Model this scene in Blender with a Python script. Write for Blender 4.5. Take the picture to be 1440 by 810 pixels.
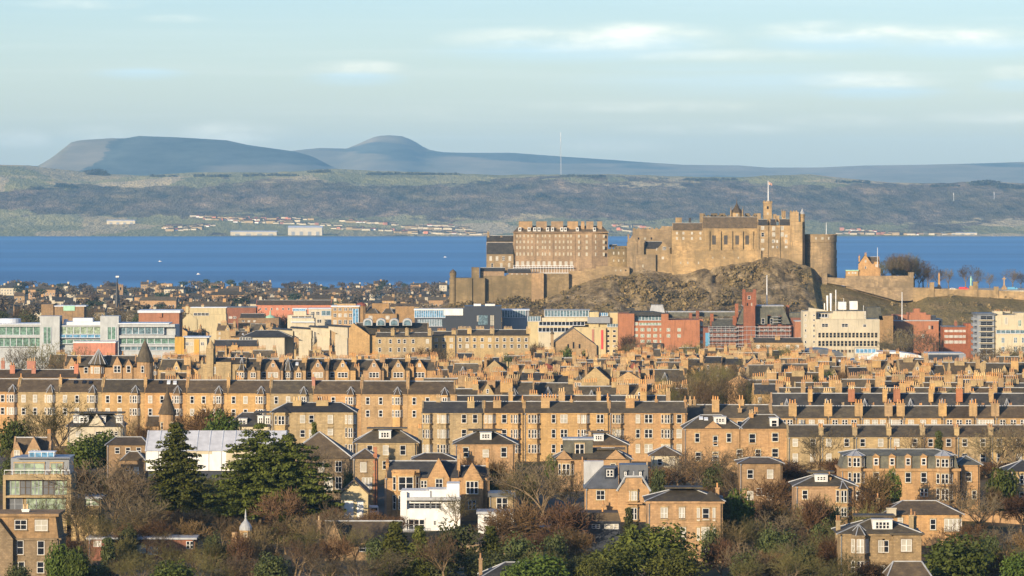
import bpy, math, random
from math import sin, cos, pi, radians as R
from mathutils import Vector, Matrix, noise as MN
import numpy as np
for o in list(bpy.data.objects): bpy.data.objects.remove(o)
SC = bpy.context.scene
COL = SC.collection
# ------------------------------------------------------------------ camera
F, HY, CX, EYE = 6200.0, 273.0, 720.0, 145.0
cam = bpy.data.cameras.new('camera'); co = bpy.data.objects.new('camera', cam); COL.objects.link(co)
co.location = (0, 0, EYE); co.rotation_euler = (R(90), 0, 0)
cam.sensor_width = 36; cam.lens = 36*F/1440; cam.shift_y = -(405-HY)/1440
cam.clip_start = 1; cam.clip_end = 120000
SC.camera = co
# ------------------------------------------------------------------ light
SUN_AZ, SUN_EL = 33.0, 13.5            # sun stands behind the camera, a little to its left
w = bpy.data.worlds.new('World'); SC.world = w; w.use_nodes = True
nt = w.node_tree; nt.nodes.clear(); L = nt.links.new
out = nt.nodes.new('ShaderNodeOutputWorld'); bg = nt.nodes.new('ShaderNodeBackground')
sky = nt.nodes.new('ShaderNodeTexSky'); sky.sky_type = 'NISHITA'; sky.sun_disc = False
sky.sun_elevation = R(SUN_EL); sky.sun_rotation = R(180+SUN_AZ)
sky.air_density = 1.0; sky.dust_density = 1.0; sky.ozone_density = 2.5; sky.altitude = 100
bg.inputs[1].default_value = 0.14
def wn(t, **k):
    n = nt.nodes.new(t)
    for a, b in k.items(): setattr(n, a, b)
    return n
tc = wn('ShaderNodeTexCoord')
def clouds(scale, detail, lo, hi, off):
    mp = wn('ShaderNodeMapping'); mp.inputs['Scale'].default_value = scale; mp.inputs['Location'].default_value = off
    L(tc.outputs['Generated'], mp.inputs[0])
    n = wn('ShaderNodeTexNoise'); n.inputs['Scale'].default_value = 1; n.inputs['Detail'].default_value = detail; n.inputs['Roughness'].default_value = .55
    L(mp.outputs[0], n.inputs[0])
    r = wn('ShaderNodeMapRange'); r.interpolation_type = 'SMOOTHSTEP'; r.inputs[1].default_value = lo; r.inputs[2].default_value = hi
    L(n.outputs[0], r.inputs[0]); return r.outputs[0]
def mth(op, a, b):
    n = wn('ShaderNodeMath', operation=op)
    for i, v in enumerate((a, b)):
        if isinstance(v, (int, float)): n.inputs[i].default_value = v
        else: L(v, n.inputs[i])
    return n.outputs[0]
def mixc(f, a, b, mode='MIX'):
    x = wn('ShaderNodeMix', data_type='RGBA', blend_type=mode)
    for i, q in ((0, f), (6, a), (7, b)):
        if isinstance(q, (int, float)): x.inputs[i].default_value = q
        elif isinstance(q, tuple): x.inputs[i].default_value = (*q, 1)
        else: L(q, x.inputs[i])
    return x.outputs[2]
sx = wn('ShaderNodeSeparateXYZ'); L(tc.outputs['Generated'], sx.inputs[0])
el = wn('ShaderNodeMapRange'); el.inputs[1].default_value = 0; el.inputs[2].default_value = .045; L(sx.outputs[2], el.inputs[0])
tint = mixc(1.0, sky.outputs[0], mixc(el.outputs[0], (1.10, 1.105, 1.215), (.685, .78, 1.01)), 'MULTIPLY')
cw = clouds((55, 1, 190), 7, .32, .70, (3.1, 0, 1.25)); cs = clouds((130, 1, 420), 6, .25, .75, (1, 0, 2)); c2 = clouds((8, 1, 300), 5, .46, .74, (8, 0, 4.4))
def bank(lst, dy=0.0):                       # cloud banks: direction, width, height, strength
    tot = None
    for (px, py, rx, ry, k) in lst:
        mp = wn('ShaderNodeMapping'); mp.vector_type = 'TEXTURE'
        mp.inputs['Location'].default_value = ((px-CX)/F, 1, (HY-py-dy)/F); mp.inputs['Scale'].default_value = (rx/F, 9, ry/F)
        L(tc.outputs['Generated'], mp.inputs[0]); ln = wn('ShaderNodeVectorMath', operation='LENGTH'); L(mp.outputs[0], ln.inputs[0])
        r = wn('ShaderNodeMapRange'); r.interpolation_type = 'SMOOTHSTEP'; r.inputs[1].default_value = 1; r.inputs[2].default_value = .15; r.inputs[4].default_value = k
        L(ln.outputs['Value'], r.inputs[0]); tot = r.outputs[0] if tot is None else mth('MAXIMUM', tot, r.outputs[0])
    return tot
CB = [(820, 55, 250, 24, 1), (900, 46, 140, 20, 1), (1180, 45, 160, 20, 1), (1360, 52, 190, 22, 1), (1230, 113, 130, 16, .95), (500, 95, 90, 14, .8), (1010, 78, 240, 12, .45), (1420, 103, 60, 14, .7), (120, 6, 110, 12, .5), (250, 27, 70, 8, .45), (320, 188, 120, 24, .5), (170, 190, 120, 20, .35), (30, 195, 70, 18, .4), (930, 150, 260, 12, .35), (1000, 182, 180, 12, .35), (1400, 165, 140, 14, .4), (1180, 170, 120, 14, .3), (860, 205, 120, 14, .25), (620, 160, 150, 16, .2)]
mw = mth('MULTIPLY', bank(CB), mth('ADD', mth('MULTIPLY', cw, .85), .12)); mw = mth('MULTIPLY', mw, mth('ADD', mth('MULTIPLY', cs, .5), .55))
mb = mth('MULTIPLY', bank([(x, y, rx*1.05, ry, k) for x, y, rx, ry, k in CB[:8]]+[(200, 88, 90, 12, .7), (1050, 100, 330, 30, .5), (730, 43, 60, 6, .8)], 17), mth('ADD', mth('MULTIPLY', c2, .5), .35))
m2 = mth('MULTIPLY', c2, .09)
cs_ = mixc(mb, mixc(m2, tint, (5.6, 5.7, 5.2)), (3.3, 4.65, 5.5))
L(mixc(mw, cs_, (6.4, 6.15, 5.2)), bg.inputs[0]); L(bg.outputs[0], out.inputs[0])
sl = bpy.data.lights.new('sun', 'SUN'); sl.energy = 5.0; sl.angle = R(.5); sl.color = (1, .83, .60)
so = bpy.data.objects.new('sun', sl); COL.objects.link(so)
so.rotation_euler = (R(90-SUN_EL), 0, R(-SUN_AZ)); so.location = (-300, -600, 400)
v = SC.view_settings; v.view_transform = 'Standard'; v.look = 'None'; v.exposure = 0.70; v.gamma = 1; v.use_curve_mapping = False
SC.cycles.use_denoising = True
SC.cycles.max_bounces = 4; SC.cycles.diffuse_bounces = 2; SC.cycles.glossy_bounces = 2; SC.cycles.volume_bounces = 0; SC.cycles.transparent_max_bounces = 6
# ------------------------------------------------------------------ helpers
def sc_(Y): return Y/F
def WX(px, Y): return (px-CX)*Y/F
def WZ(py, Y): return EYE-(py-HY)*Y/F
GY = [0, 20, 60, 150, 400, 700, 800, 900, 1000, 1100, 1300, 1500, 2000, 2400, 2600, 2800, 3200, 3600, 4500, 6000, 6750, 7000, 16000]
GZ = [142, 141, 134, 125, 100, 76, 74, 78, 81, 80, 77, 74, 62, 52, 49, 48, 50, 45, 30, 9, 1.5, -6, -20]
def gz(Y): return float(np.interp(Y, GY, GZ))
MATS = {}
class NB:                                   # small node-building helper
    def __init__(s, name, rough=.9, spec=.2):
        s.m = bpy.data.materials.new(name); s.m.use_nodes = True; s.t = s.m.node_tree
        s.p = s.t.nodes['Principled BSDF']; s.p.inputs['Roughness'].default_value = rough
        s.p.inputs['Specular IOR Level'].default_value = spec
        s.geo = s.t.nodes.new('ShaderNodeNewGeometry')
    def n(s, t, **k):
        x = s.t.nodes.new(t)
        for a, b in k.items(): setattr(x, a, b)
        return x
    def l(s, a, b): s.t.links.new(a, b)
    def noise(s, sc, detail=3, rough=.6, off=(0, 0, 0)):
        mp = s.n('ShaderNodeMapping'); mp.inputs['Scale'].default_value = sc if isinstance(sc, tuple) else (sc, sc, sc); mp.inputs['Location'].default_value = off
        s.l(s.geo.outputs['Position'], mp.inputs[0])
        x = s.n('ShaderNodeTexNoise'); x.inputs['Scale'].default_value = 1; x.inputs['Detail'].default_value = detail; x.inputs['Roughness'].default_value = rough
        s.l(mp.outputs[0], x.inputs[0]); return x.outputs[0]
    def ramp(s, f, stops, mode='LINEAR'):
        r = s.n('ShaderNodeValToRGB'); r.color_ramp.interpolation = mode
        e = r.color_ramp.elements
        while len(e) < len(stops): e.new(.5)
        for i, (p, c) in enumerate(stops): e[i].position = p; e[i].color = (*c, 1)
        s.l(f, r.inputs[0]); return r.outputs[0]
    def mix(s, f, a, b, mode='MIX'):
        x = s.n('ShaderNodeMix', data_type='RGBA', blend_type=mode)
        for i, q in ((0, f), (6, a), (7, b)):
            if isinstance(q, (int, float)): x.inputs[i].default_value = q
            elif isinstance(q, tuple): x.inputs[i].default_value = (*q, 1)
            else: s.l(q, x.inputs[i])
        return x.outputs[2]
    def math(s, op, a, b=0.0):
        x = s.n('ShaderNodeMath', operation=op)
        for i, q in enumerate((a, b)):
            if isinstance(q, (int, float)): x.inputs[i].default_value = q
            else: s.l(q, x.inputs[i])
        return x.outputs[0]
    def rng(s, f, a, b, c=0., d=1.):
        x = s.n('ShaderNodeMapRange'); s.l(f, x.inputs[0])
        for i, q in enumerate((a, b, c, d)): x.inputs[i+1].default_value = q
        return x.outputs[0]
    def rand(s, lo, hi):
        oi = s.n('ShaderNodeObjectInfo'); return s.rng(oi.outputs['Random'], 0, 1, lo, hi)
    def bump(s, f, strength, dist):
        b = s.n('ShaderNodeBump'); b.inputs['Strength'].default_value = strength; b.inputs['Distance'].default_value = dist
        s.l(f, b.inputs['Height']); s.l(b.outputs[0], s.p.inputs['Normal'])
    def out(s, c): s.l(c, s.p.inputs['Base Color']); return s.m
def mul(c, k): return tuple(min(1, x*k) for x in c)
def stone(name, c, var=.35, sc=.35, rnd=.15, blk=(.75, .34), bk=.8, big_k=.32, ss=(1.1, 1.1, .12), sk=.65):
    b = NB(name, .92, .1)
    a = b.noise((sc, sc, sc*.8), 5, .65); f = b.noise((2.2, 2.2, 4.5), 2, .6); st = b.noise(ss, 4, .65)
    col = b.ramp(a, [(.25, mul(c, 1-var)), (.5, c), (.75, mul((c[0]*1.05, c[1], c[2]*.95), 1+var*.5))])
    xyz = b.n('ShaderNodeSeparateXYZ'); b.l(b.geo.outputs['Position'], xyz.inputs[0]); cb = b.n('ShaderNodeCombineXYZ')
    b.l(b.math('ADD', xyz.outputs[0], b.math('MULTIPLY', xyz.outputs[1], .83)), cb.inputs[0]); b.l(xyz.outputs[2], cb.inputs[1])
    br = b.n('ShaderNodeTexBrick'); b.l(cb.outputs[0], br.inputs[0]); br.inputs['Scale'].default_value = 1; br.inputs['Brick Width'].default_value = blk[0]; br.inputs['Row Height'].default_value = blk[1]; br.inputs['Mortar Size'].default_value = .02; br.inputs['Bias'].default_value = -.1
    br.inputs['Color1'].default_value = (1.14, 1.12, 1.08, 1); br.inputs['Color2'].default_value = (.74, .72, .72, 1); br.inputs['Mortar'].default_value = (.62, .6, .6, 1)
    col = b.mix(bk, col, br.outputs[0], 'MULTIPLY')
    col = b.mix(b.rng(f, .3, .75, 0, .45), col, mul(c, .62))
    col = b.mix(b.rng(st, .50, .72, 0, sk), col, mul((c[0]*.8, c[1]*.86, c[2]*.95), .5))
    big = b.noise((.045, .045, .06), 4, .6, (3, 8, 1)); col = b.mix(b.rng(big, .38, .66, .0, big_k), col, mul((c[0]*.9, c[1]*.95, c[2]), .55))
    hs = b.n('ShaderNodeHueSaturation'); b.l(b.rand(1-rnd, 1+rnd), hs.inputs['Value']); b.l(b.rand(.92, 1.08), hs.inputs['Saturation']); b.l(col, hs.inputs['Color'])
    b.bump(f, .3, .04)
    return b.out(hs.outputs[0])
def slate(name, c, var=.4):
    b = NB(name, .75, .2)
    a = b.noise((.5, .5, .5), 4, .6); f = b.noise((1.2, 1.2, 7), 2, .5); st = b.noise((1.6, 1.6, .1), 2, .5, (9, 3, 0))
    col = b.ramp(a, [(.3, mul(c, 1-var)), (.55, c), (.75, mul((c[0]*1.15, c[1]*1.1, c[2]*.9), 1+var))])
    col = b.mix(b.rng(f, .35, .7, 0, .5), col, mul(c, .55)); col = b.mix(b.rng(st, .55, .75, 0, .35), col, (c[0]*1.9, c[1]*1.8, c[2]*1.5))
    hs = b.n('ShaderNodeHueSaturation'); b.l(b.rand(.75, 1.25), hs.inputs['Value']); b.l(col, hs.inputs['Color'])
    b.bump(f, .4, .03)
    return b.out(hs.outputs[0])
def paint(name, c, rough=.6, spec=.3, var=.12, metal=0):
    b = NB(name, rough, spec); b.p.inputs['Metallic'].default_value = metal
    a = b.noise((.6, .6, .25), 4, .6)
    return b.out(b.ramp(a, [(.3, mul(c, 1-var)), (.7, mul(c, 1+var*.4))]))
def glass(name, c, rough=.12):
    b = NB(name, rough, .5); a = b.noise(.9, 1)
    return b.out(b.ramp(a, [(.35, mul(c, .6)), (.65, mul(c, 1.4))]))
def leafm(name, c, c2, sc=.5):
    b = NB(name, .7, .2); a = b.noise(sc, 3); f = b.noise(3.5, 1)
    col = b.ramp(a, [(.32, c), (.68, c2)]); col = b.mix(b.rng(f, .4, .7, 0, .5), col, mul(c, .6))
    hs = b.n('ShaderNodeHueSaturation'); b.l(b.rand(.75, 1.25), hs.inputs['Value']); b.l(b.rand(.485, .515), hs.inputs['Hue']); b.l(col, hs.inputs['Color'])
    return b.out(hs.outputs[0])
M = dict(
 sand=stone('golden_sandstone', (.425, .28, .135)), sand2=stone('buff_sandstone', (.385, .285, .15)), sandr=stone('orange_sandstone', (.405, .252, .125)),
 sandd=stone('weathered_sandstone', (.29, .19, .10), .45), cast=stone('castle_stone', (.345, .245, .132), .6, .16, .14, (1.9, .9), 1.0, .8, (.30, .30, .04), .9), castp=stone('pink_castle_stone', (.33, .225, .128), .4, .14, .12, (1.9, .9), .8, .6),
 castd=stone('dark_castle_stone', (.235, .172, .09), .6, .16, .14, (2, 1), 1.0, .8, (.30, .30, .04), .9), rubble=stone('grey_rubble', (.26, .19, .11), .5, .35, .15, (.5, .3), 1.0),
 red=stone('red_brick', (.355, .155, .082), .2, .3, .15, (.9, .3), .4), redd=stone('red_sandstone', (.26, .105, .06), .3), pink=stone('pink_brick', (.46, .20, .13), .2, .35, .15, (.9, .3), .4),
 cream=stone('cream_render', (.50, .43, .30), .1, .2, .05, (2, 1), .12), conc=stone('pale_concrete', (.52, .45, .32), .12, .2, .04, (3, 1.5), .15), yell=stone('yellow_render', (.47, .385, .225), .1, .2, .05, (2, 1), .1), yel2=stone('ochre_render', (.52, .31, .08), .1, .2, .05, (2, 1), .1),
 white=paint('white_render', (.62, .60, .55), .8, .2, .2), offc=paint('office_panel', (.34, .35, .34), .6, .3, .2), sheet=paint('white_sheeting', (.47, .47, .47), .5, .3, .2), wood=paint('white_woodwork', (.56, .54, .49), .6, .3, .25),
 slate=slate('grey_slate', (.082, .067, .045)), slated=slate('blue_slate', (.046, .044, .041)), slateb=slate('brown_slate', (.098, .072, .044)), slateg=slate('green_slate', (.105, .10, .075)),
 lead=paint('lead_flashing', (.34, .34, .33), .55, .3, .3), leadd=paint('dark_lead', (.10, .105, .11), .5, .3, .3), zinc=paint('pale_zinc', (.48, .50, .52), .45, .4), grey=paint('grey_cladding', (.20, .21, .22), .5), dgrey=paint('dark_cladding_and_shade', (.03, .034, .042), .45),
 pot=stone('clay_pot', (.50, .27, .12), .3, 1.5, .3), potb=stone('buff_pot', (.60, .42, .22), .25, 1.5, .25),
 pane=glass('dark_pane', (.012, .014, .018)), blind=paint('window_blind', (.36, .33, .26), .5, .3, .3), ggl=glass('green_glass', (.10, .17, .13), .25), ggl2=glass('pale_green_glass', (.20, .25, .17), .3), bgl=glass('blue_glass', (.10, .22, .33), .2), tgl=glass('grey_glass', (.10, .15, .17), .2),
 copper=paint('green_copper', (.28, .47, .33), .7), rust=slate('red_tiles', (.28, .085, .05), .25), bark=stone('bark', (.16, .115, .075), .4, 2), barkl=stone('pale_bark', (.20, .145, .085), .4, 2),
 metal=paint('pale_metal', (.62, .62, .60), .4, .5), black=paint('black_paint', (.015, .015, .017), .4), redp=paint('red_paint', (.55, .05, .05), .4), bluep=paint('blue_paint', (.10, .28, .42), .4), tyre=paint('rubber', (.02, .02, .02), .9),
 twig=leafm('brown_twigs', (.085, .058, .026), (.15, .10, .046)), twigr=leafm('red_twigs', (.085, .048, .02), (.135, .078, .032)), twigo=leafm('olive_twigs', (.08, .070, .022), (.14, .115, .04)), twigg=leafm('grey_twigs', (.095, .072, .038), (.16, .12, .066)),
 leaf=leafm('dark_needles', (.038, .043, .006), (.098, .102, .013)), leafy=leafm('yellow_green_leaves', (.036, .056, .007), (.085, .105, .014)), leafd=leafm('dull_evergreen', (.04, .05, .014), (.075, .08, .022)), far=leafm('far_foliage', (.075, .056, .036), (.135, .098, .06), .05), farg=leafm('far_evergreen', (.03, .045, .025), (.05, .065, .03), .05))
class B:                                    # mesh collector
    def __init__(s): s.v = []; s.f = []; s.m = []
    def face(s, vs, m=0):
        i = len(s.v); s.v += [tuple(p) for p in vs]; s.f.append(tuple(range(i, i+len(vs)))); s.m.append(m)
    def faces(s, vs, fs, m=0):
        i = len(s.v); s.v += [tuple(p) for p in vs]
        for f in fs: s.f.append(tuple(i+k for k in f)); s.m.append(m)
    def box(s, x0, x1, y0, y1, z0, z1, m=0):
        s.faces([(x0, y0, z0), (x1, y0, z0), (x1, y1, z0), (x0, y1, z0), (x0, y0, z1), (x1, y0, z1), (x1, y1, z1), (x0, y1, z1)],
                [(3, 2, 1, 0), (4, 5, 6, 7), (0, 1, 5, 4), (1, 2, 6, 5), (2, 3, 7, 6), (3, 0, 4, 7)], m); return s
    def prism(s, poly, y0, y1, m=0):        # poly in x,z anticlockwise seen from the front
        n = len(poly); vs = [(x, y0, z) for x, z in poly]+[(x, y1, z) for x, z in poly]
        s.faces(vs, [tuple(range(n)), tuple(range(2*n-1, n-1, -1))]+[(i, n+i, n+(i+1) % n, (i+1) % n) for i in range(n)], m); return s
    def plan(s, poly, z0, z1, m=0):         # poly in x,y anticlockwise from above
        n = len(poly); vs = [(x, y, z0) for x, y in poly]+[(x, y, z1) for x, y in poly]
        s.faces(vs, [tuple(range(n-1, -1, -1)), tuple(range(n, 2*n))]+[(i, (i+1) % n, n+(i+1) % n, n+i) for i in range(n)], m); return s
    def lathe(s, prof, n=16, c=(0, 0), m=0, ph=0):
        vs = []; k = len(prof)
        for r, z in prof: vs += [(c[0]+r*cos(ph+2*pi*i/n), c[1]+r*sin(ph+2*pi*i/n), z) for i in range(n)]
        fs = [(j*n+i, j*n+(i+1) % n, (j+1)*n+(i+1) % n, (j+1)*n+i) for j in range(k-1) for i in range(n)]
        fs += [tuple(range(n-1, -1, -1)), tuple(range((k-1)*n, k*n))]
        s.faces(vs, fs, m); return s
    def tube(s, a, b, r0, r1, n=5, m=0):
        a = Vector(a); b = Vector(b); d = b-a
        if d.length < 1e-6: return s
        d.normalize(); u = d.orthogonal().normalized(); w_ = d.cross(u)
        ra = [a+(u*cos(2*pi*i/n)+w_*sin(2*pi*i/n))*r0 for i in range(n)]
        if r1 < 1e-4: s.faces(ra+[b], [(i, (i+1) % n, n) for i in range(n)], m)
        else:
            rb = [b+(u*cos(2*pi*i/n)+w_*sin(2*pi*i/n))*r1 for i in range(n)]
            s.faces(ra+rb, [(i, (i+1) % n, n+(i+1) % n, n+i) for i in range(n)]+[tuple(range(n-1, -1, -1)), tuple(range(n, 2*n))], m)
        return s
    def hip(s, x0, x1, y0, y1, z0, z1, ins=None, m=0, mr=None, rw=.16):
        ym = (y0+y1)/2; ins = min(ins if ins is not None else (y1-y0)/2, (x1-x0)/2-.05)
        v = [(x0, y0, z0), (x1, y0, z0), (x1, y1, z0), (x0, y1, z0), (x0+ins, ym, z1), (x1-ins, ym, z1)]
        s.faces(v, [(3, 2, 1, 0), (0, 1, 5, 4), (2, 3, 4, 5), (1, 2, 5), (3, 0, 4)], m)
        if mr is not None:
            for a, b in ((0, 4), (1, 5), (2, 5), (3, 4), (4, 5)): s.tube(v[a], v[b], rw, rw, 4, mr)
        return s
    def gab(s, x0, x1, y0, y1, z0, z1, m=0, mr=None, th=.25):   # ridge along x, slab roof with thickness
        ym = (y0+y1)/2
        s.faces([(x0, y0, z0), (x0, ym, z1), (x0, y1, z0), (x1, y0, z0), (x1, ym, z1), (x1, y1, z0)],
                [(0, 1, 2)[::-1], (3, 4, 5), (0, 3, 4, 1), (1, 4, 5, 2), (2, 5, 3, 0)], m)
        if mr is not None: s.box(x0, x1, ym-.18, ym+.18, z1-.1, z1+.12, mr)
        return s
    def gabf(s, x0, x1, y0, y1, z0, z1, m=0):   # ridge along y
        xm = (x0+x1)/2
        s.prism([(x0, z0), (x1, z0), (xm, z1)], y0, y1, m); return s
    def mesh(s, name, mats):
        me = bpy.data.meshes.new(name); me.from_pydata(s.v, [], s.f)
        for q in mats: me.materials.append(M[q] if isinstance(q, str) else q)
        if len(mats) > 1: me.polygons.foreach_set('material_index', s.m)
        me.update(); return me
    def obj(s, name, mats, parent=None, loc=(0, 0, 0)):
        if isinstance(mats, (str, bpy.types.Material)): mats = [mats]
        return mobj(name, s.mesh(name, mats), parent, loc)
def mobj(name, me, parent=None, loc=(0, 0, 0)):
    o = bpy.data.objects.new(name, me); COL.objects.link(o); o.location = loc
    if parent is not None: o.parent = parent
    return o
def tag(o, label, cat, group=None, kind=None):
    if label: o['label'] = label
    if cat: o['category'] = cat
    if group: o['group'] = group
    if kind: o['kind'] = kind
    return o
def thing(name, label, cat, loc=(0, 0, 0), rz=0, group=None):
    o = bpy.data.objects.new(name, None); COL.objects.link(o); o.location = loc; o.rotation_euler = (0, 0, rz); o.empty_display_size = .5
    return tag(o, label, cat, group)
def struct(o): o['kind'] = 'structure'; return o
KIDS = {}
def dup(root, loc, rz=0, scale=None):
    r = root.copy(); COL.objects.link(r); r.location = loc; r.rotation_euler = (0, 0, rz)
    if scale is not None: r.scale = scale
    if root.name not in KIDS: KIDS[root.name] = [(c, list(c.children)) for c in root.children]
    for c0, gs in KIDS[root.name]:
        c = c0.copy(); COL.objects.link(c); c.parent = r
        for g in gs:
            d = g.copy(); COL.objects.link(d); d.parent = c
    return r
ONES = 'zeroth first second third fourth fifth sixth seventh eighth ninth tenth eleventh twelfth thirteenth fourteenth fifteenth sixteenth seventeenth eighteenth nineteenth'.split()
TENS = {2: 'twent', 3: 'thirt', 4: 'fort', 5: 'fift', 6: 'sixt', 7: 'sevent', 8: 'eight', 9: 'ninet'}
def ordn(n):
    if n < 20: return ONES[n]
    return TENS[n//10]+('ieth' if n % 10 == 0 else 'y-'+ONES[n % 10])
AUTO = []                                   # (object, base label, px)
def auto(o, base, px): AUTO.append((o, base, px))
def finish_labels():
    g = {}
    for o, b, px in AUTO: g.setdefault(b, []).append((px, o))
    for b, l in g.items():
        l.sort(key=lambda t: t[0]); n = len(l)
        for i, (px, o) in enumerate(l):
            if n == 1: o['label'] = b
            else:
                q = 'leftmost' if i == 0 else 'rightmost' if i == n-1 else 'middle of three' if n == 3 else ordn(i+1)+' from left'
                o['label'] = f'{b}, {q}'
# ------------------------------------------------------------------ ground, water, hills
def build_ground():
    ys = sorted(set([0, 10, 20, 40, 60, 100, 150, 250, 400, 550, 700]+list(range(750, 3300, 25))+list(range(3300, 7000, 100))+[7000]))
    ys = [-300, -100]+ys; xs = [-3000, -1500, -900]+list(range(-600, 601, 20))+[900, 1500, 3000]
    v = []; f = []
    for y in ys:
        for x in xs:
            z = gz(max(y, 0)) if y >= 0 else 142
            if y > 700: z += .8*MN.noise(Vector((x/60, y/60, 0)))
            if y > 4000 and y < 6900: z += 1.5*MN.noise(Vector((x/150, y/150, 3)))
            v.append((x, y, z))
    n = len(xs)
    for j in range(len(ys)-1):
        for i in range(n-1): f.append((j*n+i, j*n+i+1, (j+1)*n+i+1, (j+1)*n+i))
    b = NB('garden_ground', .95, .1)
    a = b.noise(.06, 5, .6); c = b.noise(.9, 3); d = b.noise(.012, 2)
    col = b.ramp(a, [(.3, (.055, .06, .022)), (.45, (.085, .075, .03)), (.55, (.12, .085, .05)), (.72, (.16, .12, .075))])
    col = b.mix(b.rng(c, .4, .7, 0, .5), col, (.05, .036, .022)); col = b.mix(b.rng(d, .5, .6, 0, .5), col, (.13, .12, .105))
    me = bpy.data.meshes.new('ground'); me.from_pydata(v, [], f); me.materials.append(b.out(col)); me.update()
    for p in me.polygons: p.use_smooth = True
    struct(mobj('ground', me))
build_ground()
def build_sea():
    b = NB('firth_water', .45, .25)
    a = b.noise((.00015, .0011, 1), 4, .55); c = b.noise((.004, .02, 1), 4, .65)
    col = b.ramp(a, [(.36, (.013, .080, .185)), (.5, (.026, .135, .285)), (.62, (.045, .19, .36))])
    col = b.mix(b.rng(c, .35, .7, 0, .4), col, (.015, .08, .19))
    b.bump(b.noise((.05, .11, 1), 4, .7), .35, 3.0)
    m = b.out(col)
    bb = B(); bb.box(-9000, 9000, 6700, 15700, -8, 0); o = bb.obj('sea', [m]); struct(o)
build_sea()
RIDGE = [(-300, 232), (0, 231), (30, 232), (70, 237), (130, 244), (200, 247), (260, 243), (320, 242), (380, 242), (440, 239), (470, 238), (520, 241), (600, 242), (660, 244), (700, 246), (760, 245), (850, 245), (950, 248), (1040, 249), (1090, 246), (1140, 245), (1200, 252), (1260, 257), (1330, 258), (1380, 256), (1440, 258), (1800, 256)]
YS0, YR = 15150., 18800.
TT = [-.1, 0, .02, .12, .25, .38, .5, .62, .75, .88, 1, 1.3, 1.7]
TS = [-.12, 0, .015, .05, .12, .24, .42, .62, .80, .93, 1, .96, .85]
def fz(X, Y):
    px = CX+X*F/YR; top = WZ(float(np.interp(px, [a for a, _ in RIDGE], [c for _, c in RIDGE])), YR)
    sh = 250*MN.noise(Vector((X/1500, 0, 7)))+90*MN.noise(Vector((X/300, 1, 7)))
    t = (Y-YS0-sh*min(1, max(0, (Y-YS0)/1500)))/(YR-YS0)
    s = float(np.interp(t, TT, TS))
    k = max(0, min(1, t*2))
    return top*s+k*(16*MN.fractal(Vector((X/420, Y/420, 2)), 1, 2, 4)+5*MN.noise(Vector((X/60, Y/60, 2))))*(0.35 if t > .93 else 1)
def hillgrid(name, xs, ys, fn, mat):
    v = [(x, y, fn(x, y)) for y in ys for x in xs]; n = len(xs)
    f = [(j*n+i, j*n+i+1, (j+1)*n+i+1, (j+1)*n+i) for j in range(len(ys)-1) for i in range(n-1)]
    me = bpy.data.meshes.new(name); me.from_pydata(v, [], f); me.materials.append(mat); me.update()
    for p in me.polygons: p.use_smooth = True
    return struct(mobj(name, me))
def fife_mat():
    b = NB('fields_and_woods', .95, .05)
    vo = b.n('ShaderNodeTexVoronoi'); mp = b.n('ShaderNodeMapping'); mp.inputs['Scale'].default_value = (.0030, .0016, .004)
    wob = b.n('ShaderNodeVectorMath', operation='MULTIPLY_ADD'); nn = b.n('ShaderNodeTexNoise'); nn.inputs['Scale'].default_value = .004
    b.l(b.geo.outputs['Position'], nn.inputs[0]); b.l(nn.outputs[1], wob.inputs[0]); wob.inputs[1].default_value = (160, 160, 0); b.l(b.geo.outputs['Position'], wob.inputs[2])
    b.l(wob.outputs[0], mp.inputs[0]); b.l(mp.outputs[0], vo.inputs[0]); vo.inputs['Scale'].default_value = 1
    s = b.n('ShaderNodeSeparateColor'); b.l(vo.outputs['Color'], s.inputs[0])
    field = b.ramp(s.outputs[0], [(0, (.25, .225, .09)), (.3, (.32, .28, .12)), (.5, (.40, .31, .15)), (.65, (.48, .37, .19)), (.8, (.24, .22, .09)), (.95, (.34, .28, .13))], 'CONSTANT')
    wood = b.ramp(b.noise((.011, .0016, .036), 6, .70), [(.33, (.025, .022, .016)), (.5, (.16, .115, .07)), (.70, (.42, .29, .16))])
    wood = b.mix(b.rng(b.noise((.0035, .0012, .01), 3), .42, .6), wood, b.ramp(b.noise((.013, .002, .04), 6, .7, (5, 5, 5)), [(.35, (.02, .022, .014)), (.70, (.25, .19, .095))]))
    xyz = b.n('ShaderNodeSeparateXYZ'); b.l(b.geo.outputs['Position'], xyz.inputs[0])
    lev = b.math('ADD', b.noise((.0016, .0009, .004), 5, .65), b.math('MULTIPLY', b.noise((.014, .003, .03), 4, .65), .3))
    hump = b.math('SUBTRACT', b.rng(xyz.outputs[2], 20, 90, -.20, .14), b.rng(xyz.outputs[2], 150, 225, 0, .36))
    west = b.rng(xyz.outputs[0], -2400, -700, -.13, .0)
    msk = b.rng(b.math('ADD', b.math('ADD', lev, hump), west), .56, .60)
    nrm = b.n('ShaderNodeSeparateXYZ'); b.l(b.geo.outputs['Normal'], nrm.inputs[0])
    col = b.mix(msk, field, wood)
    b.bump(b.noise((.022, .004, .06), 4, .75), 1.0, 22)
    return b.out(col)
hillgrid('fife_hills', [x*16-2900 for x in range(363)], [15050+i*35 for i in range(100)]+[18600+i*80 for i in range(20)], fz, fife_mat())
FAR1 = [(-100, 262), (40, 240), (54, 233), (75, 220), (100, 200), (112, 197), (160, 194), (172, 195), (195, 191), (250, 193), (318, 197), (350, 204), (415, 213), (440, 220), (470, 236), (520, 248), (700, 262), (1800, 275)]
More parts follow.
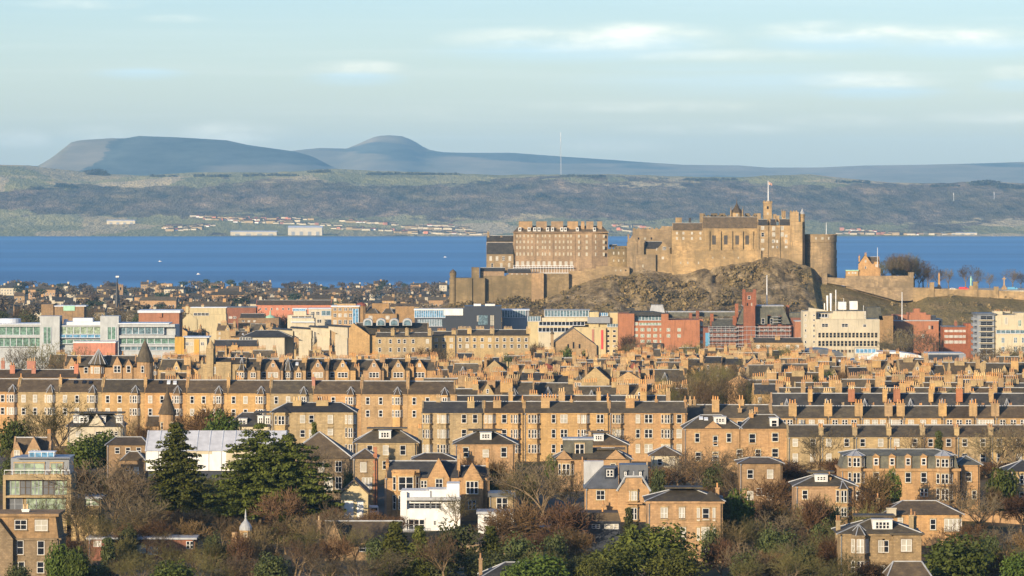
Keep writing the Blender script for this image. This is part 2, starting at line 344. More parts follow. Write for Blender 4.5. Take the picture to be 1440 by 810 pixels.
FAR2 = [(-200, 240), (300, 225), (420, 210), (450, 207), (488, 208), (505, 201), (524, 192), (535, 189.5), (550, 189), (565, 190.5), (580, 196), (600, 209), (620, 213), (650, 214), (720, 214), (800, 220), (860, 224), (900, 227), (960, 231), (1040, 232), (1080, 235), (1150, 235), (1220, 232), (1300, 231), (1380, 229), (1440, 227), (1800, 225)]
def ridgefn(tab, Yr, Y0, depth, seed):
    ax = [a for a, _ in tab]; az = [c for _, c in tab]
    def fn(X, Y):
        px = CX+X*F/Yr; top = WZ(float(np.interp(px, ax, az)), Yr)
        t = (Y-Y0)/(Yr-Y0)
        s = t**1.25 if t < 1 else max(.3, 1-(t-1)*.5)
        sh = 14*MN.fractal(Vector((X/900, Y/900, seed)), 1, 2, 4)
        return 60+(top-60)*min(1, max(0, s))+sh*min(1, max(0, 3*(1-t)))
    return fn
def far_mat(name, plant):
    b = NB(name, .95, .05)
    xyz = b.n('ShaderNodeSeparateXYZ'); b.l(b.geo.outputs['Position'], xyz.inputs[0])
    moor = b.ramp(b.noise((.0012, .0006, .004), 5, .65), [(.3, (.13, .13, .09)), (.5, (.24, .215, .145)), (.7, (.36, .30, .20))])
    n = b.noise((.0005, .0003, .006), 3, .5, (2, 0, 0))
    if plant:                                # a conifer plantation with a straight edge over the middle of the hill
        e = b.math('MULTIPLY', b.rng(b.math('ADD', xyz.outputs[0], b.math('MULTIPLY', b.noise((.006, .0006, .02), 4), 260)), -2200, -2180), b.rng(b.math('ADD', xyz.outputs[0], b.math('MULTIPLY', b.noise(.002, 3), 500)), -500, -400, 1, 0))
        low = b.math('MULTIPLY', b.rng(xyz.outputs[0], -1750, -1600), b.rng(b.math('ADD', xyz.outputs[2], b.math('MULTIPLY', b.noise(.0015, 2), 60)), 330, 345, 1, 0))
        k = b.math('MULTIPLY', e, b.math('SUBTRACT', 1, low))
    else: k = b.rng(n, .52, .56)
    return b.out(b.mix(k, moor, b.ramp(b.noise((.004, .0007, .02), 5, .7), [(.35, (.05, .075, .075)), (.65, (.12, .145, .125))])))
hillgrid('plantation_hill', [x*40-4200 for x in range(160)], [21500+i*110 for i in range(60)], ridgefn(FAR1, 26000, 21500, 0, 3), far_mat('hill_plantation', True))
hillgrid('far_hills', [x*50-5600 for x in range(226)], [26500+i*160 for i in range(55)], ridgefn(FAR2, 32000, 26500, 0, 9), far_mat('moorland', False))
hb = B(); hb.box(-9500, 9500, -400, 40000, -40, 640)
hz = bpy.data.materials.new('haze_air'); hz.use_nodes = True; t_ = hz.node_tree; t_.nodes.clear()
ho = t_.nodes.new('ShaderNodeOutputMaterial'); hv = t_.nodes.new('ShaderNodeVolumePrincipled')
hv.inputs['Color'].default_value = (.36, .69, 1.0, 1); hv.inputs['Density'].default_value = 2.2e-5; hv.inputs['Anisotropy'].default_value = 0
t_.links.new(hv.outputs[0], ho.inputs['Volume'])
hob = hb.obj('haze', [hz]); hob['kind'] = 'stuff'; hob['label'] = 'pale blue haze over the firth and hills'
# ------------------------------------------------------------------ windows (meshes are shared)
WM = {}
def win_mesh(w_, h, style, fine):
    k = (round(w_, 2), round(h, 2), style, fine)
    if k in WM: return WM[k]
    b = B(); fr = .10 if fine else .15; p = B()
    x0, x1 = -w_/2, w_/2
    d0, d1 = -.09, .03
    if style != 'slit':
        b.box(x0, x0+fr, d0, d1, 0, h); b.box(x1-fr, x1, d0, d1, 0, h); b.box(x0+fr, x1-fr, d0, d1, 0, fr); b.box(x0+fr, x1-fr, d0, d1, h-fr, h)
    if style in ('sash', 'six'): b.box(x0+fr, x1-fr, d0+.02, d1, h*.5-.05, h*.5+.05)
    if style == 'six': b.box(-.04, .04, d0+.03, d1, fr, h*.5-.05); b.box(-.04, .04, d0+.03, d1, h*.5+.05, h-fr)
    if style in ('two', 'three', 'four'):
        n = dict(two=2, three=3, four=4)[style]
        for i in range(1, n):
            x = x0+w_*i/n; b.box(x-.1, x+.1, d0, d1, fr, h-fr)
        b.box(x0+fr, x1-fr, d0+.025, d1-.005, h*.5-.05, h*.5+.05)
    if style == 'strip':
        n = max(2, int(w_/1.3))
        for i in range(1, n): x = x0+w_*i/n; b.box(x-.09, x+.09, d0, d1, fr, h-fr)
    i0 = len(b.f)
    pane = (x0+fr*.9, x1-fr*.9, -.03, .035, fr*.9, h-fr*.9) if style != 'slit' else (x0, x1, -.03, .03, 0, h)
    if fine:
        b.box(-w_/2-.14, w_/2+.14, -.22, .02, -.2, 0, 1); b.box(-w_/2-.14, w_/2+.14, -.16, .02, h, h+.26, 1); b.box(x0-.13, x0, -.05, .02, 0, h, 1); b.box(x1, x1+.13, -.05, .02, 0, h, 1)
        p.box(*pane); r = (b.mesh('window', ['wood', 'sand2']), p)
    else: b.box(*pane, 1); r = (b, None)
    WM[k] = r; return r
PM = {}
def make_window(par, x, y, z, w_, h, style='sash', fine=True, pane='pane', frame='wood', rz=0, wall='sand2'):
    w_ = round(w_, 1); h = round(h, 1)
    r, p = win_mesh(w_, h, style, fine)
    if fine:
        k = (round(w_, 2), round(h, 2), style, frame, wall, 'f')
        if k not in PM:
            me = r.copy(); me.materials[0] = M[frame]; me.materials[1] = M[wall]; PM[k] = me
        o = mobj('window', PM[k], par, (x, y, z)); o.rotation_euler = (0, 0, rz)
        k2 = (round(w_, 2), round(h, 2), style, pane, 'p')
        if k2 not in PM: PM[k2] = p.mesh('pane', [pane])
        mobj('pane', PM[k2], o)
    else:
        k = (round(w_, 2), round(h, 2), style, frame, pane)
        if k not in PM: PM[k] = r.mesh('window', [frame, pane])
        o = mobj('window', PM[k], par, (x, y, z)); o.rotation_euler = (0, 0, rz)
    return o
RW = random.Random(5)
class House:
    """one building, measured from its facade: x across, y away from the street, z up"""
    def __init__(s, name, label, cat, Y, x0, x1, ye, wall='sand', roof='slate', depth=10, yb=None, rz=0, group=None, fine=None, litp=.25):
        s.Y = Y; s.k = Y/F; s.xc = (x0+x1)/2; s.x0 = (x0-s.xc)*s.k; s.x1 = (x1-s.xc)*s.k
        s.zb = gz(Y)-1.2 if yb is None else WZ(yb, Y)
        s.root = thing(name, label, cat, (WX(s.xc, Y), Y, s.zb), rz, group)
        s.wall = wall; s.roofm = roof; s.depth = depth; s.ye = ye
        s.W = B(); s.Rf = B(); s.fine = Y < 1120 if fine is None else fine; s.lit = litp
        s.name = name
    def lx(s, px): return (px-s.xc)*s.k
    def lz(s, py, dy=0): return WZ(py, s.Y+dy)-s.zb
    def body(s, x0=None, x1=None, yt=None, y0=0, d=None, z0=0, m=0):
        a = s.x0 if x0 is None else s.lx(x0); b = s.x1 if x1 is None else s.lx(x1)
        s.W.box(a, b, y0, (s.depth if d is None else y0+d), z0, s.lz(s.ye if yt is None else yt), m); return s
    def cornice(s, yt=None, x0=None, x1=None, h=.35, o=.22, y0=0, d=None):
        a = s.x0 if x0 is None else s.lx(x0); b = s.x1 if x1 is None else s.lx(x1); z = s.lz(s.ye if yt is None else yt)
        s.W.box(a-o, b+o, y0-o, (s.depth if d is None else y0+d)+o, z-h, z+.02, 0); return s
    def course(s, y, x0=None, x1=None, y0=0):
        a = s.x0 if x0 is None else s.lx(x0); b = s.x1 if x1 is None else s.lx(x1); z = s.lz(y)
        s.W.box(a-.03, b+.03, y0-.09, y0+.1, z-.12, z+.12, 0); return s
    def hip(s, yr, x0=None, x1=None, ye=None, y0=0, d=None, o=.35, ins=None):
        a = s.x0 if x0 is None else s.lx(x0); b = s.x1 if x1 is None else s.lx(x1); d = s.depth if d is None else d
        s.Rf.hip(a-o, b+o, y0-o, y0+d+o, s.lz(s.ye if ye is None else ye)+.03, s.lz(yr, y0+d/2), ins, 0, 1); return s
    def gable(s, yr, x0=None, x1=None, ye=None, y0=0, d=None, o=.3):
        a = s.x0 if x0 is None else s.lx(x0); b = s.x1 if x1 is None else s.lx(x1); d = s.depth if d is None else d
        z0 = s.lz(s.ye if ye is None else ye); z1 = s.lz(yr, y0+d/2)
        s.Rf.gab(a+.15, b-.15, y0-o, y0+d+o, z0+.03, z1, 0, 1)
        for x in (a, b-.4): s.W.prism([(0, 0)], 0, 0) if False else s.W.faces([(x, y0, z0), (x, y0+d/2, z1+.25), (x, y0+d, z0), (x+.4, y0, z0), (x+.4, y0+d/2, z1+.25), (x+.4, y0+d, z0)], [(2, 1, 0), (3, 4, 5), (0, 1, 4, 3), (1, 2, 5, 4), (0, 3, 5, 2)], 0)
        return s
    def front_gable(s, x, w_, ya, ye, proj=.3, back=None, m=0, roof=True, yb=None):     # a gable end facing the street
        a, b = s.lx(x-w_/2), s.lx(x+w_/2); xm = (a+b)/2; z0 = s.lz(ye); za = s.lz(ya); zb_ = 0 if yb is None else s.lz(yb)
        s.W.prism([(a, zb_), (b, zb_), (b, z0), (xm, za), (a, z0)], -proj, .35, m)
        if roof:
            bk = s.depth/2 if back is None else back; h = za-z0
            s.Rf.prism([(a+.02, z0-.05), (b-.02, z0-.05), (xm, za-.3)], .36, bk, 0)
        return s
    def flat(s, yt, x0=None, x1=None, y0=0, d=None, h=.4, o=.3, m='lead'):
        a = s.x0 if x0 is None else s.lx(x0); b = s.x1 if x1 is None else s.lx(x1); d = s.depth if d is None else d; z = s.lz(yt)
        s.Rf.box(a-o, b+o, y0-o, y0+d+o, z-h, z, 0); return s
    def chim(s, x, w_, yt, yb, dy=None, d=1.0, pots=None, mat=None, pot=None, ph=1.0):
        dy = s.depth/2 if dy is None else dy; a, b = s.lx(x-w_/2), s.lx(x+w_/2); wd = b-a
        zt = s.lz(yt, dy); zb_ = s.lz(yb, dy); n = max(1, int(round(wd/.62))) if pots is None else pots
        zt2 = zt-(ph if n else 0)
        c = B(); c.box(a, b, dy-d/2, dy+d/2, zb_, zt2-.25); c.box(a-.1, b+.1, dy-d/2-.1, dy+d/2+.1, zt2-.25, zt2)
        o = c.obj('chimney', mat or s.wall, s.root)
        if n:
            p = B()
            for i in range(n):
                px = a+wd*(i+.5)/n; hh = ph*RW.uniform(.75, 1.1)
                p.lathe([(.19, zt2), (.15, zt2+hh*.85), (.2, zt2+hh*.88), (.17, zt2+hh)], 6, (px, dy))
            p.obj('pot_row', pot or RW.choice(['pot', 'pot', 'potb']), o)
        return s
    def win(s, x, y0, y1, w_=None, style='sash', dy=0, pane=None, frame='wood', wpx=None):
        h = s.lz(y0)-s.lz(y1); ww = (wpx*s.k if wpx else w_ if w_ else 1.15)
        pn = pane or ('blind' if RW.random() < s.lit else 'pane')
        make_window(s.root, s.lx(x), dy, s.lz(y1), ww, h, style, s.fine, pn, frame, wall=s.wmat()); return s
    def wins(s, xs, rows, w_=None, style='sash', **k):
        for y0, y1 in rows:
            for x in xs: s.win(x, y0, y1, w_, style, **k)
        return s
    def dormer(s, x, w_, y0, y1, dy=1.0, d=3, m='wood', roof='lead', style='two', ped=False, win=True):
        a, b = s.lx(x-w_/2), s.lx(x+w_/2); z0, z1 = s.lz(y1, dy), s.lz(y0, dy)
        q = B(); q.box(a, b, dy, dy+d, z0-.6, z1, 0)
        if ped: q.prism([(a-.15, z1), (b+.15, z1), ((a+b)/2, z1+(b-a)*.4)], dy-.15, dy+d, 1)
        else: q.box(a-.15, b+.15, dy-.15, dy+d, z1, z1+.16, 1)
        o = q.obj('dormer', [m, roof], s.root)
        if win:
            h = z1-z0; ww = round((b-a)*.72, 1); hh = round(h*.72, 1)
            r, p = win_mesh(ww, hh, style, False); k = (ww, hh, style, 'wood', 'pane')
            if k not in PM: PM[k] = r.mesh('window', ['wood', 'pane'])
            mobj('window', PM[k], o, ((a+b)/2, dy, z0+h*.12))
        return s
    def bay(s, x, w_, yt, yb, proj=1.3, rows=(), cone=None, style='two', m=None, roofm=None):
        a, b = s.lx(x-w_/2), s.lx(x+w_/2); c = min(proj*.75, (b-a)*.28); zt, z0 = s.lz(yt), (0 if yb is None else s.lz(yb))
        pl = [(a, .05), (a+c, -proj), (b-c, -proj), (b, .05)]
        q = B(); q.plan(pl, z0, zt); q.plan([(a-.12, .04), (a+c-.05, -proj-.14), (b-c+.05, -proj-.14), (b+.12, .04)], zt-.3, zt+.02)
        o = q.obj('bay', m or s.wall, s.root)
        if cone is not None:
            zc = s.lz(cone); r_ = B(); xm = (a+b)/2; e = [(a-.2, .3, zt+.03), (a+c-.1, -proj-.25, zt+.03), (b-c+.1, -proj-.25, zt+.03), (b+.2, .3, zt+.03)]
            r_.faces(e+[(xm, 2.2, zc)], [(0, 1, 4), (1, 2, 4), (2, 3, 4), (3, 0, 4), (3, 2, 1, 0)], 0)
            for p in e: r_.tube(p, (xm, 2.2, zc), .11, .11, 4, 1)
            r_.obj('bay_roof', [roofm or s.roofm, 'lead'], s.root)
        an = math.atan2(proj, c)
        for y0, y1 in rows:
            h = s.lz(y0)-s.lz(y1); z = s.lz(y1); pn = 'blind' if RW.random() < s.lit else 'pane'
            make_window(s.root, (a+b)/2, -proj, z, max(.7, (b-a-2*c)*.86), h, style, s.fine, pn, wall=s.wmat())
            ln = math.hypot(c, proj); ww = min(1.1, ln*.7)
            make_window(s.root, a+c/2, -proj/2, z, ww, h, 'sash', s.fine, pn, rz=-an, wall=s.wmat()); make_window(s.root, b-c/2, -proj/2, z, ww, h, 'sash', s.fine, pn, rz=an, wall=s.wmat())
        return s
    def skylight(s, x, y, w_=.9, h=1.0, yr=None, ye=None):
        ye = ye or s.ye; d = s.depth/2; t = (ye-y)/(ye-yr) if yr else .5
        q = B(); dy = d*t; z = s.lz(y, dy); sl = (s.lz(yr, d)-s.lz(ye))/d if yr else 1
        X = s.lx(x); dd = h*.5
        q.faces([(X-w_/2, dy-dd, z-dd*sl+.3), (X+w_/2, dy-dd, z-dd*sl+.3), (X+w_/2, dy+dd, z+dd*sl+.3), (X-w_/2, dy+dd, z+dd*sl+.3), (X-w_/2, dy-dd, z-dd*sl-.1), (X+w_/2, dy-dd, z-dd*sl-.1), (X+w_/2, dy+dd, z+dd*sl-.1), (X-w_/2, dy+dd, z+dd*sl-.1)], [(0, 1, 2, 3), (0, 4, 5, 1), (1, 5, 6, 2), (3, 2, 6, 7), (0, 3, 7, 4), (4, 7, 6, 5)])
        q.obj('skylight', 'zinc' if RW.random() < .5 else 'pane', s.root); return s
    def wmat(s): return s.wall if s.wall in ('white', 'cream', 'dgrey', 'grey', 'rubble', 'sandd') else 'sand2' if s.wall == 'sandr' else s.wall
    def part(s, name, b, mats): return b.obj(name, mats, s.root)
    def done(s, wm=None, rm=None):
        if s.fine and s.wall not in ('white', 'dgrey', 'yell') and s.name not in ('sheeted_hall', 'modern_house', 'domed_cupola', 'turret_house'):
            z = s.lz(s.ye)
            for i, x in enumerate((s.x0+.25, s.x1-.3)):
                q = B(); q.tube((x, -.16, 0), (x, -.16, z-.1), .07, .07, 5); q.box(x-.16, x+.16, -.3, -.02, z-.35, z-.05); q.obj('downpipe', 'slated' if i else 'grey', s.root)
        if s.W.f: s.W.obj('wall', wm or [s.wall], s.root)
        if s.Rf.f: s.Rf.obj('roof', rm or [s.roofm, 'lead'], s.root)
        return s
# ------------------------------------------------------------------ the castle rock
CREST = [(560, 452), (600, 443), (622, 432), (640, 427), (660, 424), (690, 424), (712, 416), (748, 420), (766, 417), (800, 404), (830, 392), (858, 383), (880, 386), (905, 380), (940, 386), (965, 384), (990, 377), (1020, 373), (1050, 366), (1075, 362), (1092, 361), (1110, 366), (1128, 372), (1140, 378), (1148, 395), (1165, 399), (1190, 405), (1215, 413), (1250, 423), (1275, 425), (1300, 413), (1340, 410), (1380, 413), (1440, 417), (1600, 425)]
def build_rock():
    xs = [540+i*2.0 for i in range(518)]; nv = 48; v = []; f = []
    cx = [a for a, _ in CREST]; cy = [c for _, c in CREST]
    for j in range(nv+4):
        for px in xs:
            py = float(np.interp(px, cx, cy)); zt = WZ(py, 3000); zt0 = gz(2840)
            X = WX(px, 3000); cliff = np.interp(px, [560, 640, 760, 900, 1120, 1150, 1180, 1600], [.6, .3, .5, 1, 1, .9, 0, 0])
            if j <= nv:
                t = j/nv; steep = t**(1.5) if px < 1150 else t
                steep = t*(1-cliff)+cliff*(t**1.15)
                z = zt0-3+(zt+.8-zt0+3)*steep; Yy = 2850+(148-18*cliff)*t+18*cliff*(t**.6)
                w_ = MN.noise(Vector((X/40, t*3, 8)))*9
                n = (1-2*abs(MN.noise(Vector(((X+w_)/26, t*1.6, 1)))))*15+MN.noise(Vector((X/60, t*2.5, 5)))*10+(1-2*abs(MN.noise(Vector(((X-w_)/11, t*4, 2)))))*7
                n2 = MN.fractal(Vector((X/7, t*11, 4)), .8, 2.1, 4)*3.6
                k = cliff*min(1, 3*t)*min(1, 4*(1-t)+.05)
                Yy += (n+n2)*k; z += (n2*.6+n*.15)*min(1, 4*(1-t))*(.25+.75*cliff)*min(1, 4*t)
            else:
                q = j-nv; z = zt+.8-[0, 0, 18, zt-55][q]; Yy = 3000+[0, 60, 95, 150][q]; z = max(z, 55)
            v.append((X, Yy, z))
    n = len(xs)
    for j in range(nv+3):
        for i in range(n-1): f.append((j*n+i, j*n+i+1, (j+1)*n+i+1, (j+1)*n+i))
    b = NB('crag_and_turf', .95, .1)
    a = b.noise(.05, 6, .7); c = b.noise((.10, .10, .05), 6, .72); d = b.noise(.45, 3, .7)
    xyz = b.n('ShaderNodeSeparateXYZ'); b.l(b.geo.outputs['Position'], xyz.inputs[0])
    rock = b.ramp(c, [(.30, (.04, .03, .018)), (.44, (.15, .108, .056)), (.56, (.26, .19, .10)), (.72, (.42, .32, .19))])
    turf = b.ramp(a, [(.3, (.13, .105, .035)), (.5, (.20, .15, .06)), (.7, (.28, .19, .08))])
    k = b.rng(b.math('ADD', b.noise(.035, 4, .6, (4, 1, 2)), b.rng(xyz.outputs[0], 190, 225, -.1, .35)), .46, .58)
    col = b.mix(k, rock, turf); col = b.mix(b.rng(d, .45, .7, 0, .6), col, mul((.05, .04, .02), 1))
    b.bump(b.noise(.35, 5, .75), 1, 1.5)
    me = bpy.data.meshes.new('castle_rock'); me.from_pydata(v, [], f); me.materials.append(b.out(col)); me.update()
    struct(mobj('castle_rock', me))
build_rock()
# ------------------------------------------------------------------ the castle
CG = 'castle buildings on the rock'
def castle(name, label, cat, x0, x1, ye, yb, Y=3002, wall='cast', roof='slateb', depth=12):
    return House(name, label, cat, Y, x0, x1, ye, wall, roof, depth, yb=yb, group=None, fine=False, litp=.85)
def merlons(h, x0, x1, yt, w_=1.2, gap=1.0, hh=1.1, y0=0, d=.6):
    z = h.lz(yt); a, b = h.lx(x0), h.lx(x1); x = a
    while x < b-w_*.5: h.W.box(x, min(x+w_, b), y0, y0+d, z-.02, z+hh); x += w_+gap
# barrack block
h = castle('barrack_block', 'tall six-storey barrack block with a row of chimneys on the castle rock', 'barracks', 722, 855, 325, 402, 3006, 'castp', 'slateb', 16)
h.body(722, 810, 326); h.W.plan([(h.lx(810), 0), (h.lx(832), -1.2), (h.lx(855), 2), (h.lx(855), 16), (h.lx(810), 16)], 0, h.lz(326))
h.cornice(326, h=.6, o=.5, y0=-1.3); h.cornice(366.5, 722, 810, h=.4, o=.35)
h.Rf.hip(h.x0, h.x1, 0, 16, h.lz(326)+.05, h.lz(317.5), 4)
W5 = [727, 731.6, 737, 742.7, 748, 756, 763, 766.8, 773, 781.5, 787, 792.6, 798.8, 803]
h.wins(W5, [(330, 333.6), (338.2, 342), (346, 350), (355, 359.4)], 1.0, pane='blind', frame='conc')
h.wins([814, 825], [(330, 334), (338, 342.4), (346, 350.6), (355, 360)], 1.4, pane='blind', dy=-.9, frame='conc')
h.wins([837, 849], [(330, 334), (338, 342.4), (346, 350.6), (355, 360)], 1.4, pane='blind', dy=-.5, frame='conc')
for x in [727.5, 735, 742.5, 750, 757.5, 765, 772.5, 780, 788, 796, 803.5]: h.win(x, 364.6+3, 374.5, 1.9, 'two', pane='blind')
for x in (724, 752.2, 777.2, 808): h.W.box(h.lx(x)-.45, h.lx(x)+.45, -.28, .1, h.lz(366), h.lz(326.3))
h.course(344, 722, 810); h.course(353, 722, 810)
vb = B(); vb.box(h.lx(722), h.lx(806), -3.0, -.01, h.lz(376.6), h.lz(376)); vb.box(h.lx(722), h.lx(806), -2.9, -.02, 0, h.lz(383.5)); vb.box(h.lx(722), h.lx(806), -3.1, -2.9, h.lz(373.6), h.lz(373.2))
for i in range(23): vb.box(h.lx(722+84*i/22)-.12, h.lx(722+84*i/22)+.12, -3.08, -2.85, h.lz(384), h.lz(373.4))
h.part('veranda', vb, ['metal'])
for x, w_ in ((739, 19), (761.5, 15), (783.5, 17), (805.5, 15), (819.5, 5), (829.5, 10), (843.5, 7)): h.chim(x, w_, 311.2, 324, dy=4, d=1.4, pots=0)
for x in (731, 744, 752, 758, 770, 777, 790, 795, 812, 836): h.dormer(x, 4.2, 320, 324.5, dy=.6, d=4, style='sash')
h.done()
h = castle('barrack_house', 'slate-roofed stone block joined to the left end of the barrack block', 'barracks', 684, 722, 357.5, 384, 3004, 'cast', 'slated', 12)
h.body(); h.gable(341, ye=357.5, d=6); h.W.box(h.x0, h.x1, 6.2, 12, 0, h.lz(340)); h.Rf.gab(h.x0, h.x1, 6, 13, h.lz(340), h.lz(331.5), 0, 1)
h.chim(686.5, 3, 325, 336, dy=9, pots=2); h.chim(705, 3, 331, 338, dy=9, pots=2)
h.wins([690, 699, 708, 717], [(360.5, 366.5)], 1.7, 'two'); h.dormer(700.5, 5, 345, 350, dy=2.5, d=2, style='sash'); h.wins([692, 705, 716], [(370, 376)], 1.4); h.done()
h = castle('battery_store', 'long low store with a slate roof above the western bastion', 'store', 675, 747, 382, 392, 2993, 'castp', 'slated', 8)
h.body(675, 709, 381.5); h.gable(376.3, 675, 711, 381.5, d=7); h.body(715, 747, 384, d=6); h.gable(378, 713, 747, 384, d=6); h.wins([720, 727, 734, 741], [(385, 388.5)], 1.2); h.done()
h = castle('bastion_wall', 'high western bastion wall with a round corner turret at its left end', 'bastion', 632, 682, 391, 436, 2988, 'castd', 'slateb', 18)
h.W.plan([(h.lx(632), 3), (h.lx(661), -1), (h.lx(664), -1), (h.lx(664), 0), (h.lx(682), 0), (h.lx(682), 18), (h.lx(632), 18)], 0, h.lz(391))
h.W.box(h.lx(663), h.lx(674), .5, 8, 0, h.lz(376)); h.cornice(400, 632, 682, h=.3, o=.15, y0=3.2)
h.W.lathe([(2.0, h.lz(432)), (2.0, h.lz(388)), (2.3, h.lz(387.5)), (2.3, h.lz(384)), (2.0, h.lz(384))], 12, (h.lx(637), 2.5)); h.Rf.lathe([(2.5, h.lz(384)), (1.8, h.lz(381.5)), (.6, h.lz(379.5)), (.1, h.lz(378.5))], 12, (h.lx(637), 2.5)); h.done()
h = castle('rampart_wall', 'long stone rampart below the barracks with a paler pink buttress', 'rampart', 680, 800, 387, 434, 2992, 'castd', 'lead', 6)
h.body(680, 712, 388); h.W.plan([(h.lx(712), 0), (h.lx(748), -3), (h.lx(748), 6), (h.lx(712), 6)], 0, h.lz(386))
h.body(764, 800, 384.5, y0=-1.5, d=6); h.done()
q = B(); q.plan([(h.lx(747.5), -5), (h.lx(764.5), -5), (h.lx(764.5), 3), (h.lx(747.5), 3)], 0, h.lz(384)); h.part('buttress', q, ['castp'])
h = castle('rampart_wall', 'stepped stone rampart climbing from the barracks towards the gabled tower', 'rampart', 800, 885, 376, 420, 2994, 'cast', 'lead', 6)
for a, b_, t in ((800, 822, 381), (822, 838, 377.5), (838, 860, 374), (860, 885, 376)): h.body(a, b_+.1, t, d=6+a*.001)
h.course(386, 800, 885); h.wins([866, 873, 880], [(379, 381.5)], .7, 'slit'); h.done()
h = castle('guard_range', 'low ruined-looking stone range between the barracks and the gabled tower', 'range', 856, 885, 347, 402, 3008, 'castd', 'slated', 9)
h.body(853, 884, 350); h.body(866, 884, 346, y0=1, d=7); h.Rf.gab(h.lx(857), h.lx(868), 2, 8, h.lz(348), h.lz(344), 0, 1); h.wins([863, 870, 877], [(354, 358), (365, 368)], .9, 'slit'); merlons(h, 859, 884, 350); h.done()
h = castle('gabled_tower', 'stone tower with crow-stepped gable beside the slate-roofed house', 'tower', 882, 906, 341, 396, 3000, 'cast', 'slated', 10)
h.body(882, 906, 341); h.front_gable(889, 14, 331, 341, .4); h.front_gable(901, 9, 335, 341, .4); h.win(888.5, 340, 346.5, 1.9, 'two'); h.win(901, 340, 346.5, 1.9, 'two'); h.win(889, 353, 356, 1.2)
h.chim(884, 2.5, 329, 340, pots=2); h.body(884, 922, 358, y0=-2, d=3); h.course(358, 884, 922, y0=-2); h.win(904, 372, 376, .9, 'slit', dy=-2); h.done()
h = castle('slate_house', 'low house with slate roof and pale gable next to the gabled tower', 'house', 906, 945, 350, 392, 3002, 'cast', 'slated', 9)
h.body(907, 944, 350); h.gable(339.5, 907, 932, 350); h.front_gable(933, 18, 340, 350, 1); h.win(934, 347, 351.5, 2.4, 'three', dy=-1); h.win(924, 349, 352, 1.3); h.win(941, 348, 352, 1); h.body(922, 945, 357, y0=-2, d=3); h.win(932, 361, 364.5, 1.4, 'two', dy=-2); h.done()
h = castle('ruined_range', 'roofless golden stone range standing behind the slate-roofed house', 'range', 889, 946, 321, 372, 3024, 'cast', 'lead', 10)
h.body(890, 946, 322); merlons(h, 890, 946, 322, 1.5, 1.6, .8); h.W.box(h.lx(930), h.lx(946), -1, 0, 0, h.lz(318)); h.wins([898, 907, 916, 935, 941], [(334, 337)], 1.1, 'slit'); h.done()
h = castle('great_hall', 'long hall with dark slate roof and four tall mullioned windows', 'hall', 945, 1067, 321, 393, 3000, 'cast', 'slateb', 13)
h.body(945, 990, 324, d=11); h.gable(313.5, 946, 990, 324, d=11); h.wins([952, 961, 973, 985], [(326, 329.6), (333.5, 337)], 1.2)
h.body(988, 1066, 321, y0=-.4); h.gable(305, 988, 1066, 321, y0=-.4); h.wins([1004, 1020.5, 1036.5, 1050.5], [(331, 344)], 2.5, 'three', dy=-.4, pane='dgrey', frame='castd')
h.W.box(h.lx(945), h.lx(1070), -3.5, .5, 0, h.lz(352)); h.wins([957, 967, 982], [(368, 371)], .8, 'slit', dy=-3.5); h.wins([1002, 1018, 1038], [(361, 363.5)], .8, 'slit', dy=-3.5)
for x in np.arange(986, 1064, 4.2): h.W.box(h.lx(x), h.lx(x+2.4), -3.7, -3.2, h.lz(352)-.05, h.lz(350.6))
h.W.box(h.lx(1060), h.lx(1066), -1.2, .2, 0, h.lz(332))
for x in (996.5, 1012.5, 1028.5, 1043.5, 1058): h.W.box(h.lx(x)-.6, h.lx(x)+.6, -1.5, -.3, h.lz(352), h.lz(325))
h.course(347, 945, 988); h.course(360, 945, 1068, y0=-3.5)
h.chim(955, 9, 306, 317, dy=8, pots=0); h.chim(971, 3.5, 306.5, 314, dy=9, pots=0, mat='slated'); h.chim(987, 5, 300, 322, dy=7, pots=0); h.done()
h = castle('memorial_range', 'crenellated range with battlements behind the long hall roof', 'range', 985, 1070, 303, 370, 3034, 'castd', 'lead', 12)
h.body(985, 1070, 304)
for a, b_ in ((986, 991), (1000, 1009), (1012, 1020), (1048, 1054), (1060, 1068)): h.W.box(h.lx(a), h.lx(b_), 0, 3, 0, h.lz(300))
merlons(h, 985, 1070, 304, 1.2, 1.2, .8); h.done()
h = castle('lantern_turret', 'dark ogee-roofed turret with a finial rising above the hall roof', 'turret', 1027, 1046, 299, 340, 3030, 'cast', 'slateb', 9)
h.W.lathe([(4.2, 0), (4.2, h.lz(299))], 8, (0, 4.5), ph=pi/8); h.Rf.lathe([(4.7, h.lz(299)), (3.6, h.lz(296)), (2.2, h.lz(293)), (1.3, h.lz(289.5)), (.5, h.lz(287)), (.2, h.lz(283)), (.06, h.lz(278))], 8, (0, 4.5), ph=pi/8)
for x in (1028, 1044.5): h.W.lathe([(.5, 0), (.5, h.lz(297)), (.02, h.lz(291))], 6, (h.lx(x), 1))
h.wins([1036.5], [(300.5, 304)], 1.2, 'slit'); h.done()
h = castle('palace_block', 'tall palace block with a clock tower and many white windows', 'palace', 1065, 1133, 316, 372, 2998, 'cast', 'slated', 16)
h.body(1065, 1115, 317, d=12); h.gable(308.5, 1066, 1080, 317, d=10); h.gable(308, 1083, 1092, 317, d=10); h.gable(308, 1096, 1114, 317, d=10)
h.wins([1072.5], [(318, 323), (327, 333), (336, 341), (349, 352)], 2.0); h.wins([1088], [(318.5, 324), (327, 332.5), (337, 341)], 2.0); h.wins([1100], [(318, 323.5), (327, 332.5)], 2.0); h.wins([1105.5], [(330, 334), (337, 342), (346, 349)], 1.6); h.wins([1087, 1093], [(337.5, 341.5), (346, 349)], 1.2)
